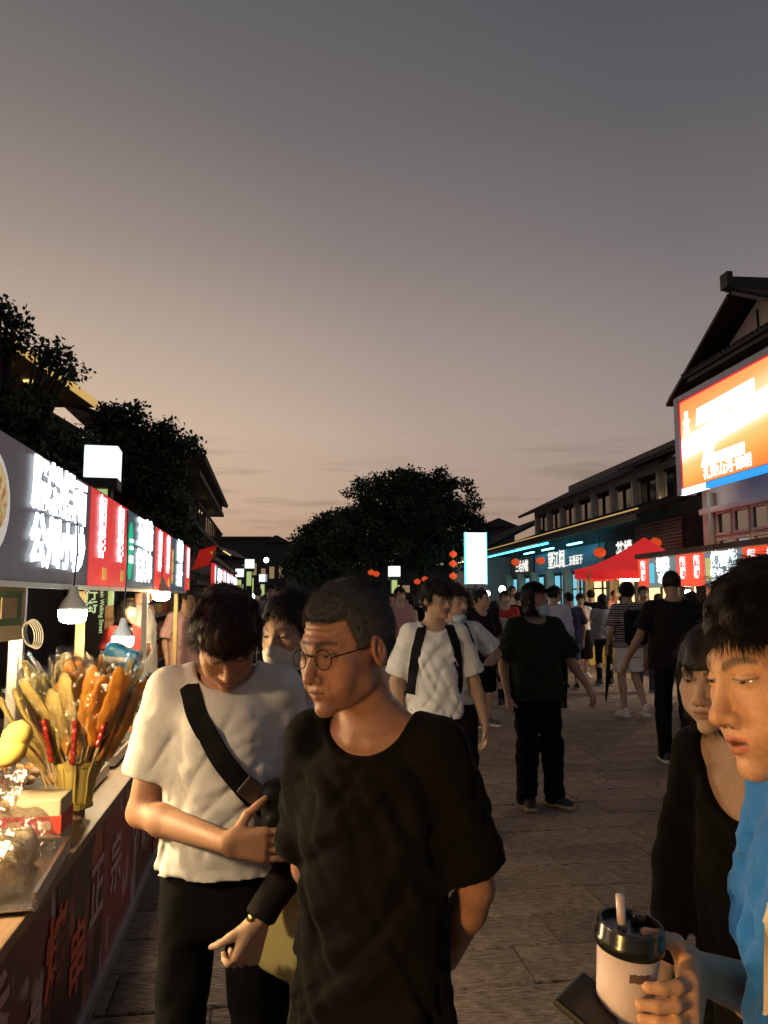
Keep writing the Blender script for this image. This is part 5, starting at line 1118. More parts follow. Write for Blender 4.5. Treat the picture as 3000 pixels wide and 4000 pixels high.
def lantern(p, r, label, group='red lanterns', tassel=True, cordl=.25):
    root = empty('red_lantern', p, 0, label, 'lantern', group)
    mb = MB(); prof = [(r * math.cos(a), r * .78 * math.sin(a)) for a in np.linspace(-1.25, 1.25, 9)]; n = 16; mb.lathe([(q * 1.0, z) for q, z in prof], (0, 0, 0), n); mb.build('lantern_body', M_lantern, root, smooth=True)
    mb = MB(); mb.lathe([(r * .36, r * .72), (r * .36, r * .90)], (0, 0, 0), 12); mb.lathe([(r * .36, -r * .90), (r * .36, -r * .72)], (0, 0, 0), 12); mb.build('gold_cap', M_gold, root)
    mb = MB(); mb.tube([(0, 0, r * .9), (0, 0, r * .9 + cordl)], .012, 5); mb.build('cord', M_wire, root)
    if tassel: mb = MB(); mb.lathe([(r * .10, -r * 1.0), (r * .14, -r * 1.5), (r * .20, -r * 1.75)], (0, 0, 0), 8); mb.build('tassel', M_gold, root)
for i, (px, py, Y, rp) in enumerate(((2014, 2196, 36, 17), (2112, 2190, 32, 18), (2343, 2158, 26, 24), (2560, 2120, 22.5, 24))):
    lantern(at(px, py, Y), rp * Y / FPX, ('leftmost eave lantern by the pale house', 'eave lantern in front of the small dark shop sign', 'larger eave lantern right of the blue shop sign', 'eave lantern half hidden behind the red tent peak')[i], cordl=.4)
for i, py in enumerate((2165, 2202, 2250, 2292)):
    lantern(at(1770, py, 27), 15 * 27 / FPX, '%s of the string of four glowing lanterns left of the vertical sign' % ('topmost', 'second from top', 'third from top', 'lowest')[i], 'string of four lanterns', False, .18)
for i, (px, py) in enumerate(((1630, 2272), (1660, 2262), (1690, 2270), (1450, 2236), (1470, 2242))):
    lantern(at(px, py, 34), 13 * 34 / FPX, ('left', 'middle', 'right', 'upper lone', 'lower lone')[i] + ' small orange lantern glowing below the street tree', 'lanterns below the tree', False)

# ------------------------------------------------------------------ right: red tent and two lit stalls
tp = at(2512, 2235, 19.5); tent = empty('red_tent', (at(2520, 2200, 19.5).x, 19.5, 0), R(-20), 'red pop up market tent with peaked roof', 'tent')
M_tent_glow = mat('tent_red_glow', (.62, .02, .025), .6, noise=.06, emit=(1, .03, .03), es=.36)  # red glow put into the cloth, standing in for lamplight shining through
hw = 1.58; ze = 2.24; zp = 3.10; vs = []; fs = []; n = 8
ring = []
for lvl in range(7):
    u = lvl / 6; r = hw * (1 - u); z = ze + (zp - ze) * (u ** 1.45); pts = []
    for (ax, ay, bx, by) in ((-1, -1, 1, -1), (1, -1, 1, 1), (1, 1, -1, 1), (-1, 1, -1, -1)):
        for k in range(n): t = k / n; sag = .05 * math.sin(math.pi * t) * (1 - u); pts.append(((ax + (bx - ax) * t) * r * (1 - sag * .5), (ay + (by - ay) * t) * r * (1 - sag * .5), z - sag * .4))
    ring.append(pts)
for pts in ring: vs += pts
m_ = 4 * n
for l in range(6):
    for k in range(m_): fs.append((l * m_ + k, l * m_ + (k + 1) % m_, (l + 1) * m_ + (k + 1) % m_, (l + 1) * m_ + k))
b = len(vs)
for k in range(m_): p = ring[0][k]; vs.append((p[0] * 1.005, p[1] * 1.005, ze - .22 + .012 * math.sin(k * 2.1)))
for k in range(m_): fs.append((k, b + k, b + (k + 1) % m_, (k + 1) % m_))
o = mesh_obj('tent_canopy', vs, fs, M_tent_glow, tent); o.modifiers.new('thickness', 'SOLIDIFY').thickness = .008
for sx in (-1, 1):
    for sy in (-1, 1): mb = MB(); mb.box((sx * 1.52, sy * 1.52, 1.1), (.04, .04, 2.2)); mb.build('leg', M_metal_w, tent)
mb = MB()
for sx in (-1, 1):
    mb.bar((sx * 1.52, -1.52, 2.0), (0, -1.52, 2.15), .02); mb.bar((sx * 1.52, 1.52, 2.0), (0, 1.52, 2.15), .02); mb.bar((-1.52, sx * 1.52, 2.0), (-1.52, 0, 2.15), .02); mb.bar((1.36, sx * 1.52, 2.0), (1.36, 0, 2.15), .02)
mb.build('scissor_truss', M_metal, tent)
mb = MB(); mb.box((0.4, -.6, 2.03), (.5, .04, .05)); mb.build('strip_lamp', glow('tent_strip', (1.0, .78, .4), 110), tent)
mb = MB(); mb.box((-.3, .4, 2.03), (.7, .05, .05)); mb.build('strip_lamp', glow('tent_strip', (1.0, .78, .4), 110), tent)
# yellow-lit food counter under the tent
fc = empty('food_counter', (at(2400, 2400, 18.6).x, 18.6, 0), R(-8), 'yellow lit food counter with red edge under the red tent', 'counter')
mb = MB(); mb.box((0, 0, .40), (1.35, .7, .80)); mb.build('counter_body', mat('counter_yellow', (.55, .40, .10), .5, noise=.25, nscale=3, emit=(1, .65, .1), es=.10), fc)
mb = MB(); mb.box((.05, -.36, .93), (1.4, .03, .20)); mb.build('red_edge', mat('edge_red', (.5, .05, .02), .5), fc)
mb = MB(); mb.box((0, 0, .87), (1.4, .78, .05)); mb.build('counter_top', M_frame, fc)
for x in (-.6, 0, .6): mb = MB(); mb.box((x, -.3, 1.55), (.05, .05, 1.3)); mb.build('upright', M_metal_y, fc)
mb = MB(); mb.box((.3, -.37, .42), (.45, .02, .5)); mb.build('poster', banner_mat('poster_food', (.6, .45, .12), (.5, .08, .05), (3, 5), .5, .55, 4), fc)
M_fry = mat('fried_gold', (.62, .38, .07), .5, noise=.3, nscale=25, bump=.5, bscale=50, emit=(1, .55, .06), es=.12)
rr = random.Random(4)
def lump_mesh(seed, r, sq=(1, 1, .7)):
    rs = np.random.RandomState(seed); bm = bmesh.new(); bmesh.ops.create_icosphere(bm, subdivisions=2, radius=r)
    for v in bm.verts: v.co = Vector((v.co.x * sq[0], v.co.y * sq[1], v.co.z * sq[2])) * (1 + .16 * float(vnoise(np.array([v.co.x / r * 1.3 + seed]), np.array([v.co.y / r * 1.3]), np.array([v.co.z / r * 1.3]))[0]))
    me = bpy.data.meshes.new('lump'); bm.to_mesh(me); bm.free(); me.shade_smooth(); return me
lump = lump_mesh(3, .07); lump.materials.append(M_fry)
for i in range(34):
    o = bpy.data.objects.new('fried_snack', lump); link(o); a = rr.uniform(-.62, .62); b = rr.uniform(-.3, .3); o.location = fc.location + Vector((a, b, .94 + max(0, .20 - abs(a) * .2 - abs(b) * .5) * rr.random())); o.rotation_euler = (rr.random() * 3, rr.random() * 3, rr.random() * 3)
    tag(o, 'golden fried snack heaped on the yellow lit counter', 'snack', 'fried snacks heaped under the tent')
def right_stall(y0, y1, label, txt, extra):
    root = rframe('market_stall', label, 'market stall', 'lit stalls along the right side'); x = -2.77; z0, z1 = 1.80, 2.42
    for (a, b, m, nm, dx) in ((y0, y0 + .55, M_red_panel_r, 'red_panel', 0), (y1 - .55, y1, M_red_panel_r, 'red_panel', 0), (y0 + .55, y1 - .55, M_fascia_r, 'fascia_panel', .004)):
        mb = MB(); mb.box((x + dx, (a + b) / 2, (z0 + z1) / 2), (.06, b - a - .004, z1 - z0)); mb.build(nm, m, root)
    for yy in (y0 + .275, y1 - .275): face_street(text_mesh('韶样', .22, M_cream_text, 'panel_lettering', root, .006, .05, vertical=True), x - .04, yy, 2.15)
    face_street(text_mesh(txt[0], .30, M_white_text, 'fascia_lettering', root, .008, .035), x - .04, (y0 + y1) / 2 - .05, 2.25); face_street(text_mesh(txt[1], .24, M_white_text, 'fascia_lettering', root, .008, .035), x - .04, (y0 + y1) / 2 - .05, 1.97)
    mb = MB(); mb.box((x - .035, y1 - .72, 2.1), (.008, .22, .42)); mb.build('figure_picture', extra, root)
    for y in (y0 + .03, y1 - .03): mb = MB(); mb.box((x + .02, y, .9), (.05, .05, 1.8)); mb.build('post', M_metal_w, root); mb = MB(); mb.box((x + 1.7, y, 1.1), (.05, .05, 2.2)); mb.build('post', M_metal_w, root)
    mb = MB(); mb.box((x + .85, (y0 + y1) / 2, 2.49), (1.9, y1 - y0, .10)); mb.build('canopy', mat('canopy_brown', (.13, .07, .06), .8), root)
    mb = MB(); mb.box((x + .35, (y0 + y1) / 2, .46), (.7, y1 - y0 - .1, .9)); mb.build('counter', M_ban_b, root)
    mb = MB(); mb.box((x + 1.7, (y0 + y1) / 2, 1.2), (.04, y1 - y0 - .1, 1.6)); mb.build('back_cloth', mat('back_cloth', (.30, .22, .12), .8, noise=.3, nscale=4), root)
    return root
M_red_panel_r = mat('orange_lightbox', (.6, .08, .02), .35, emit=(1.0, .07, .02), es=.85); M_fascia_r = mat('fascia_grey_r', (.12, .14, .15), .4, emit=(.25, .34, .36), es=.5)
right_stall(-6.43, -4.0, 'far right stall with cyan drink picture on its lit sign', ('招牌', '冰粉'), mat('drink_picture', (.1, .5, .7), .4, emit=(.1, .75, 1.0), es=.7))
right_stall(-8.88, -6.45, 'near right stall with bold white lettering and yellow figure', ('烤面筋', '特色小吃'), mat('figure_yellow', (.6, .55, .2), .4, emit=(.8, .75, .3), es=.5))
right_stall(-11.33, -8.90, 'right stall cut by the picture edge', ('小吃', '烤肠'), mat('figure_yellow', (.6, .55, .2), .4))
def rw(x, y, z): return Vector((8.19 + x * math.cos(RF) - y * math.sin(RF), 21.6 + x * math.sin(RF) + y * math.cos(RF), z))
bulb(at(2815, 2298, 13.4), 'dazzling white bulb hanging under the near right stall', M_bulb_w, .10, .3, 'bulbs in the right stalls')
bulb(rw(-2.2, -5.2, 1.72), 'warm bulb inside the far right stall', M_bulb_y, .10, .4, 'bulbs in the right stalls')
bulb(rw(-2.2, -7.6, 1.72), 'warm bulb inside the near right stall', M_bulb_y, .10, .4, 'bulbs in the right stalls')

# ------------------------------------------------------------------ goods on the near counters
def candy_mat(name, col):
    m = mat(name, col, .22, noise=.35, nscale=35, bump=.5, bscale=45, coat=1.0, spec=.6); nt = m.node_tree; L = nt.links; b = nt.nodes['Principled BSDF']; out = nt.nodes['Material Output']
    t = nt.nodes.new('ShaderNodeBsdfTranslucent'); t.inputs[0].default_value = (*[min(1, c * 1.25) for c in col], 1); mx = nt.nodes.new('ShaderNodeMixShader'); mx.inputs[0].default_value = .62
    L.new(b.outputs[0], mx.inputs[1]); L.new(t.outputs[0], mx.inputs[2]); L.new(mx.outputs[0], out.inputs[0]); return m
M_amber = candy_mat('amber_sugar', (1.0, .46, .07)); M_amber2 = candy_mat('honey_sugar', (1.0, .76, .30))
def film_mat(name, k=.22, rough=.10):
    m = bpy.data.materials.new(name); m.use_nodes = True; nt = m.node_tree; nt.nodes.clear(); L = nt.links; out = nt.nodes.new('ShaderNodeOutputMaterial')
    tr = nt.nodes.new('ShaderNodeBsdfTransparent'); tr.inputs[0].default_value = (.99, .98, .96, 1); gl = nt.nodes.new('ShaderNodeBsdfGlossy'); gl.inputs['Roughness'].default_value = rough; gl.inputs[0].default_value = (1, .97, .9, 1)
    tc = nt.nodes.new('ShaderNodeTexCoord'); n = nt.nodes.new('ShaderNodeTexNoise'); n.inputs['Scale'].default_value = 38; n.inputs['Detail'].default_value = 3; L.new(tc.outputs['Object'], n.inputs[0]); bp = nt.nodes.new('ShaderNodeBump'); bp.inputs['Strength'].default_value = 1.0; bp.inputs['Distance'].default_value = .02; L.new(n.outputs[0], bp.inputs['Height']); L.new(bp.outputs[0], gl.inputs['Normal'])
    mx = nt.nodes.new('ShaderNodeMixShader'); mx.inputs[0].default_value = k; L.new(tr.outputs[0], mx.inputs[1]); L.new(gl.outputs[0], mx.inputs[2]); L.new(mx.outputs[0], out.inputs[0]); return m
M_haw = mat('red_haw', (.30, .02, .012), .22, coat=.6, noise=.2, nscale=30)
M_stick = mat('bamboo', (.50, .36, .16), .6); M_sleeve = film_mat('plastic_sleeve', .10, .12)
def candy_tpl(kind, seed):
    rs = np.random.RandomState(seed); g = Grid(axis(-.075, .075, .0055), axis(-.03, .03, .0055), axis(.10, .40, .0065))
    if kind == 'haw':
        for i in range(6): g.ell((rs.uniform(-.002, .002), 0, .16 + i * .030), (.0135, .0135, .0165), k=.004)
    else:
        w = rs.uniform(.026, .038); P = g.P((slice(None),) * 3)
        zc = np.array([.12, .15, .20, .27, .33, .365, .385]); ww = np.array([.010, .55, .85, 1.0, .92, .70, .25]) * w; W = np.interp(P[2], zc, ww) * (1 + .16 * vnoise(P[2] * 38 + seed * 3.1, P[2] * 0, np.sign(P[0]) * 5 + P[2] * 0))
        th = .0075 + .0030 * vnoise(P[0] * 55 + seed, P[1] * 0, P[2] * 45); bend = .012 * np.sin(P[2] * 16 + seed)
        q = np.sqrt((P[0] / W) ** 4 + ((P[1] - bend) / th) ** 2 + 1e-9); g.F = np.maximum((np.sqrt(q) - 1) * .012, np.maximum(.125 - P[2], P[2] - .385)).astype(np.float32)
    V, Q = g.net(); me = net_mesh('candy', V, Q, M_haw if kind == 'haw' else M_amber if kind == 'amber' else M_amber2, relax=1)
    st = MB(); st.tube([(0, 0, 0), (0, 0, .20)], .0028, 5); so = st.build('stick', M_stick); sm = so.data; bpy.data.objects.remove(so)
    sl = MB(); hw = .047; zz = np.linspace(.115, .405, 9); vv = []; ff = []
    for j, z in enumerate(zz):
        k_ = min(1.0, .45 + j * .3) if j < 4 else 1.0; k_ *= (.82 if j == 8 else 1)
        for i in range(8): a = 2 * math.pi * i / 8; vv.append((hw * k_ * math.cos(a) * (1 + .05 * rs.normal()), .020 * k_ * math.sin(a) * (1 + .25 * rs.normal()), z))
    for j in range(8):
        for i in range(8): ff.append((j * 8 + i, j * 8 + (i + 1) % 8, (j + 1) * 8 + (i + 1) % 8, (j + 1) * 8 + i))
    lm = bpy.data.meshes.new('plastic_sleeve'); lm.from_pydata(vv, [], ff); lm.materials.append(M_sleeve)
    return me, sm, lm
TPL = {k: [candy_tpl(k, s_) for s_ in seeds] for k, seeds in (('amber', (1, 2, 3)), ('honey', (4, 5, 6)), ('haw', (7,)))}
def candy(p, direction, roll, kind, label, group, sleeve=True, sc=1.0):
    me, sm, lm = rr.choice(TPL[kind]); root = empty('candy_stick', p, 0, label, 'candy', group); d = Vector(direction).normalized()
    root.rotation_mode = 'QUATERNION'; root.rotation_quaternion = d.to_track_quat('Z', 'Y') @ Euler((0, 0, roll)).to_quaternion(); root.scale = (sc, sc, sc)
    link(bpy.data.objects.new('candy', me), root); link(bpy.data.objects.new('stick', sm), root)
    if sleeve: link(bpy.data.objects.new('plastic_sleeve', lm), root)
cc = at(300, 3040, 3.2)
for i in range(74):
    a = -1 + 2 * ((i * .618) % 1); b = rr.uniform(-1, 1); kind = 'honey' if (a < -.35 or i % 4 == 0) else 'amber'; f = rr.uniform(.0, .12)
    d = Vector((a * .50 + .02, b * .35 - .08, 1.0)); lift = .02 * (1 - abs(a)) - .09 + .17 * ((i * .37) % 1) - b * .02
    candy(cc + Vector((a * .05, b * .04, lift)), d, rr.uniform(-.5, .5), kind, 'honey yellow sugar candy in clear sleeve, upper part of the candy bunch' if kind == 'honey' else 'orange sugar candy in clear sleeve within the candy bunch', 'sugar candies fanned out on the counter', True, rr.uniform(.95, 1.2))
for i, (a, b, h) in enumerate(((-.62, -.55, -.05), (-.30, -.7, -.06), (.12, -.7, -.07), (.62, -.1, .04), (-.5, -.6, .0), (.55, -.4, 0))):
    candy(cc + Vector((a * .12, -.06 + b * .03, h)), (a * .55, b * .25, 1.0), 0, 'haw', 'dark red candied haw stick among the sugar candies', 'red haw sticks in the candy bunch', i % 2 == 0, 1.0)
for i in range(7):
    a = -.95 + i * .08; candy(cc + Vector((-.12 - .01 * i, -.10, -.10)), (-.85 + i * .10, -.25, .9), rr.uniform(-.4, .4), 'honey' if i % 2 else 'amber', 'sugar candy leaning out low at the left of the bunch', 'low left candies of the bunch', True, .8)
hd = empty('candy_holder', (cc.x, cc.y, .72), 0, 'ribbed yellow cup holding the candy bunch on a wooden post', 'holder')
M_cup_y = mat('holder_yellow', (.62, .48, .12), .4, trans=.2, noise=.1)
mb = MB(); z = cc.z - .72; prof = []
for k in range(7): prof.append((.060 + .022 * (k / 6), z - .10 + .028 * k))
mb.lathe(prof, n=20); mb.build('cup', M_cup_y, hd, smooth=True); mb = MB(); mb.lathe([(.088, z + .055), (.090, z + .072)], n=20); mb.build('rim', M_cup_y, hd); mb = MB(); mb.lathe([(.066, z - .11), (.068, z - .09)], n=20); mb.build('base_ring', M_cup_y, hd)
for k in range(10): a = 2 * math.pi * k / 10; mb = MB(); mb.bar((.062 * math.cos(a), .062 * math.sin(a), z - .09), (.085 * math.cos(a), .085 * math.sin(a), z + .06), .006); mb.build('rib', M_cup_y, hd)
mb = MB(); mb.tube([(.01, 0, 0), (.01, 0, z - .10)], .028, 8); mb.build('post', M_table, hd)
# flower-printed paper bag behind the candies, plastic bag, tray, boxes, toys
pb = empty('paper_bag', at(455, 2640, 3.55), R(-12), 'white paper bag with blue flower print standing behind the candies', 'bag')
g = Grid(axis(-.12, .12, .008), axis(-.08, .08, .008), axis(-.16, .20, .008)); g.box((0, 0, 0), (.085, .035, .14), .02, rot3(0, 0, R(18)), .0); P = g.P((slice(None),) * 3); g.F += (.008 * vnoise(P[0] * 18, P[1] * 18, P[2] * 18)).astype(np.float32)
V, Q = g.net(); pb_o = place(pb, net_mesh('paper', V, Q, banner_mat('flower_paper', (.75, .72, .66), (.02, .20, .42), (16, 16), .54, .58, 6)), 'paper')
bx_ = empty('carton', lw(-.80, 2.98, .72), ST, 'beige carton with a red band on the near counter edge', 'box')
mb = MB(); mb.box((0, 0, .09), (.20, .16, .18)); mb.build('carton_body', mat('carton', (.50, .40, .26), .7, noise=.1), bx_, bevel=.006); mb = MB(); mb.box((0, 0, .095), (.207, .167, .06)); mb.build('red_band', mat('band_red', (.55, .05, .03), .5), bx_)
for x in (-.05, .05): mb = MB(); mb.box((x, -.085, .095), (.045, .004, .03)); mb.build('band_print', mat('band_print', (.7, .45, .3), .5), bx_)
M_clear = film_mat('clear_bag', .42, .18)
bg_ = empty('snack_bag', lw(-.84, 2.60, .72), ST, 'large clear plastic bag of pale snacks at the left edge', 'bag')
g = Grid(axis(-.22, .22, .010), axis(-.26, .26, .010), axis(-.01, .36, .010)); g.box((0, 0, .10), (.15, .20, .085), .05); g.cone((.03, -.03, .15), (.06, -.06, .27), .07, .03, .05); g.cone((.06, -.06, .27), (.08, -.05, .34), .022, .05, .02); P = g.P((slice(None),) * 3); g.F += (.024 * vnoise(P[0] * 13, P[1] * 13, P[2] * 13) + .014 * vnoise(P[0] * 31, P[1] * 31, P[2] * 31)).astype(np.float32); V, Q = g.net(); place(bg_, net_mesh('plastic', V, Q, M_clear), 'plastic')
g = Grid(axis(-.2, .2, .010), axis(-.24, .24, .010), axis(-.01, .32, .010)); g.box((0, 0, .075), (.11, .16, .055), .03); P = g.P((slice(None),) * 3); g.F += (.020 * vnoise(P[0] * 24, P[1] * 24, P[2] * 24) + .008 * vnoise(P[0] * 60, P[1] * 60, P[2] * 60)).astype(np.float32); V, Q = g.net(); place(bg_, net_mesh('snack_mass', V, Q, candy_mat('rice_cracker', (.90, .72, .42))), 'snack_mass')
ty = empty('foil_tray', lw(-.80, 2.60, .725), ST + R(4), 'silver foil tray edge below the plastic bag', 'tray')
mb = MB(); mb.box((0, 0, .012), (.30, .50, .006)); mb.box((.155, 0, .035), (.012, .52, .05)); mb.box((-.155, 0, .035), (.012, .52, .05)); mb.box((0, .255, .035), (.30, .012, .05)); mb.build('tray', mat('foil', (.75, .75, .75), .25, metal=1.0, bump=.4, bscale=80), ty)
fr_ = empty('framed_board', at(20, 2395, 3.05), ST + R(78), 'beige hanging board with a green inner panel at the left edge', 'board')
mb = MB(); mb.box((0, 0, 0), (.28, .012, .22)); mb.build('board', mat('board_beige', (.50, .42, .26), .7, noise=.1), fr_, bevel=.004); mb = MB(); mb.box((0, -.009, .02), (.20, .006, .14)); mb.build('green_panel', mat('panel_green', (.07, .14, .05), .6), fr_); mb = MB(); mb.box((0, -.014, .02), (.11, .006, .08)); mb.build('inner_panel', mat('panel_tan', (.30, .23, .14), .7, noise=.3, nscale=60), fr_)
cb = empty('cable_coil', at(112, 2478, 3.05), R(30), 'coil of white cable hanging from the near stall post', 'cable'); mb = MB()
for k in range(5): mb.tube([(.022 * math.cos(a) * (1 + .1 * k) + .006 * k, .006 * k, .042 * math.sin(a) * (1 + .08 * k) - .4 * .04 * math.cos(a)) for a in np.linspace(0, 2 * math.pi, 18)], .0026, 5)
mb.build('loops', mat('cable_white', (.5, .48, .44), .5), cb)
tl = MB()
plush = lump_mesh(12, .05, (1, .8, 1.5)); plush.materials.append(mat('plush_yellow', (.62, .42, .10), .9, noise=.1))
for i, (px, py) in enumerate(((60, 2880), (35, 2935))):
    o = bpy.data.objects.new('plush_toy', plush); link(o); o.location = at(px, py, 2.72); o.rotation_euler = (R(10), R(35 + i * 15), 0); tag(o, ('upper', 'lower')[i] + ' of two plump yellow snack rolls at the left edge', 'snack roll', 'yellow rolls at the left edge'); o.name = 'snack_roll'
o = tl  # plate and orange cloth
pc = empty('orange_crate', lw(-1.05, 2.55, .72), ST, 'orange plastic crate holding the yellow rolls at the left edge', 'crate')
M_or = mat('crate_orange', (.70, .16, .03), .45)
for (cx_, cy_, sx, sy) in ((0, .18, .36, .02), (0, -.18, .36, .02), (.17, 0, .02, .36), (-.17, 0, .02, .36)): mb = MB(); mb.box((cx_, cy_, .11), (sx, sy, .22)); mb.build('side', M_or, pc, bevel=.004)
mb = MB(); mb.box((0, 0, .012), (.33, .33, .02)); mb.build('bottom', M_or, pc)
# second and third stall goods: trays, skewers, boxes
M_tray = mat('steel_tray', (.55, .53, .48), .3, metal=.9); M_snack = [mat('snack_%d' % i, c, .55, noise=.25, nscale=30) for i, c in enumerate(((.45, .22, .06), (.55, .36, .10), (.32, .12, .05), (.60, .48, .22), (.50, .10, .04)))]
ball = lump_mesh(21, .028); skm = {}
for i, t in enumerate((3.85, 4.45, 5.2, 5.85, 6.5, 7.9, 8.7)):
    tr_ = lrow('snack_tray', 'steel tray of snacks on the left counters, number %s along the row' % ('one', 'two', 'three', 'four', 'five', 'six', 'seven')[i], 'tray', 'steel trays on the left counters', -1.02, t); tr_.location.z = .72
    mb = MB(); mb.box((0, 0, .02), (.5, .44, .012)); mb.box((.25, 0, .04), (.012, .44, .05)); mb.box((-.25, 0, .04), (.012, .44, .05)); mb.box((0, .22, .04), (.5, .012, .05)); mb.box((0, -.22, .04), (.5, .012, .05)); mb.build('tray', M_tray, tr_)
    for j in range(12):
        key = i % 5
        if key not in skm: skm[key] = lump_mesh(30 + key, .036, (1.2, 1.2, .7)); skm[key].materials.append(M_snack[key])
        o = bpy.data.objects.new('snack_piece', skm[key]); link(o); o.location = lw(-1.02 + rr.uniform(-.2, .2), t + rr.uniform(-.17, .17), .775 + rr.uniform(0, .05)); o.rotation_euler = (0, 0, rr.random() * 3)
        tag(o, 'small fried snack piece in tray %s of the left counters' % ('one', 'two', 'three', 'four', 'five', 'six', 'seven')[i], 'snack', 'snack pieces in tray %d' % (i + 1))
# upright skewers in a rack on the second stall
for i in range(26):
    t = 5.0 + (i % 13) * .12; s_ = -1.15 - (i // 13) * .10; root = lrow('skewer', 'brown meat skewer standing in the rack of the second stall', 'skewer', 'upright skewers in the second stall', s_, t); root.location.z = .74; root.rotation_euler = (rr.uniform(-.15, .15), rr.uniform(-.1, .25), 0)
    if i == 0:
        mb = MB(); mb.tube([(0, 0, 0), (0, 0, .30)], .004, 4); sk_s = mb.build('stick', M_stick, root).data; mb = MB()
        for k_ in range(4): mb.lathe([(.006, -.02), (.018, -.008), (.018, .008), (.006, .02)], (0, 0, .17 + k_ * .038), 7)
        sk_m = mb.build('meat', M_snack[0], root, smooth=True).data
    else: link(bpy.data.objects.new('stick', sk_s), root); link(bpy.data.objects.new('meat', sk_m), root)
# shelf with packed goods behind, seen between the posts
sf = lrow('goods_shelf', 'dark shelf of packed snacks behind the third stall', 'shelf', None, -1.6, 10.6)
for z in (.75, 1.05, 1.35): mb = MB(); mb.box((0, 0, z), (.35, 3.4, .03)); mb.build('board', M_table, sf)
for y in (-1.68, 1.68): mb = MB(); mb.box((0, y, .75), (.35, .04, 1.5)); mb.build('side', M_table, sf)
pk = {}
for i in range(33):
    z = (.765, 1.065, 1.365)[i % 3]; y = -1.5 + (i // 3) * .3; c = i % 5
    if c not in pk: mb = MB(); mb.box((0, 0, .09), (.12, .17, .18)); oo = mb.build('packet', M_snack[c], None, bevel=.015); pk[c] = oo.data; bpy.data.objects.remove(oo)
    o = bpy.data.objects.new('snack_packet', pk[c]); link(o); q = lw(-1.56, 10.6 + y, z); o.location = q; o.rotation_euler = (0, rr.uniform(-.1, .1), ST + rr.uniform(-.2, .2)); o.scale = (1, 1, rr.uniform(.7, 1.25)); tag(o, 'snack packet on the shelf behind the left stalls', 'packet', 'packets on the stall shelf')
# printed shapes on the nearest counter front
for i, (t, z, c, m) in enumerate(((2.15, .50, '香', M_ink), (2.45, .28, '辣', M_ink), (2.75, .45, '烤', M_ink_r), (3.05, .30, '串', M_ink_r), (3.35, .42, '正', M_ink), (3.75, .40, '宗', M_ink), (4.3, .45, '小', M_ink), (4.6, .30, '吃', M_ink))):
    face_right(text_mesh(c, .26, m, 'front_lettering', s1 if t > 2.5 else s0, .003, .02), -.658, t, z)
# ------------------------------------------------------------------ what people wear and carry
def worn(name, p, label, cat, group=None):
    r = p['root']; o = empty(name, r.location, r.rotation_euler.z, label, cat, group); return o
def glasses(p, r=.021, m=None, lens=None, drop=-.006):
    J = p['J']; g = empty_child('glasses', p['root']); m = m or M_black
    def h(q): return Vector(head_pt(J, q))
    for sg in (-1, 1):
        mb = MB(); mb.tube([h((sg * .033 + r * math.cos(a), -.094 + .10 * abs(sg * .033 + r * math.cos(a)), drop + r * .92 * math.sin(a))) for a in np.linspace(0, 2 * math.pi, 22)], .0013, 6); mb.build('rim', m, g, smooth=True)
        mb = MB(); mb.tube([h((sg * (.033 + r), -.088, drop + .004)), h((sg * .070, -.066, drop + .008)), h((sg * .079, -.02, drop + .010)), h((sg * .080, .012, drop + .006))], .0015, 5); mb.build('temple', m, g)
        if lens:
            mb = MB(); mb.add([h((sg * .033 + r * math.cos(a), -.094 + .10 * abs(sg * .033 + r * math.cos(a)), drop + r * .92 * math.sin(a))) for a in np.linspace(0, 2 * math.pi, 20, endpoint=False)], [tuple(range(20))]); mb.build('lens', lens, g)
    mb = MB(); mb.tube([h((-.013, -.096, drop + .006)), h((0, -.1, drop + .010)), h((.013, -.096, drop + .006))], .0016, 6); mb.build('bridge', m, g)
def empty_child(name, parent):
    o = bpy.data.objects.new(name, None); link(o, parent); return o
def local_head(J):
    M = J['M']; hc = J['hc']; hs = J['hs']
    def f(P):
        X = P[0] - hc[0]; Y = P[1] - hc[1]; Z = P[2] - hc[2]
        return tuple(v / hs for v in (M[0][0] * X + M[1][0] * Y + M[2][0] * Z, M[0][1] * X + M[1][1] * Y + M[2][1] * Z, M[0][2] * X + M[1][2] * Y + M[2][2] * Z))
    return f
def mask(p, m, dz=0.0, res=.004, puff=1.0, lo=-.125, hi=-.018):
    J = p['J']; f = local_head(J); hc = J['hc']; g = Grid(axis(hc[0] - .15, hc[0] + .15, res), axis(hc[1] - .16, hc[1] + .12, res), axis(hc[2] - .17, hc[2] + .08, res))
    def sd(P):
        L = f(P); Ld = (L[0], L[1], L[2] - dz); d = d_ell(Ld, (0, -.052, -.066), (.052, .048 * puff, .056)); d = smn(d, head_sdf(L, p['o']) - .004, .012)
        d = smx(d, Ld[2] - (hi - 1.2 * np.abs(L[0]) * .35), .004); d = smx(d, lo - Ld[2], .004); d = smx(d, L[1] + .020 - .004, .004)
        return (d + .0012 * np.sin(Ld[2] * 330) * (np.abs(L[0]) < .05))
    g.add(sd, hc - .3, hc + .3); V, Q = g.net(); mo = place(p['root'], net_mesh('mask', V, Q, m, relax=1), 'mask')
    for sg in (-1, 1):
        mb = MB(); mb.tube([Vector(head_pt(J, q)) for q in ((sg * .056, -.03, -.035 + dz), (sg * .074, -.005, -.012 + dz * .5), (sg * .086, .018, .012))], .0018, 5); mb.build('ear_loop', m, mo)
    return mo
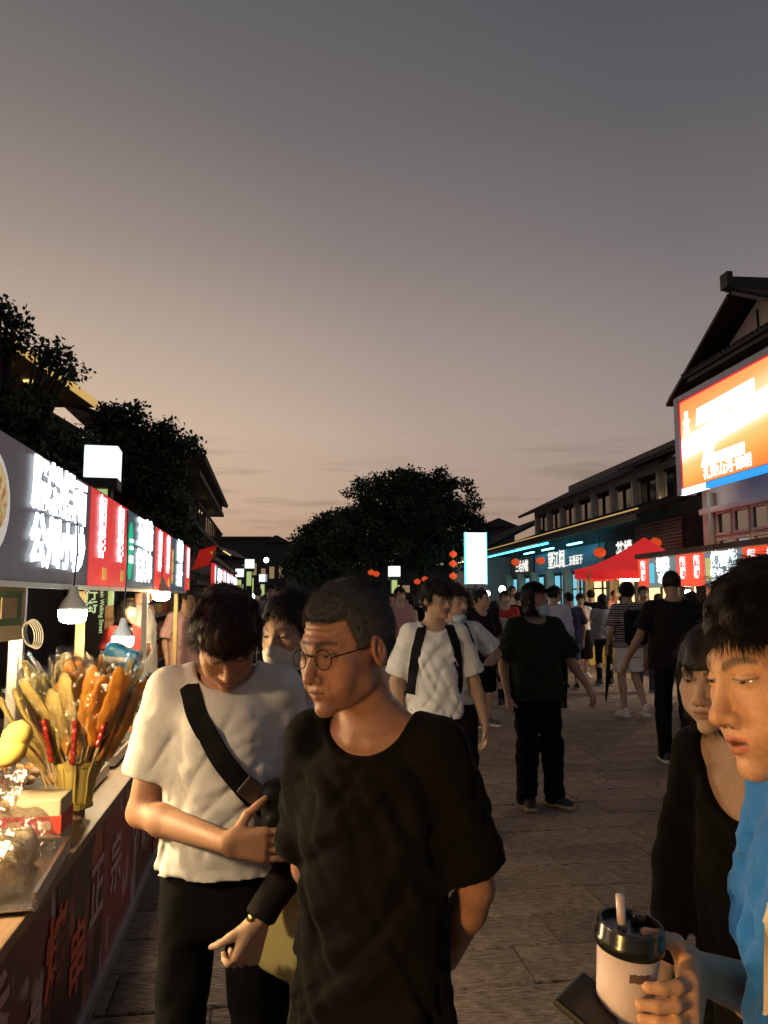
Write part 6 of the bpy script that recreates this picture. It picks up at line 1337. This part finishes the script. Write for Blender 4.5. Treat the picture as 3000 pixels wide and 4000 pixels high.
def cap(p, m, tilt=0.0):
    J = p['J']; f = local_head(J); hc = J['hc']; g = Grid(axis(hc[0] - .2, hc[0] + .2, .006), axis(hc[1] - .24, hc[1] + .2, .006), axis(hc[2] - .02, hc[2] + .2, .006))
    def sd(P):
        L = f(P); d = d_ell(L, (0, .016, .040), (.090, .110, .098)); d = smx(d, .040 - L[2] - .1 * np.minimum(L[1], 0), .004)
        b = d_ell(L, (0, -.105, .046), (.074, .075, .02)); b = smx(smx(b, L[2] - .056 - 2.0 * L[0] ** 2 * -1, .002), .046 - L[2] - 3.0 * L[0] ** 2, .002); return smn(d, b, .006)
    g.add(sd, hc - .4, hc + .4); V, Q = g.net(); return place(p['root'], net_mesh('cap', V, Q, m), 'cap')
def backpack(p, m, label, side=1, w=.29, h=.42, d=.14, z=1.16):
    J = p['J']; S = J['S']; r = worn('backpack', p, label, 'backpack'); g = Grid(axis(-.2, .2, .012), axis(.02, .36, .012), axis(.8, 1.5, .012))
    g.box((0, .15 + d / 2, z * S), (w / 2, d / 2, h / 2), .06); g.box((0, .17 + d, (z - .07) * S), (w * .38, .03, h * .26), .025, None, .01); V, Q = g.net(); place(r, net_mesh('pack', V, Q, m), 'pack')
    return r
def straps(p, m, r, xs=(-.10, .10), z0=1.40, z1=1.08, w=.055):
    S = p['J']['S']
    for x in xs:
        o = drape('strap', p, [(x * .85, z0 * S), (x * 1.15, 1.30 * S), (x * 1.35, 1.18 * S), (x * 1.55, z1 * S)], w, .010, m, over=True); o.parent = r
M_hair_br = mat('hair_brown', (.030, .017, .011), .5, spec=.4, noise=.25, nscale=60)
M_hair_gr = mat('hair_greying', (.075, .077, .083), .7, spec=.3, noise=.7, nscale=260)
M_hair_bk = mat('hair_black', (.012, .010, .009), .55, spec=.35, noise=.25, nscale=60)
C_black = cloth('black', (.0055, .005, .0047)); C_black2 = cloth('charcoal', (.014, .013, .013)); C_white = cloth('white', (.74, .72, .70)); C_green = cloth('dark_green', (.020, .026, .016))
C_blue = cloth('light_blue', (.42, .45, .60)); C_trou = cloth('trouser_black', (.006, .006, .006)); C_tan = cloth('tan', (.42, .28, .16)); C_pink = cloth('pink', (.42, .26, .28)); C_grey = cloth('grey', (.30, .30, .31))
C_red = cloth('red', (.40, .05, .05)); C_navy = cloth('navy', (.03, .035, .07)); C_denim = cloth('denim', (.07, .09, .15)); C_beige = cloth('beige', (.50, .42, .32))
M_maskw = mat('mask_white', (.78, .74, .66), .8, noise=.04, bump=.1, bscale=300); M_maskb = mat('mask_blue', (.35, .50, .60), .8, noise=.05)
M_strap = mat('strap_black', (.007, .007, .008), .7, bump=.1, bscale=500, spec=.12); M_lens = mat('lens', (.9, .9, .9), .03, trans=1.0, ior=1.03, alpha=.25)

# ------------------------------------------------------------------ the people close by
# older man in the black shirt, hands clasped behind his back
P1 = person('front', (-.025, 1.58), R(-22), 'older man in black tee and round glasses standing in front, looking left', dict(H=1.615, build=.84, deep=.90, yaw=R(-20), pitch=R(8), roll=R(-2), old=1, skin=(.37, .195, .130), piv=(-.02, -.035, 1.51), eye=.0026, brow=.0066, nose=1.15, hs=1.0, stubble=.35, lips=1.05, lipc=(.26, .10, .085),
    arm_l=dict(el=(.195, .10, 1.08), wr=(.10, .20, .88), hide=1), arm_r=dict(el=(-.185, .08, 1.08), wr=(-.10, .19, .86), hide=1)), (.0026, .011, .02),
    dict(mat=C_black, hem=.70, loose=.012, sleeve=.84, sl_loose=.018, neck=.092, drop=.085, bdrop=.03, seed=2.2, wr=.005, flare=.02, seam=1), dict(mat=C_trou), hair=dict(t=.008, top=.014, side=.006, zf=.068, arc=.006, yf=-.040, temple=.012, n=18000, slen=.013, lift=1.0, settle=0, mess=.22, clump=.12, sw=.0005, mat=M_hair_gr, rag=.001, zs=.012, zs2=.004, zn=-.03, seed=1), cres=.0068)
glasses(P1, .0205, mat('glasses_rim', (.05, .035, .02), .3, metal=.5), M_lens, -.004)
# young man in white tee looking down
P2 = person('left', (-.425, 2.10), R(6), 'young man in white tee looking down at his bag beside the stall', dict(H=1.67, build=.88, deep=.92, yaw=R(12), pitch=R(44), roll=R(-4), skin=(.46, .255, .155), piv=(.0, -.045, 1.485), eye=.0012,
    arm_r=dict(el=(-.215, .015, 1.055), wr=(.035, -.235, 1.045), f=(1, -.06, -.06), n=(.05, 1, 0), t=(.25, -.1, 1), curl=.14, thumb=.55, spread=.05, thc=.1), arm_l=dict(el=(.185, .10, 1.08), wr=(.16, .08, .84), hide=1)), (.0036, .011, .0048),
    dict(mat=C_white, hem=.915, loose=.010, flare=.006, sleeve=.70, sl_loose=.016, neck=.082, drop=.062, seed=5.1, wr=.0034, seam=1), dict(mat=C_trou), hair=dict(t=.012, top=.020, front=.016, side=.014, zf=.044, yf=-.040, temple=.02, n=12000, slen=.034, lift=.10, droop=.05, mess=.10, fringe=(.3, -.3, -.5), sw=.0007, mat=M_hair_br, seed=4, zs=-.004, zs2=-.02, zn=-.045), cres=.0066)
bag2 = worn('crossbody_bag', P2, 'black crossbody bag with wide strap on the white tee man', 'bag')
S = P2['J']['S']
o = drape('strap', P2, [(-.085, 1.39 * S), (-.065, 1.33 * S), (.0, 1.22 * S), (.07, 1.13 * S), (.12, 1.08 * S)], .052, .007, M_strap, over=True); o.parent = bag2
g = Grid(axis(.0, .34, .009), axis(-.34, -.06, .009), axis(.86, 1.20, .009)); g.box((.20, -.165, 1.05), (.085, .042, .115), .04, rot3(0, 0, R(-12))); g.box((.19, -.205, 1.03), (.06, .012, .06), .012, rot3(0, 0, R(-12)), .01); V, Q = g.net(); place(bag2, net_mesh('pouch', V, Q, M_strap), 'pouch')
mb = MB(); mb.box((.085, -.168, 1.13), (.055, .016, .050), Matrix.Rotation(R(40), 3, 'Y')); mb.build('buckle', mat('buckle', (.06, .05, .04), .3, metal=.6), bag2, bevel=.004)
# woman with the white mask
def tone3(V, J):
    c = np.tile(V3(.62, .58, .62), (len(V), 1)); arm = (np.abs(V[:, 0]) > .165) | (V[:, 2] < .98) | ((V[:, 1] < -.115) & (V[:, 2] < 1.20) & (V[:, 0] > -.03)); c[arm] = (.016, .014, .014); return c
P3 = person('mask_woman', (-.235, 2.28), R(-12), 'woman in white mask half hidden between the two men', dict(H=1.615, fem=1, yaw=R(-20), pitch=R(10), skin=(.58, .38, .26), piv=(-.01, -.02, 1.515), eye=.0032, browk=.6,
    arm_l=dict(el=(.14, -.175, 1.115), wr=(.01, -.375, .875), f=(-.25, -.25, -.9), n=(-.6, .5, 0), t=(-.5, -.8, .2), curl=.95, thumb=.3, thc=.6), arm_r=dict(el=(-.17, .06, 1.08), wr=(-.14, .10, .86), hide=1)), (.0036, .013, .006),
    dict(mat=mat('cloth_two_tone', rough=.9, attr='tone', noise=.06, nscale=150, bump=.2, bscale=700, spec=.2), hem=.84, loose=.012, sleeve=1.15, long=1, neck=.085, drop=.08, seed=7, tone=tone3, wr=.003), dict(mat=C_trou), hair=dict(t=.012, zf=.060, yf=-.028, arc=.03, n=5000, slen=.06, lift=.05, sw=.0007, len=.22, seed=6, part=.0, rag=.002), cres=.010)
mask(P3, M_maskw, 0, .0036, 1.15)
M_btn = mat('gold_button', (.75, .50, .18), .25, metal=.9)
J = P3['J']
for i, t in enumerate((.55, .72, .89)):
    q = J['ell'] + (J['wrl'] - J['ell']) * t; mb = MB(); mb.lathe([(.008, -.004), (.011, 0), (.008, .004)], tuple(q + V3(-.026, -.042, -.012)), 12, rot=Euler((R(70), 0, R(-30))).to_matrix()); mb.build('button', M_btn, P3['root'], smooth=True)
tb = worn('tote_bag', P3, 'pale yellow bag edge beside the masked woman', 'bag'); g = Grid(axis(-.16, .22, .011), axis(-.36, -.06, .011), axis(.52, .96, .011)); g.box((.03, -.22, .76), (.10, .035, .11), .03, rot3(0, 0, R(20))); V, Q = g.net(); place(tb, net_mesh('bag_body', V, Q, cloth('bag_yellow', (.55, .48, .22))), 'bag_body')
# young man close at the right edge, cup and phone in his hand
P4 = person('right', (.588, .985), R(-85), 'young man in blue tee at the right edge, face lit orange, holding a cup', dict(H=1.66, build=.9, yaw=R(5), pitch=R(9), roll=R(-5), skin=(.58, .34, .20), piv=(.0, -.053, 1.478), eye=.0022, lips=1.25, mouth=.0028, hs=1.03, w=1.0, lipc=(.50, .16, .12), stubble=.1, browk=.85, nose=1.0, lash=.8,
    arm_r=dict(el=(-.245, .03, 1.02), wr=(-.128, -.166, 1.128), f=(.862, -.477, -.05), n=(-.477, -.862, 0), t=(0, 0, 1), curl=.55, thumb=.35, thc=.5), arm_l=dict(el=(.22, .05, 1.08), wr=(.20, .0, .85), hide=1)), (.0021, .012, .0045),
    dict(mat=mat('cloth_bright_blue', (.012, .17, .60), .85, noise=.1, nscale=60, bump=.2, bscale=600, sheen=.1), hem=.82, loose=.02, sleeve=.72, neck=.085, drop=.055, seed=9), dict(mat=C_trou), hair=dict(t=.012, top=.022, front=.012, side=.014, back=.016, zf=.056, yf=-.036, temple=.015, n=16000, slen=.036, lift=.14, droop=.1, mess=.14, fringe=(.5, -.2, -.5), sw=.00055, mat=M_hair_bk, seed=8, zs=-.006, zs2=-.03, zn=-.05), cres=.010)
# pale printed patch on the blue tee
me = P4['shirt'].data; bv = BVHTree.FromPolygons([v.co[:] for v in me.vertices], [q.vertices[:] for q in me.polygons])
def patch(pts, name, m, parent):
    vs = []; fs = []; n = 10
    for j in range(n + 1):
        for i in range(n + 1):
            u, v = i / n, j / n; a = pts[0].lerp(pts[1], u); b = pts[3].lerp(pts[2], u); q = a.lerp(b, v); h = bv.find_nearest(q); vs.append(h[0] + h[1] * .004 if (h[1].dot(q - h[0]) > 0) else h[0] - h[1] * .004)
    for j in range(n):
        for i in range(n): k = j * (n + 1) + i; fs.append((k, k + 1, k + n + 2, k + n + 1))
    return mesh_obj(name, vs, fs, m, parent, True)
M_print = mat('print_cream', (.62, .55, .42), .9)
patch([Vector((-.02, -.25, 1.245)), Vector((.045, -.25, 1.245)), Vector((.045, -.25, 1.15)), Vector((.0, -.25, 1.135))], 'shirt_print', M_print, P4['root']); patch([Vector((.065, -.25, 1.17)), Vector((.10, -.25, 1.165)), Vector((.10, -.25, 1.14)), Vector((.07, -.25, 1.14))], 'shirt_print', M_print, P4['root'])
cupw = at(2430, 3745, 1.05); cup = empty('drink_cup', (cupw.x, cupw.y, cupw.z - .055), 0, 'white takeaway cup with black lid and straw held at lower right', 'cup'); cup.rotation_euler = (R(4), R(6), 0); cup.scale = (.93, .93, .93)
M_cupw = mat('cup_paper', (.62, .52, .52), .5, noise=.04); M_lid = mat('lid_black', (.010, .012, .010), .22, coat=.3)
mb = MB(); mb.lathe([(.034, -.03), (.0355, -.025), (.043, .085)], n=32); mb.build('cup_body', M_cupw, cup, smooth=True)
mb = MB(); mb.lathe([(.0445, .078), (.0475, .082), (.0475, .092), (.0455, .095), (.0455, .108), (.043, .112), (.040, .112), (.039, .104), (.002, .103)], n=32); mb.build('lid', M_lid, cup, smooth=True, auto=40)
mb = MB(); mb.box((.016, .018, .110), (.018, .014, .012)); mb.build('lid_tab', M_lid, cup, bevel=.003)
mb = MB(); mb.tube([(-.010, -.004, .09), (-.022, -.010, .150)], .0062, 10); mb.build('straw', mat('straw', (.62, .52, .55), .3, trans=.3), cup, smooth=True)
mb = MB()
for i in range(6): a = -1.75 + i * .11; mb.box((.0418 * math.cos(a), .0418 * math.sin(a), .056 + .001 * (i % 2)), (.0035, .0045, .010), Matrix.Rotation(a, 3, 'Z'))
mb.build('cup_print', mat('cup_print', (.12, .08, .08), .6), cup)
ph = empty('phone', at(2310, 3930, 1.03), 0, 'black phone held flat under the takeaway cup', 'phone'); ph.rotation_euler = (R(-6), R(26), R(-34))
mb = MB(); mb.box((0, 0, 0), (.068, .11, .009)); mb.build('phone_body', M_black, ph, bevel=.003); mb = MB(); mb.box((0, 0, .0052), (.061, .102, .001)); mb.build('phone_glass', mat('phone_glass', (.006, .006, .007), .5, spec=.2), ph)
# woman with black choker beside him
P5 = person('choker', (.83, 1.78), R(-42), 'woman in black cardigan and choker behind the man in blue', dict(H=1.53, fem=1, build=.82, yaw=R(-6), pitch=R(4), skin=(.46, .32, .24), piv=(-.04, -.075, 1.51), eye=.0034, lips=1.1, lipc=(.30, .14, .12), browk=.75, arm_r=dict(el=(-.215, .02, 1.08), wr=(-.20, -.10, .86)), arm_l=dict(hide=1)), (.0028, .012, .008),
    dict(mat=C_black, hem=.62, loose=.012, sleeve=1.0, long=1, neck=.118, drop=.21, bdrop=.03, seed=11, wr=.004), dict(mat=C_trou), hair=dict(t=.012, top=.014, zf=.020, yf=-.036, temple=.008, n=9000, slen=.04, lift=.05, mess=.06, fringe=(.05, -.3, -1), sw=.0006, len=.105, seed=12, rag=.002, arc=-.004), cres=.009)
J = P5['J']; a = J['nb'] + (J['piv'] - J['nb']) * .42; ax = nrm(J['piv'] - J['nb']); g = Grid(axis(a[0] - .1, a[0] + .1, .004), axis(a[1] - .1, a[1] + .1, .004), axis(a[2] - .06, a[2] + .06, .004))
g.add(lambda P: np.maximum(d_cone(P, a - ax * .05, a + ax * .05, .0545, .0535), np.abs((P[0] - a[0]) * ax[0] + (P[1] - a[1]) * ax[1] + (P[2] - a[2]) * ax[2]) - .014), a - .1, a + .1); V, Q = g.net(); place(P5['root'], net_mesh('choker', V, Q, C_black), 'choker')
tp_ = Grid(axis(-.2, .2, .01), axis(-.2, .2, .01), axis(.7, 1.3, .01)); S = J['S']; tp_.add(lambda P: d_loft(P, np.array([.72, 1.05, 1.20, 1.215]) * S, np.array([.15, .142, .150, .150]) * S, np.array([.11, .103, .118, .116]) * S, .012), (-.3, -.3, .6), (.3, .3, 1.4)); V, Q = tp_.net(); place(P5['root'], net_mesh('camisole', V, Q, C_black2), 'camisole')
bs = worn('shoulder_bag', P5, 'dark bag with curved golden strap at the woman’s hip', 'bag'); mb = MB(); mb.tube([(.02, -.20, .86), (.06, -.205, .875), (.10, -.20, .875), (.15, -.18, .86)], .006, 8); mb.build('strap', mat('strap_gold', (.50, .30, .08), .4), bs, smooth=True)
g = Grid(axis(-.12, .26, .012), axis(-.30, -.10, .012), axis(.60, .90, .012)); g.box((.08, -.185, .76), (.12, .04, .09), .03); V, Q = g.net(); place(bs, net_mesh('bag_body', V, Q, M_strap), 'bag_body')

# ------------------------------------------------------------------ people a few metres on
RM = (.006, .016, .0085)
P6 = person('wt1', (.312, 4.8), R(8), 'young man in white tee with backpack straps and glasses walking ahead', dict(H=1.70, build=.9, yaw=R(32), pitch=R(2), skin=(.44, .27, .19), arm_l=dict(el=(.255, .03, 1.08), wr=(.30, -.05, .83), curl=.4), arm_r=dict(el=(-.235, .05, 1.08), wr=(-.21, .03, .83))), RM,
    dict(mat=C_white, hem=.87, loose=.014, sleeve=.86, sl_loose=.020, neck=.085, drop=.06, seed=3, wr=.006, flare=.01), dict(mat=C_trou, loose=.01), hair=dict(t=.016, top=.022, zf=.035, yf=-.03, n=3500, slen=.05, sw=.0012, seed=3, fringe=(.1, -.5, -.8)), cres=.011)
glasses(P6, .020, mat('glasses_silver', (.5, .5, .5), .2, metal=.9))
b6 = backpack(P6, M_strap, 'black backpack worn by the front white tee walker'); straps(P6, M_strap, b6, (-.105, .10), 1.405, 1.02, .060)
P7 = person('wt2', (.49, 5.55), R(12), 'man in white tee with lowered blue mask and bag strap, hand on hip', dict(H=1.68, yaw=R(28), pitch=R(3), skin=(.42, .26, .19), arm_l=dict(el=(.34, .02, 1.20), wr=(.17, -.15, 1.10), f=(-.9, -.2, -.2), n=(0, 1, 0), t=(0, 0, 1), curl=.6), arm_r=dict()), RM,
    dict(mat=C_white, hem=.86, loose=.016, sleeve=.80, sl_loose=.022, seed=6, wr=.006), dict(mat=C_black2, loose=.01), hair=dict(t=.014, top=.02, zf=.05, n=2500, slen=.04, sw=.0013, seed=5), cres=.012)
mask(P7, M_maskb, -.050, .006, .9, -.10, -.03)
b7 = worn('sling_bag', P7, 'black sling bag of the man with lowered blue mask', 'bag'); S = P7['J']['S']; o = drape('strap', P7, [(.07, 1.40 * S), (.11, 1.28 * S), (.15, 1.12 * S)], .05, .008, M_strap, over=True); o.parent = b7
g = Grid(axis(.02, .32, .012), axis(-.30, -.02, .012), axis(.88, 1.16, .012)); g.box((.17, -.16, 1.03), (.09, .05, .09), .035); V, Q = g.net(); place(b7, net_mesh('pouch', V, Q, M_strap), 'pouch')
fp = on_ground(2090, 3150)
P8 = person('cap', (1.185, fp.y - .02), R(10), 'man in dark green tee and black cap looking up to the right', dict(H=1.70, yaw=R(36), pitch=R(-9), skin=(.38, .23, .17), arm_r=dict(el=(-.25, .06, 1.08), wr=(-.245, -.03, .85), curl=.4), arm_l=dict(el=(.29, .02, 1.10), wr=(.40, -.06, .90), f=(.35, -.1, -.9), curl=.35), leg_l=dict(kn=(.10, -.03, .48), an=(.13, .01, .085), ft=(.55, -1, 0)), leg_r=dict(kn=(-.09, -.02, .48), an=(-.085, .03, .085), ft=(-.15, -1, 0))), RM,
    dict(mat=C_green, hem=.80, loose=.035, sleeve=.86, sl_loose=.045, neck=.095, drop=.06, seed=8, wr=.008), dict(mat=C_trou, loose=.024, wr=.006), ((.015, .015, .015), (.35, .28, .16)), hair=dict(t=.014, zf=.05, n=2500, slen=.05, sw=.0013, len=.13, seed=9), cres=.012)
cap(P8, C_trou); mask(P8, M_maskb, -.030, .006, .95)
P9 = person('bk', (2.83, 7.6), R(168), 'tall man in black shirt and trousers seen from behind', dict(H=1.85, yaw=R(0), pitch=R(4), skin=(.34, .21, .15), build=1.12, arm_l=dict(el=(.30, .02, 1.10), wr=(.40, -.08, .90), f=(.3, -.2, -.9)), leg_l=dict(kn=(.10, -.10, .50), an=(.10, -.06, .085)), leg_r=dict(kn=(-.09, .02, .47), an=(-.08, .15, .12))), (.008, .018, .011),
    dict(mat=C_black2, hem=.82, loose=.022, sleeve=.75, sl_loose=.03, seed=12, wr=.006), dict(mat=C_trou, loose=.01), ((.02, .02, .02), (.55, .52, .48)), hair=dict(t=.006, top=.01, zf=.06, n=2500, slen=.016, lift=.8, settle=0, sw=.0014, seed=13, zn=-.02), cres=.014)
def tone10(V, J):
    s_ = (np.sin(V[:, 2] * 2 * math.pi / .030) > .25); c = np.where(s_[:, None], V3(.45, .40, .42)[None], V3(.02, .02, .022)[None]); return c
P10 = person('stripe', (3.30, 10.5), R(188), 'person in striped tee and white shorts walking away with backpack', dict(H=1.78, yaw=R(-8), skin=(.42, .28, .21), arm_l=dict(el=(.24, .02, 1.09), wr=(.25, -.10, .87), curl=.8), leg_l=dict(kn=(.09, -.05, .49), an=(.09, .0, .085)), leg_r=dict(kn=(-.10, -.06, .50), an=(-.12, .16, .14), ft=(-.1, -.9, -.4))), (.009, .018, .011),
    dict(mat=mat('cloth_stripes', rough=.9, attr='tone', spec=.2), hem=.88, loose=.02, sleeve=.8, sl_loose=.03, seed=15, tone=tone10, wr=.004), dict(mat=C_white, end=.40, loose=.02), ((.62, .60, .58), (.62, .6, .58)), hair=dict(t=.02, top=.03, zf=.05, n=2500, slen=.05, mess=.4, clump=.9, sw=.0016, seed=16), cres=.011)
backpack(P10, M_strap, 'black backpack on the striped tee walker', 1, .30, .46, .15, 1.14)
um = empty('umbrella', (3.30 - .30, 10.42, 0), R(10), 'folded black umbrella hanging from the striped tee walker’s hand', 'umbrella'); mb = MB(); mb.tube([(0, 0, .82), (-.02, 0, .55), (-.05, .02, .22)], [.022, .03, .010], 8); mb.build('folded_canopy', M_strap, um, smooth=True); mb = MB(); mb.tube([(0, 0, .82), (.01, 0, .95)], .010, 6); mb.build('handle', M_black, um)
RD = (.010, .020, .014)
P11 = person('skirt', (3.95, 15.6), R(-10), 'woman in white blouse and long black skirt before the yellow counter', dict(H=1.66, fem=1, yaw=R(10), pitch=R(12), skin=(.48, .32, .24), arm_l=dict(el=(.19, .02, 1.12), wr=(.08, -.20, 1.25), f=(-.3, -.4, .8)), arm_r=dict(el=(-.19, .02, 1.12), wr=(-.08, -.22, 1.22), f=(.3, -.4, .7))), RD,
    dict(mat=C_white, hem=.96, loose=.015, sleeve=.9, seed=18, wr=.005), dict(mat=C_trou, skirt=1, end=.38, loose=.03), ((.6, .6, .58), (.6, .6, .6)), hair=dict(t=.012, zf=.05, n=800, slen=.05, sw=.002, seed=18), cres=.014)
P12 = person('ltblue', (2.46, 11.2), R(150), 'man in light blue shirt seen from behind past the capped man', dict(H=1.75, yaw=R(-30), skin=(.42, .27, .2)), RD, dict(mat=C_blue, hem=.82, loose=.02, sleeve=1.0, long=1, seed=20, wr=.007), dict(mat=C_trou), hair=dict(t=.014, zf=.05, n=1200, slen=.04, sw=.002, seed=20), cres=.014)
P13 = person('blk', (1.22, 9.75), R(22), 'stocky man in black tee and shorts behind the white tee walkers', dict(H=1.68, build=1.1, yaw=R(35), skin=(.42, .27, .2), leg_l=dict(ft=(.5, -1, 0))), RD, dict(mat=C_black2, hem=.80, loose=.03, sleeve=.85, sl_loose=.035, seed=21), dict(mat=C_trou, end=.46, loose=.02), ((.05, .05, .05), (.65, .65, .65)), hair=dict(t=.008, zf=.06, n=1200, slen=.02, lift=.6, settle=0, sw=.002, seed=21), cres=.014)
P14 = person('lh', (.93, 10.6), R(-20), 'woman with long dark hair beside the stocky man in black', dict(H=1.62, fem=1, yaw=R(15), skin=(.48, .32, .24)), RD, dict(mat=C_black, hem=.85, loose=.015, sleeve=.8, seed=23), dict(mat=C_denim), hair=dict(t=.014, zf=.05, n=1200, slen=.08, sw=.002, len=.30, vol=.012, seed=23), cres=.015)
P15 = person('tan', (4.42, 13.2), R(-8), 'man in tan tee facing the camera beside the striped walker', dict(H=1.78, yaw=R(10), skin=(.46, .29, .2)), RD, dict(mat=C_tan, hem=.82, loose=.025, sleeve=.8, seed=25), dict(mat=C_denim), hair=dict(t=.010, zf=.06, n=1000, slen=.025, lift=.5, sw=.002, seed=25), cres=.015)

# ------------------------------------------------------------------ the crowd: a few figures built once, then copied in other clothes
RC = (.013, .024, .03)
def base_person(key, o, shirt, trousers, hair): 
    p = person(key, (0, -30), 0, 'x', o, RC, shirt, trousers, hair=hair, cres=.018); return p['root']
CB = [base_person('c0', dict(H=1.72, skin=(.42, .27, .2), leg_l=dict(kn=(.1, -.10, .49), an=(.1, -.12, .085)), leg_r=dict(kn=(-.1, .0, .48), an=(-.1, .14, .11))), dict(mat=C_black, hem=.82, loose=.025, sleeve=.8, sl_loose=.03, seed=31), dict(mat=C_trou), dict(t=.014, zf=.05, n=500, slen=.04, sw=.003, seed=31)),
      base_person('c1', dict(H=1.60, fem=1, skin=(.5, .34, .26), arm_l=dict(el=(.2, .0, 1.1), wr=(.1, -.2, 1.15), f=(-.3, -.5, .7))), dict(mat=C_white, hem=.86, loose=.01, sleeve=.6, seed=32), dict(mat=C_denim), dict(t=.014, zf=.045, n=500, slen=.07, sw=.003, len=.26, vol=.01, seed=32)),
      base_person('c2', dict(H=1.66, fem=1, skin=(.5, .34, .26)), dict(mat=C_pink, hem=.90, loose=.015, sleeve=.7, seed=33), dict(mat=C_black2, skirt=1, end=.5, loose=.03), dict(t=.012, zf=.05, n=500, slen=.05, sw=.003, seed=33)),
      base_person('c3', dict(H=1.76, build=1.1, skin=(.4, .25, .18), yaw=R(25)), dict(mat=C_grey, hem=.80, loose=.03, sleeve=.85, sl_loose=.035, seed=34), dict(mat=C_black2, end=.46, loose=.02), dict(t=.008, zf=.06, n=500, slen=.02, lift=.6, sw=.003, seed=34))]
CR = [  # px, depth, turn, kind, shirt, label
    (735, 9.3, 60, 3, C_pink, 'vendor in pink top beside the yellow post of the third stall'), (560, 7.6, 80, 3, C_grey, 'vendor in grey behind the second stall'), (500, 7.2, 70, 1, C_red, 'vendor in red deep inside the second stall'),
    (1062, 13.0, 10, 0, C_grey, 'passer-by in grey right of the bowed man'), (1095, 15.5, 190, 2, C_red, 'passer-by in red in the far left crowd'), (1120, 19, 0, 1, C_white, None), (1010, 17, 170, 0, C_black, None), (975, 21, 10, 2, C_pink, None), (945, 25, 0, 3, C_white, None), (1040, 23, 180, 1, C_black, None), (1145, 24, 0, 0, C_navy, None), (1085, 28, 10, 3, C_grey, None), (1000, 29, 0, 2, C_white, None), (1170, 30, 180, 1, C_red, None),
    (1560, 12.5, 20, 2, C_pink, 'woman in pink top right of the older man’s head'), (1600, 14, -60, 1, C_beige, 'woman in beige left of the white tee walkers'), (1530, 20, 0, 0, C_navy, None), (1575, 26, 180, 3, C_grey, None), (1640, 22, 10, 1, C_black, None), (1500, 27, 0, 2, C_white, None),
    (1825, 14, 180, 1, C_black, 'woman in black farther back between the white and green tees'), (1850, 17, 0, 2, C_red, None), (1925, 11.5, 165, 1, C_beige, 'woman with wavy hair left of the capped man'), (1968, 13, 10, 2, C_red, 'woman in red glimpsed left of the capped man’s shoulder'), (2020, 16, 190, 0, C_black, None),
    (2300, 17.6, 170, 2, C_black, 'customer in black at the yellow lit counter'), (2688, 12.2, 190, 2, C_pink, 'person in lilac behind the tall man’s shoulder'), (2745, 11.4, -30, 1, C_black2, 'woman in dark top under the near right stall'), (2790, 12.6, -20, 0, C_grey, 'person in grey at the near right stall'), (2390, 20, 0, 3, C_white, None), (2560, 15.5, 160, 0, C_navy, 'customer in navy before the far right stall'), (1720, 25, 0, 3, C_navy, None), (1760, 20, 180, 0, C_white, None),
    (2215, 13.6, 200, 3, C_navy, 'man in navy between the light blue shirt and the blouse'), (2345, 14.2, 170, 1, C_grey, 'woman in grey near the striped walker’s left shoulder'), (2425, 16.5, 10, 2, C_beige, None), (1995, 18.5, 0, 3, C_grey, None), (2120, 21, 180, 0, C_white, None), (2620, 17, 180, 1, C_red, None)]
SKIRTS = [C_trou, C_denim, C_black2, C_navy]
for i, (px, Y, turn, kind, sh, label) in enumerate(CR):
    r = copy_tree(CB[kind]); r.location = ((px - 1500) / FPX * Y * 1.004, Y, 0); r.rotation_euler = (0, 0, R(turn + (i * 37 % 23) - 11)); k = .95 + (i * 29 % 11) / 100; r.scale = (k, k, k)
    r['label'] = label or 'distant walker far down the street, hardly told from the crowd'; r['category'] = 'person'
    r['group'] = 'passers-by' if label else 'far crowd'
    for c in r.children:
        nm = c.name.split('.')[0]
        if nm in ('shirt', 'trousers'):
            c.material_slots[0].link = 'OBJECT'; c.material_slots[0].material = sh if nm == 'shirt' else SKIRTS[i % 4]
for b in CB:
    for c in list(b.children): bpy.data.objects.remove(c)
    bpy.data.objects.remove(b)
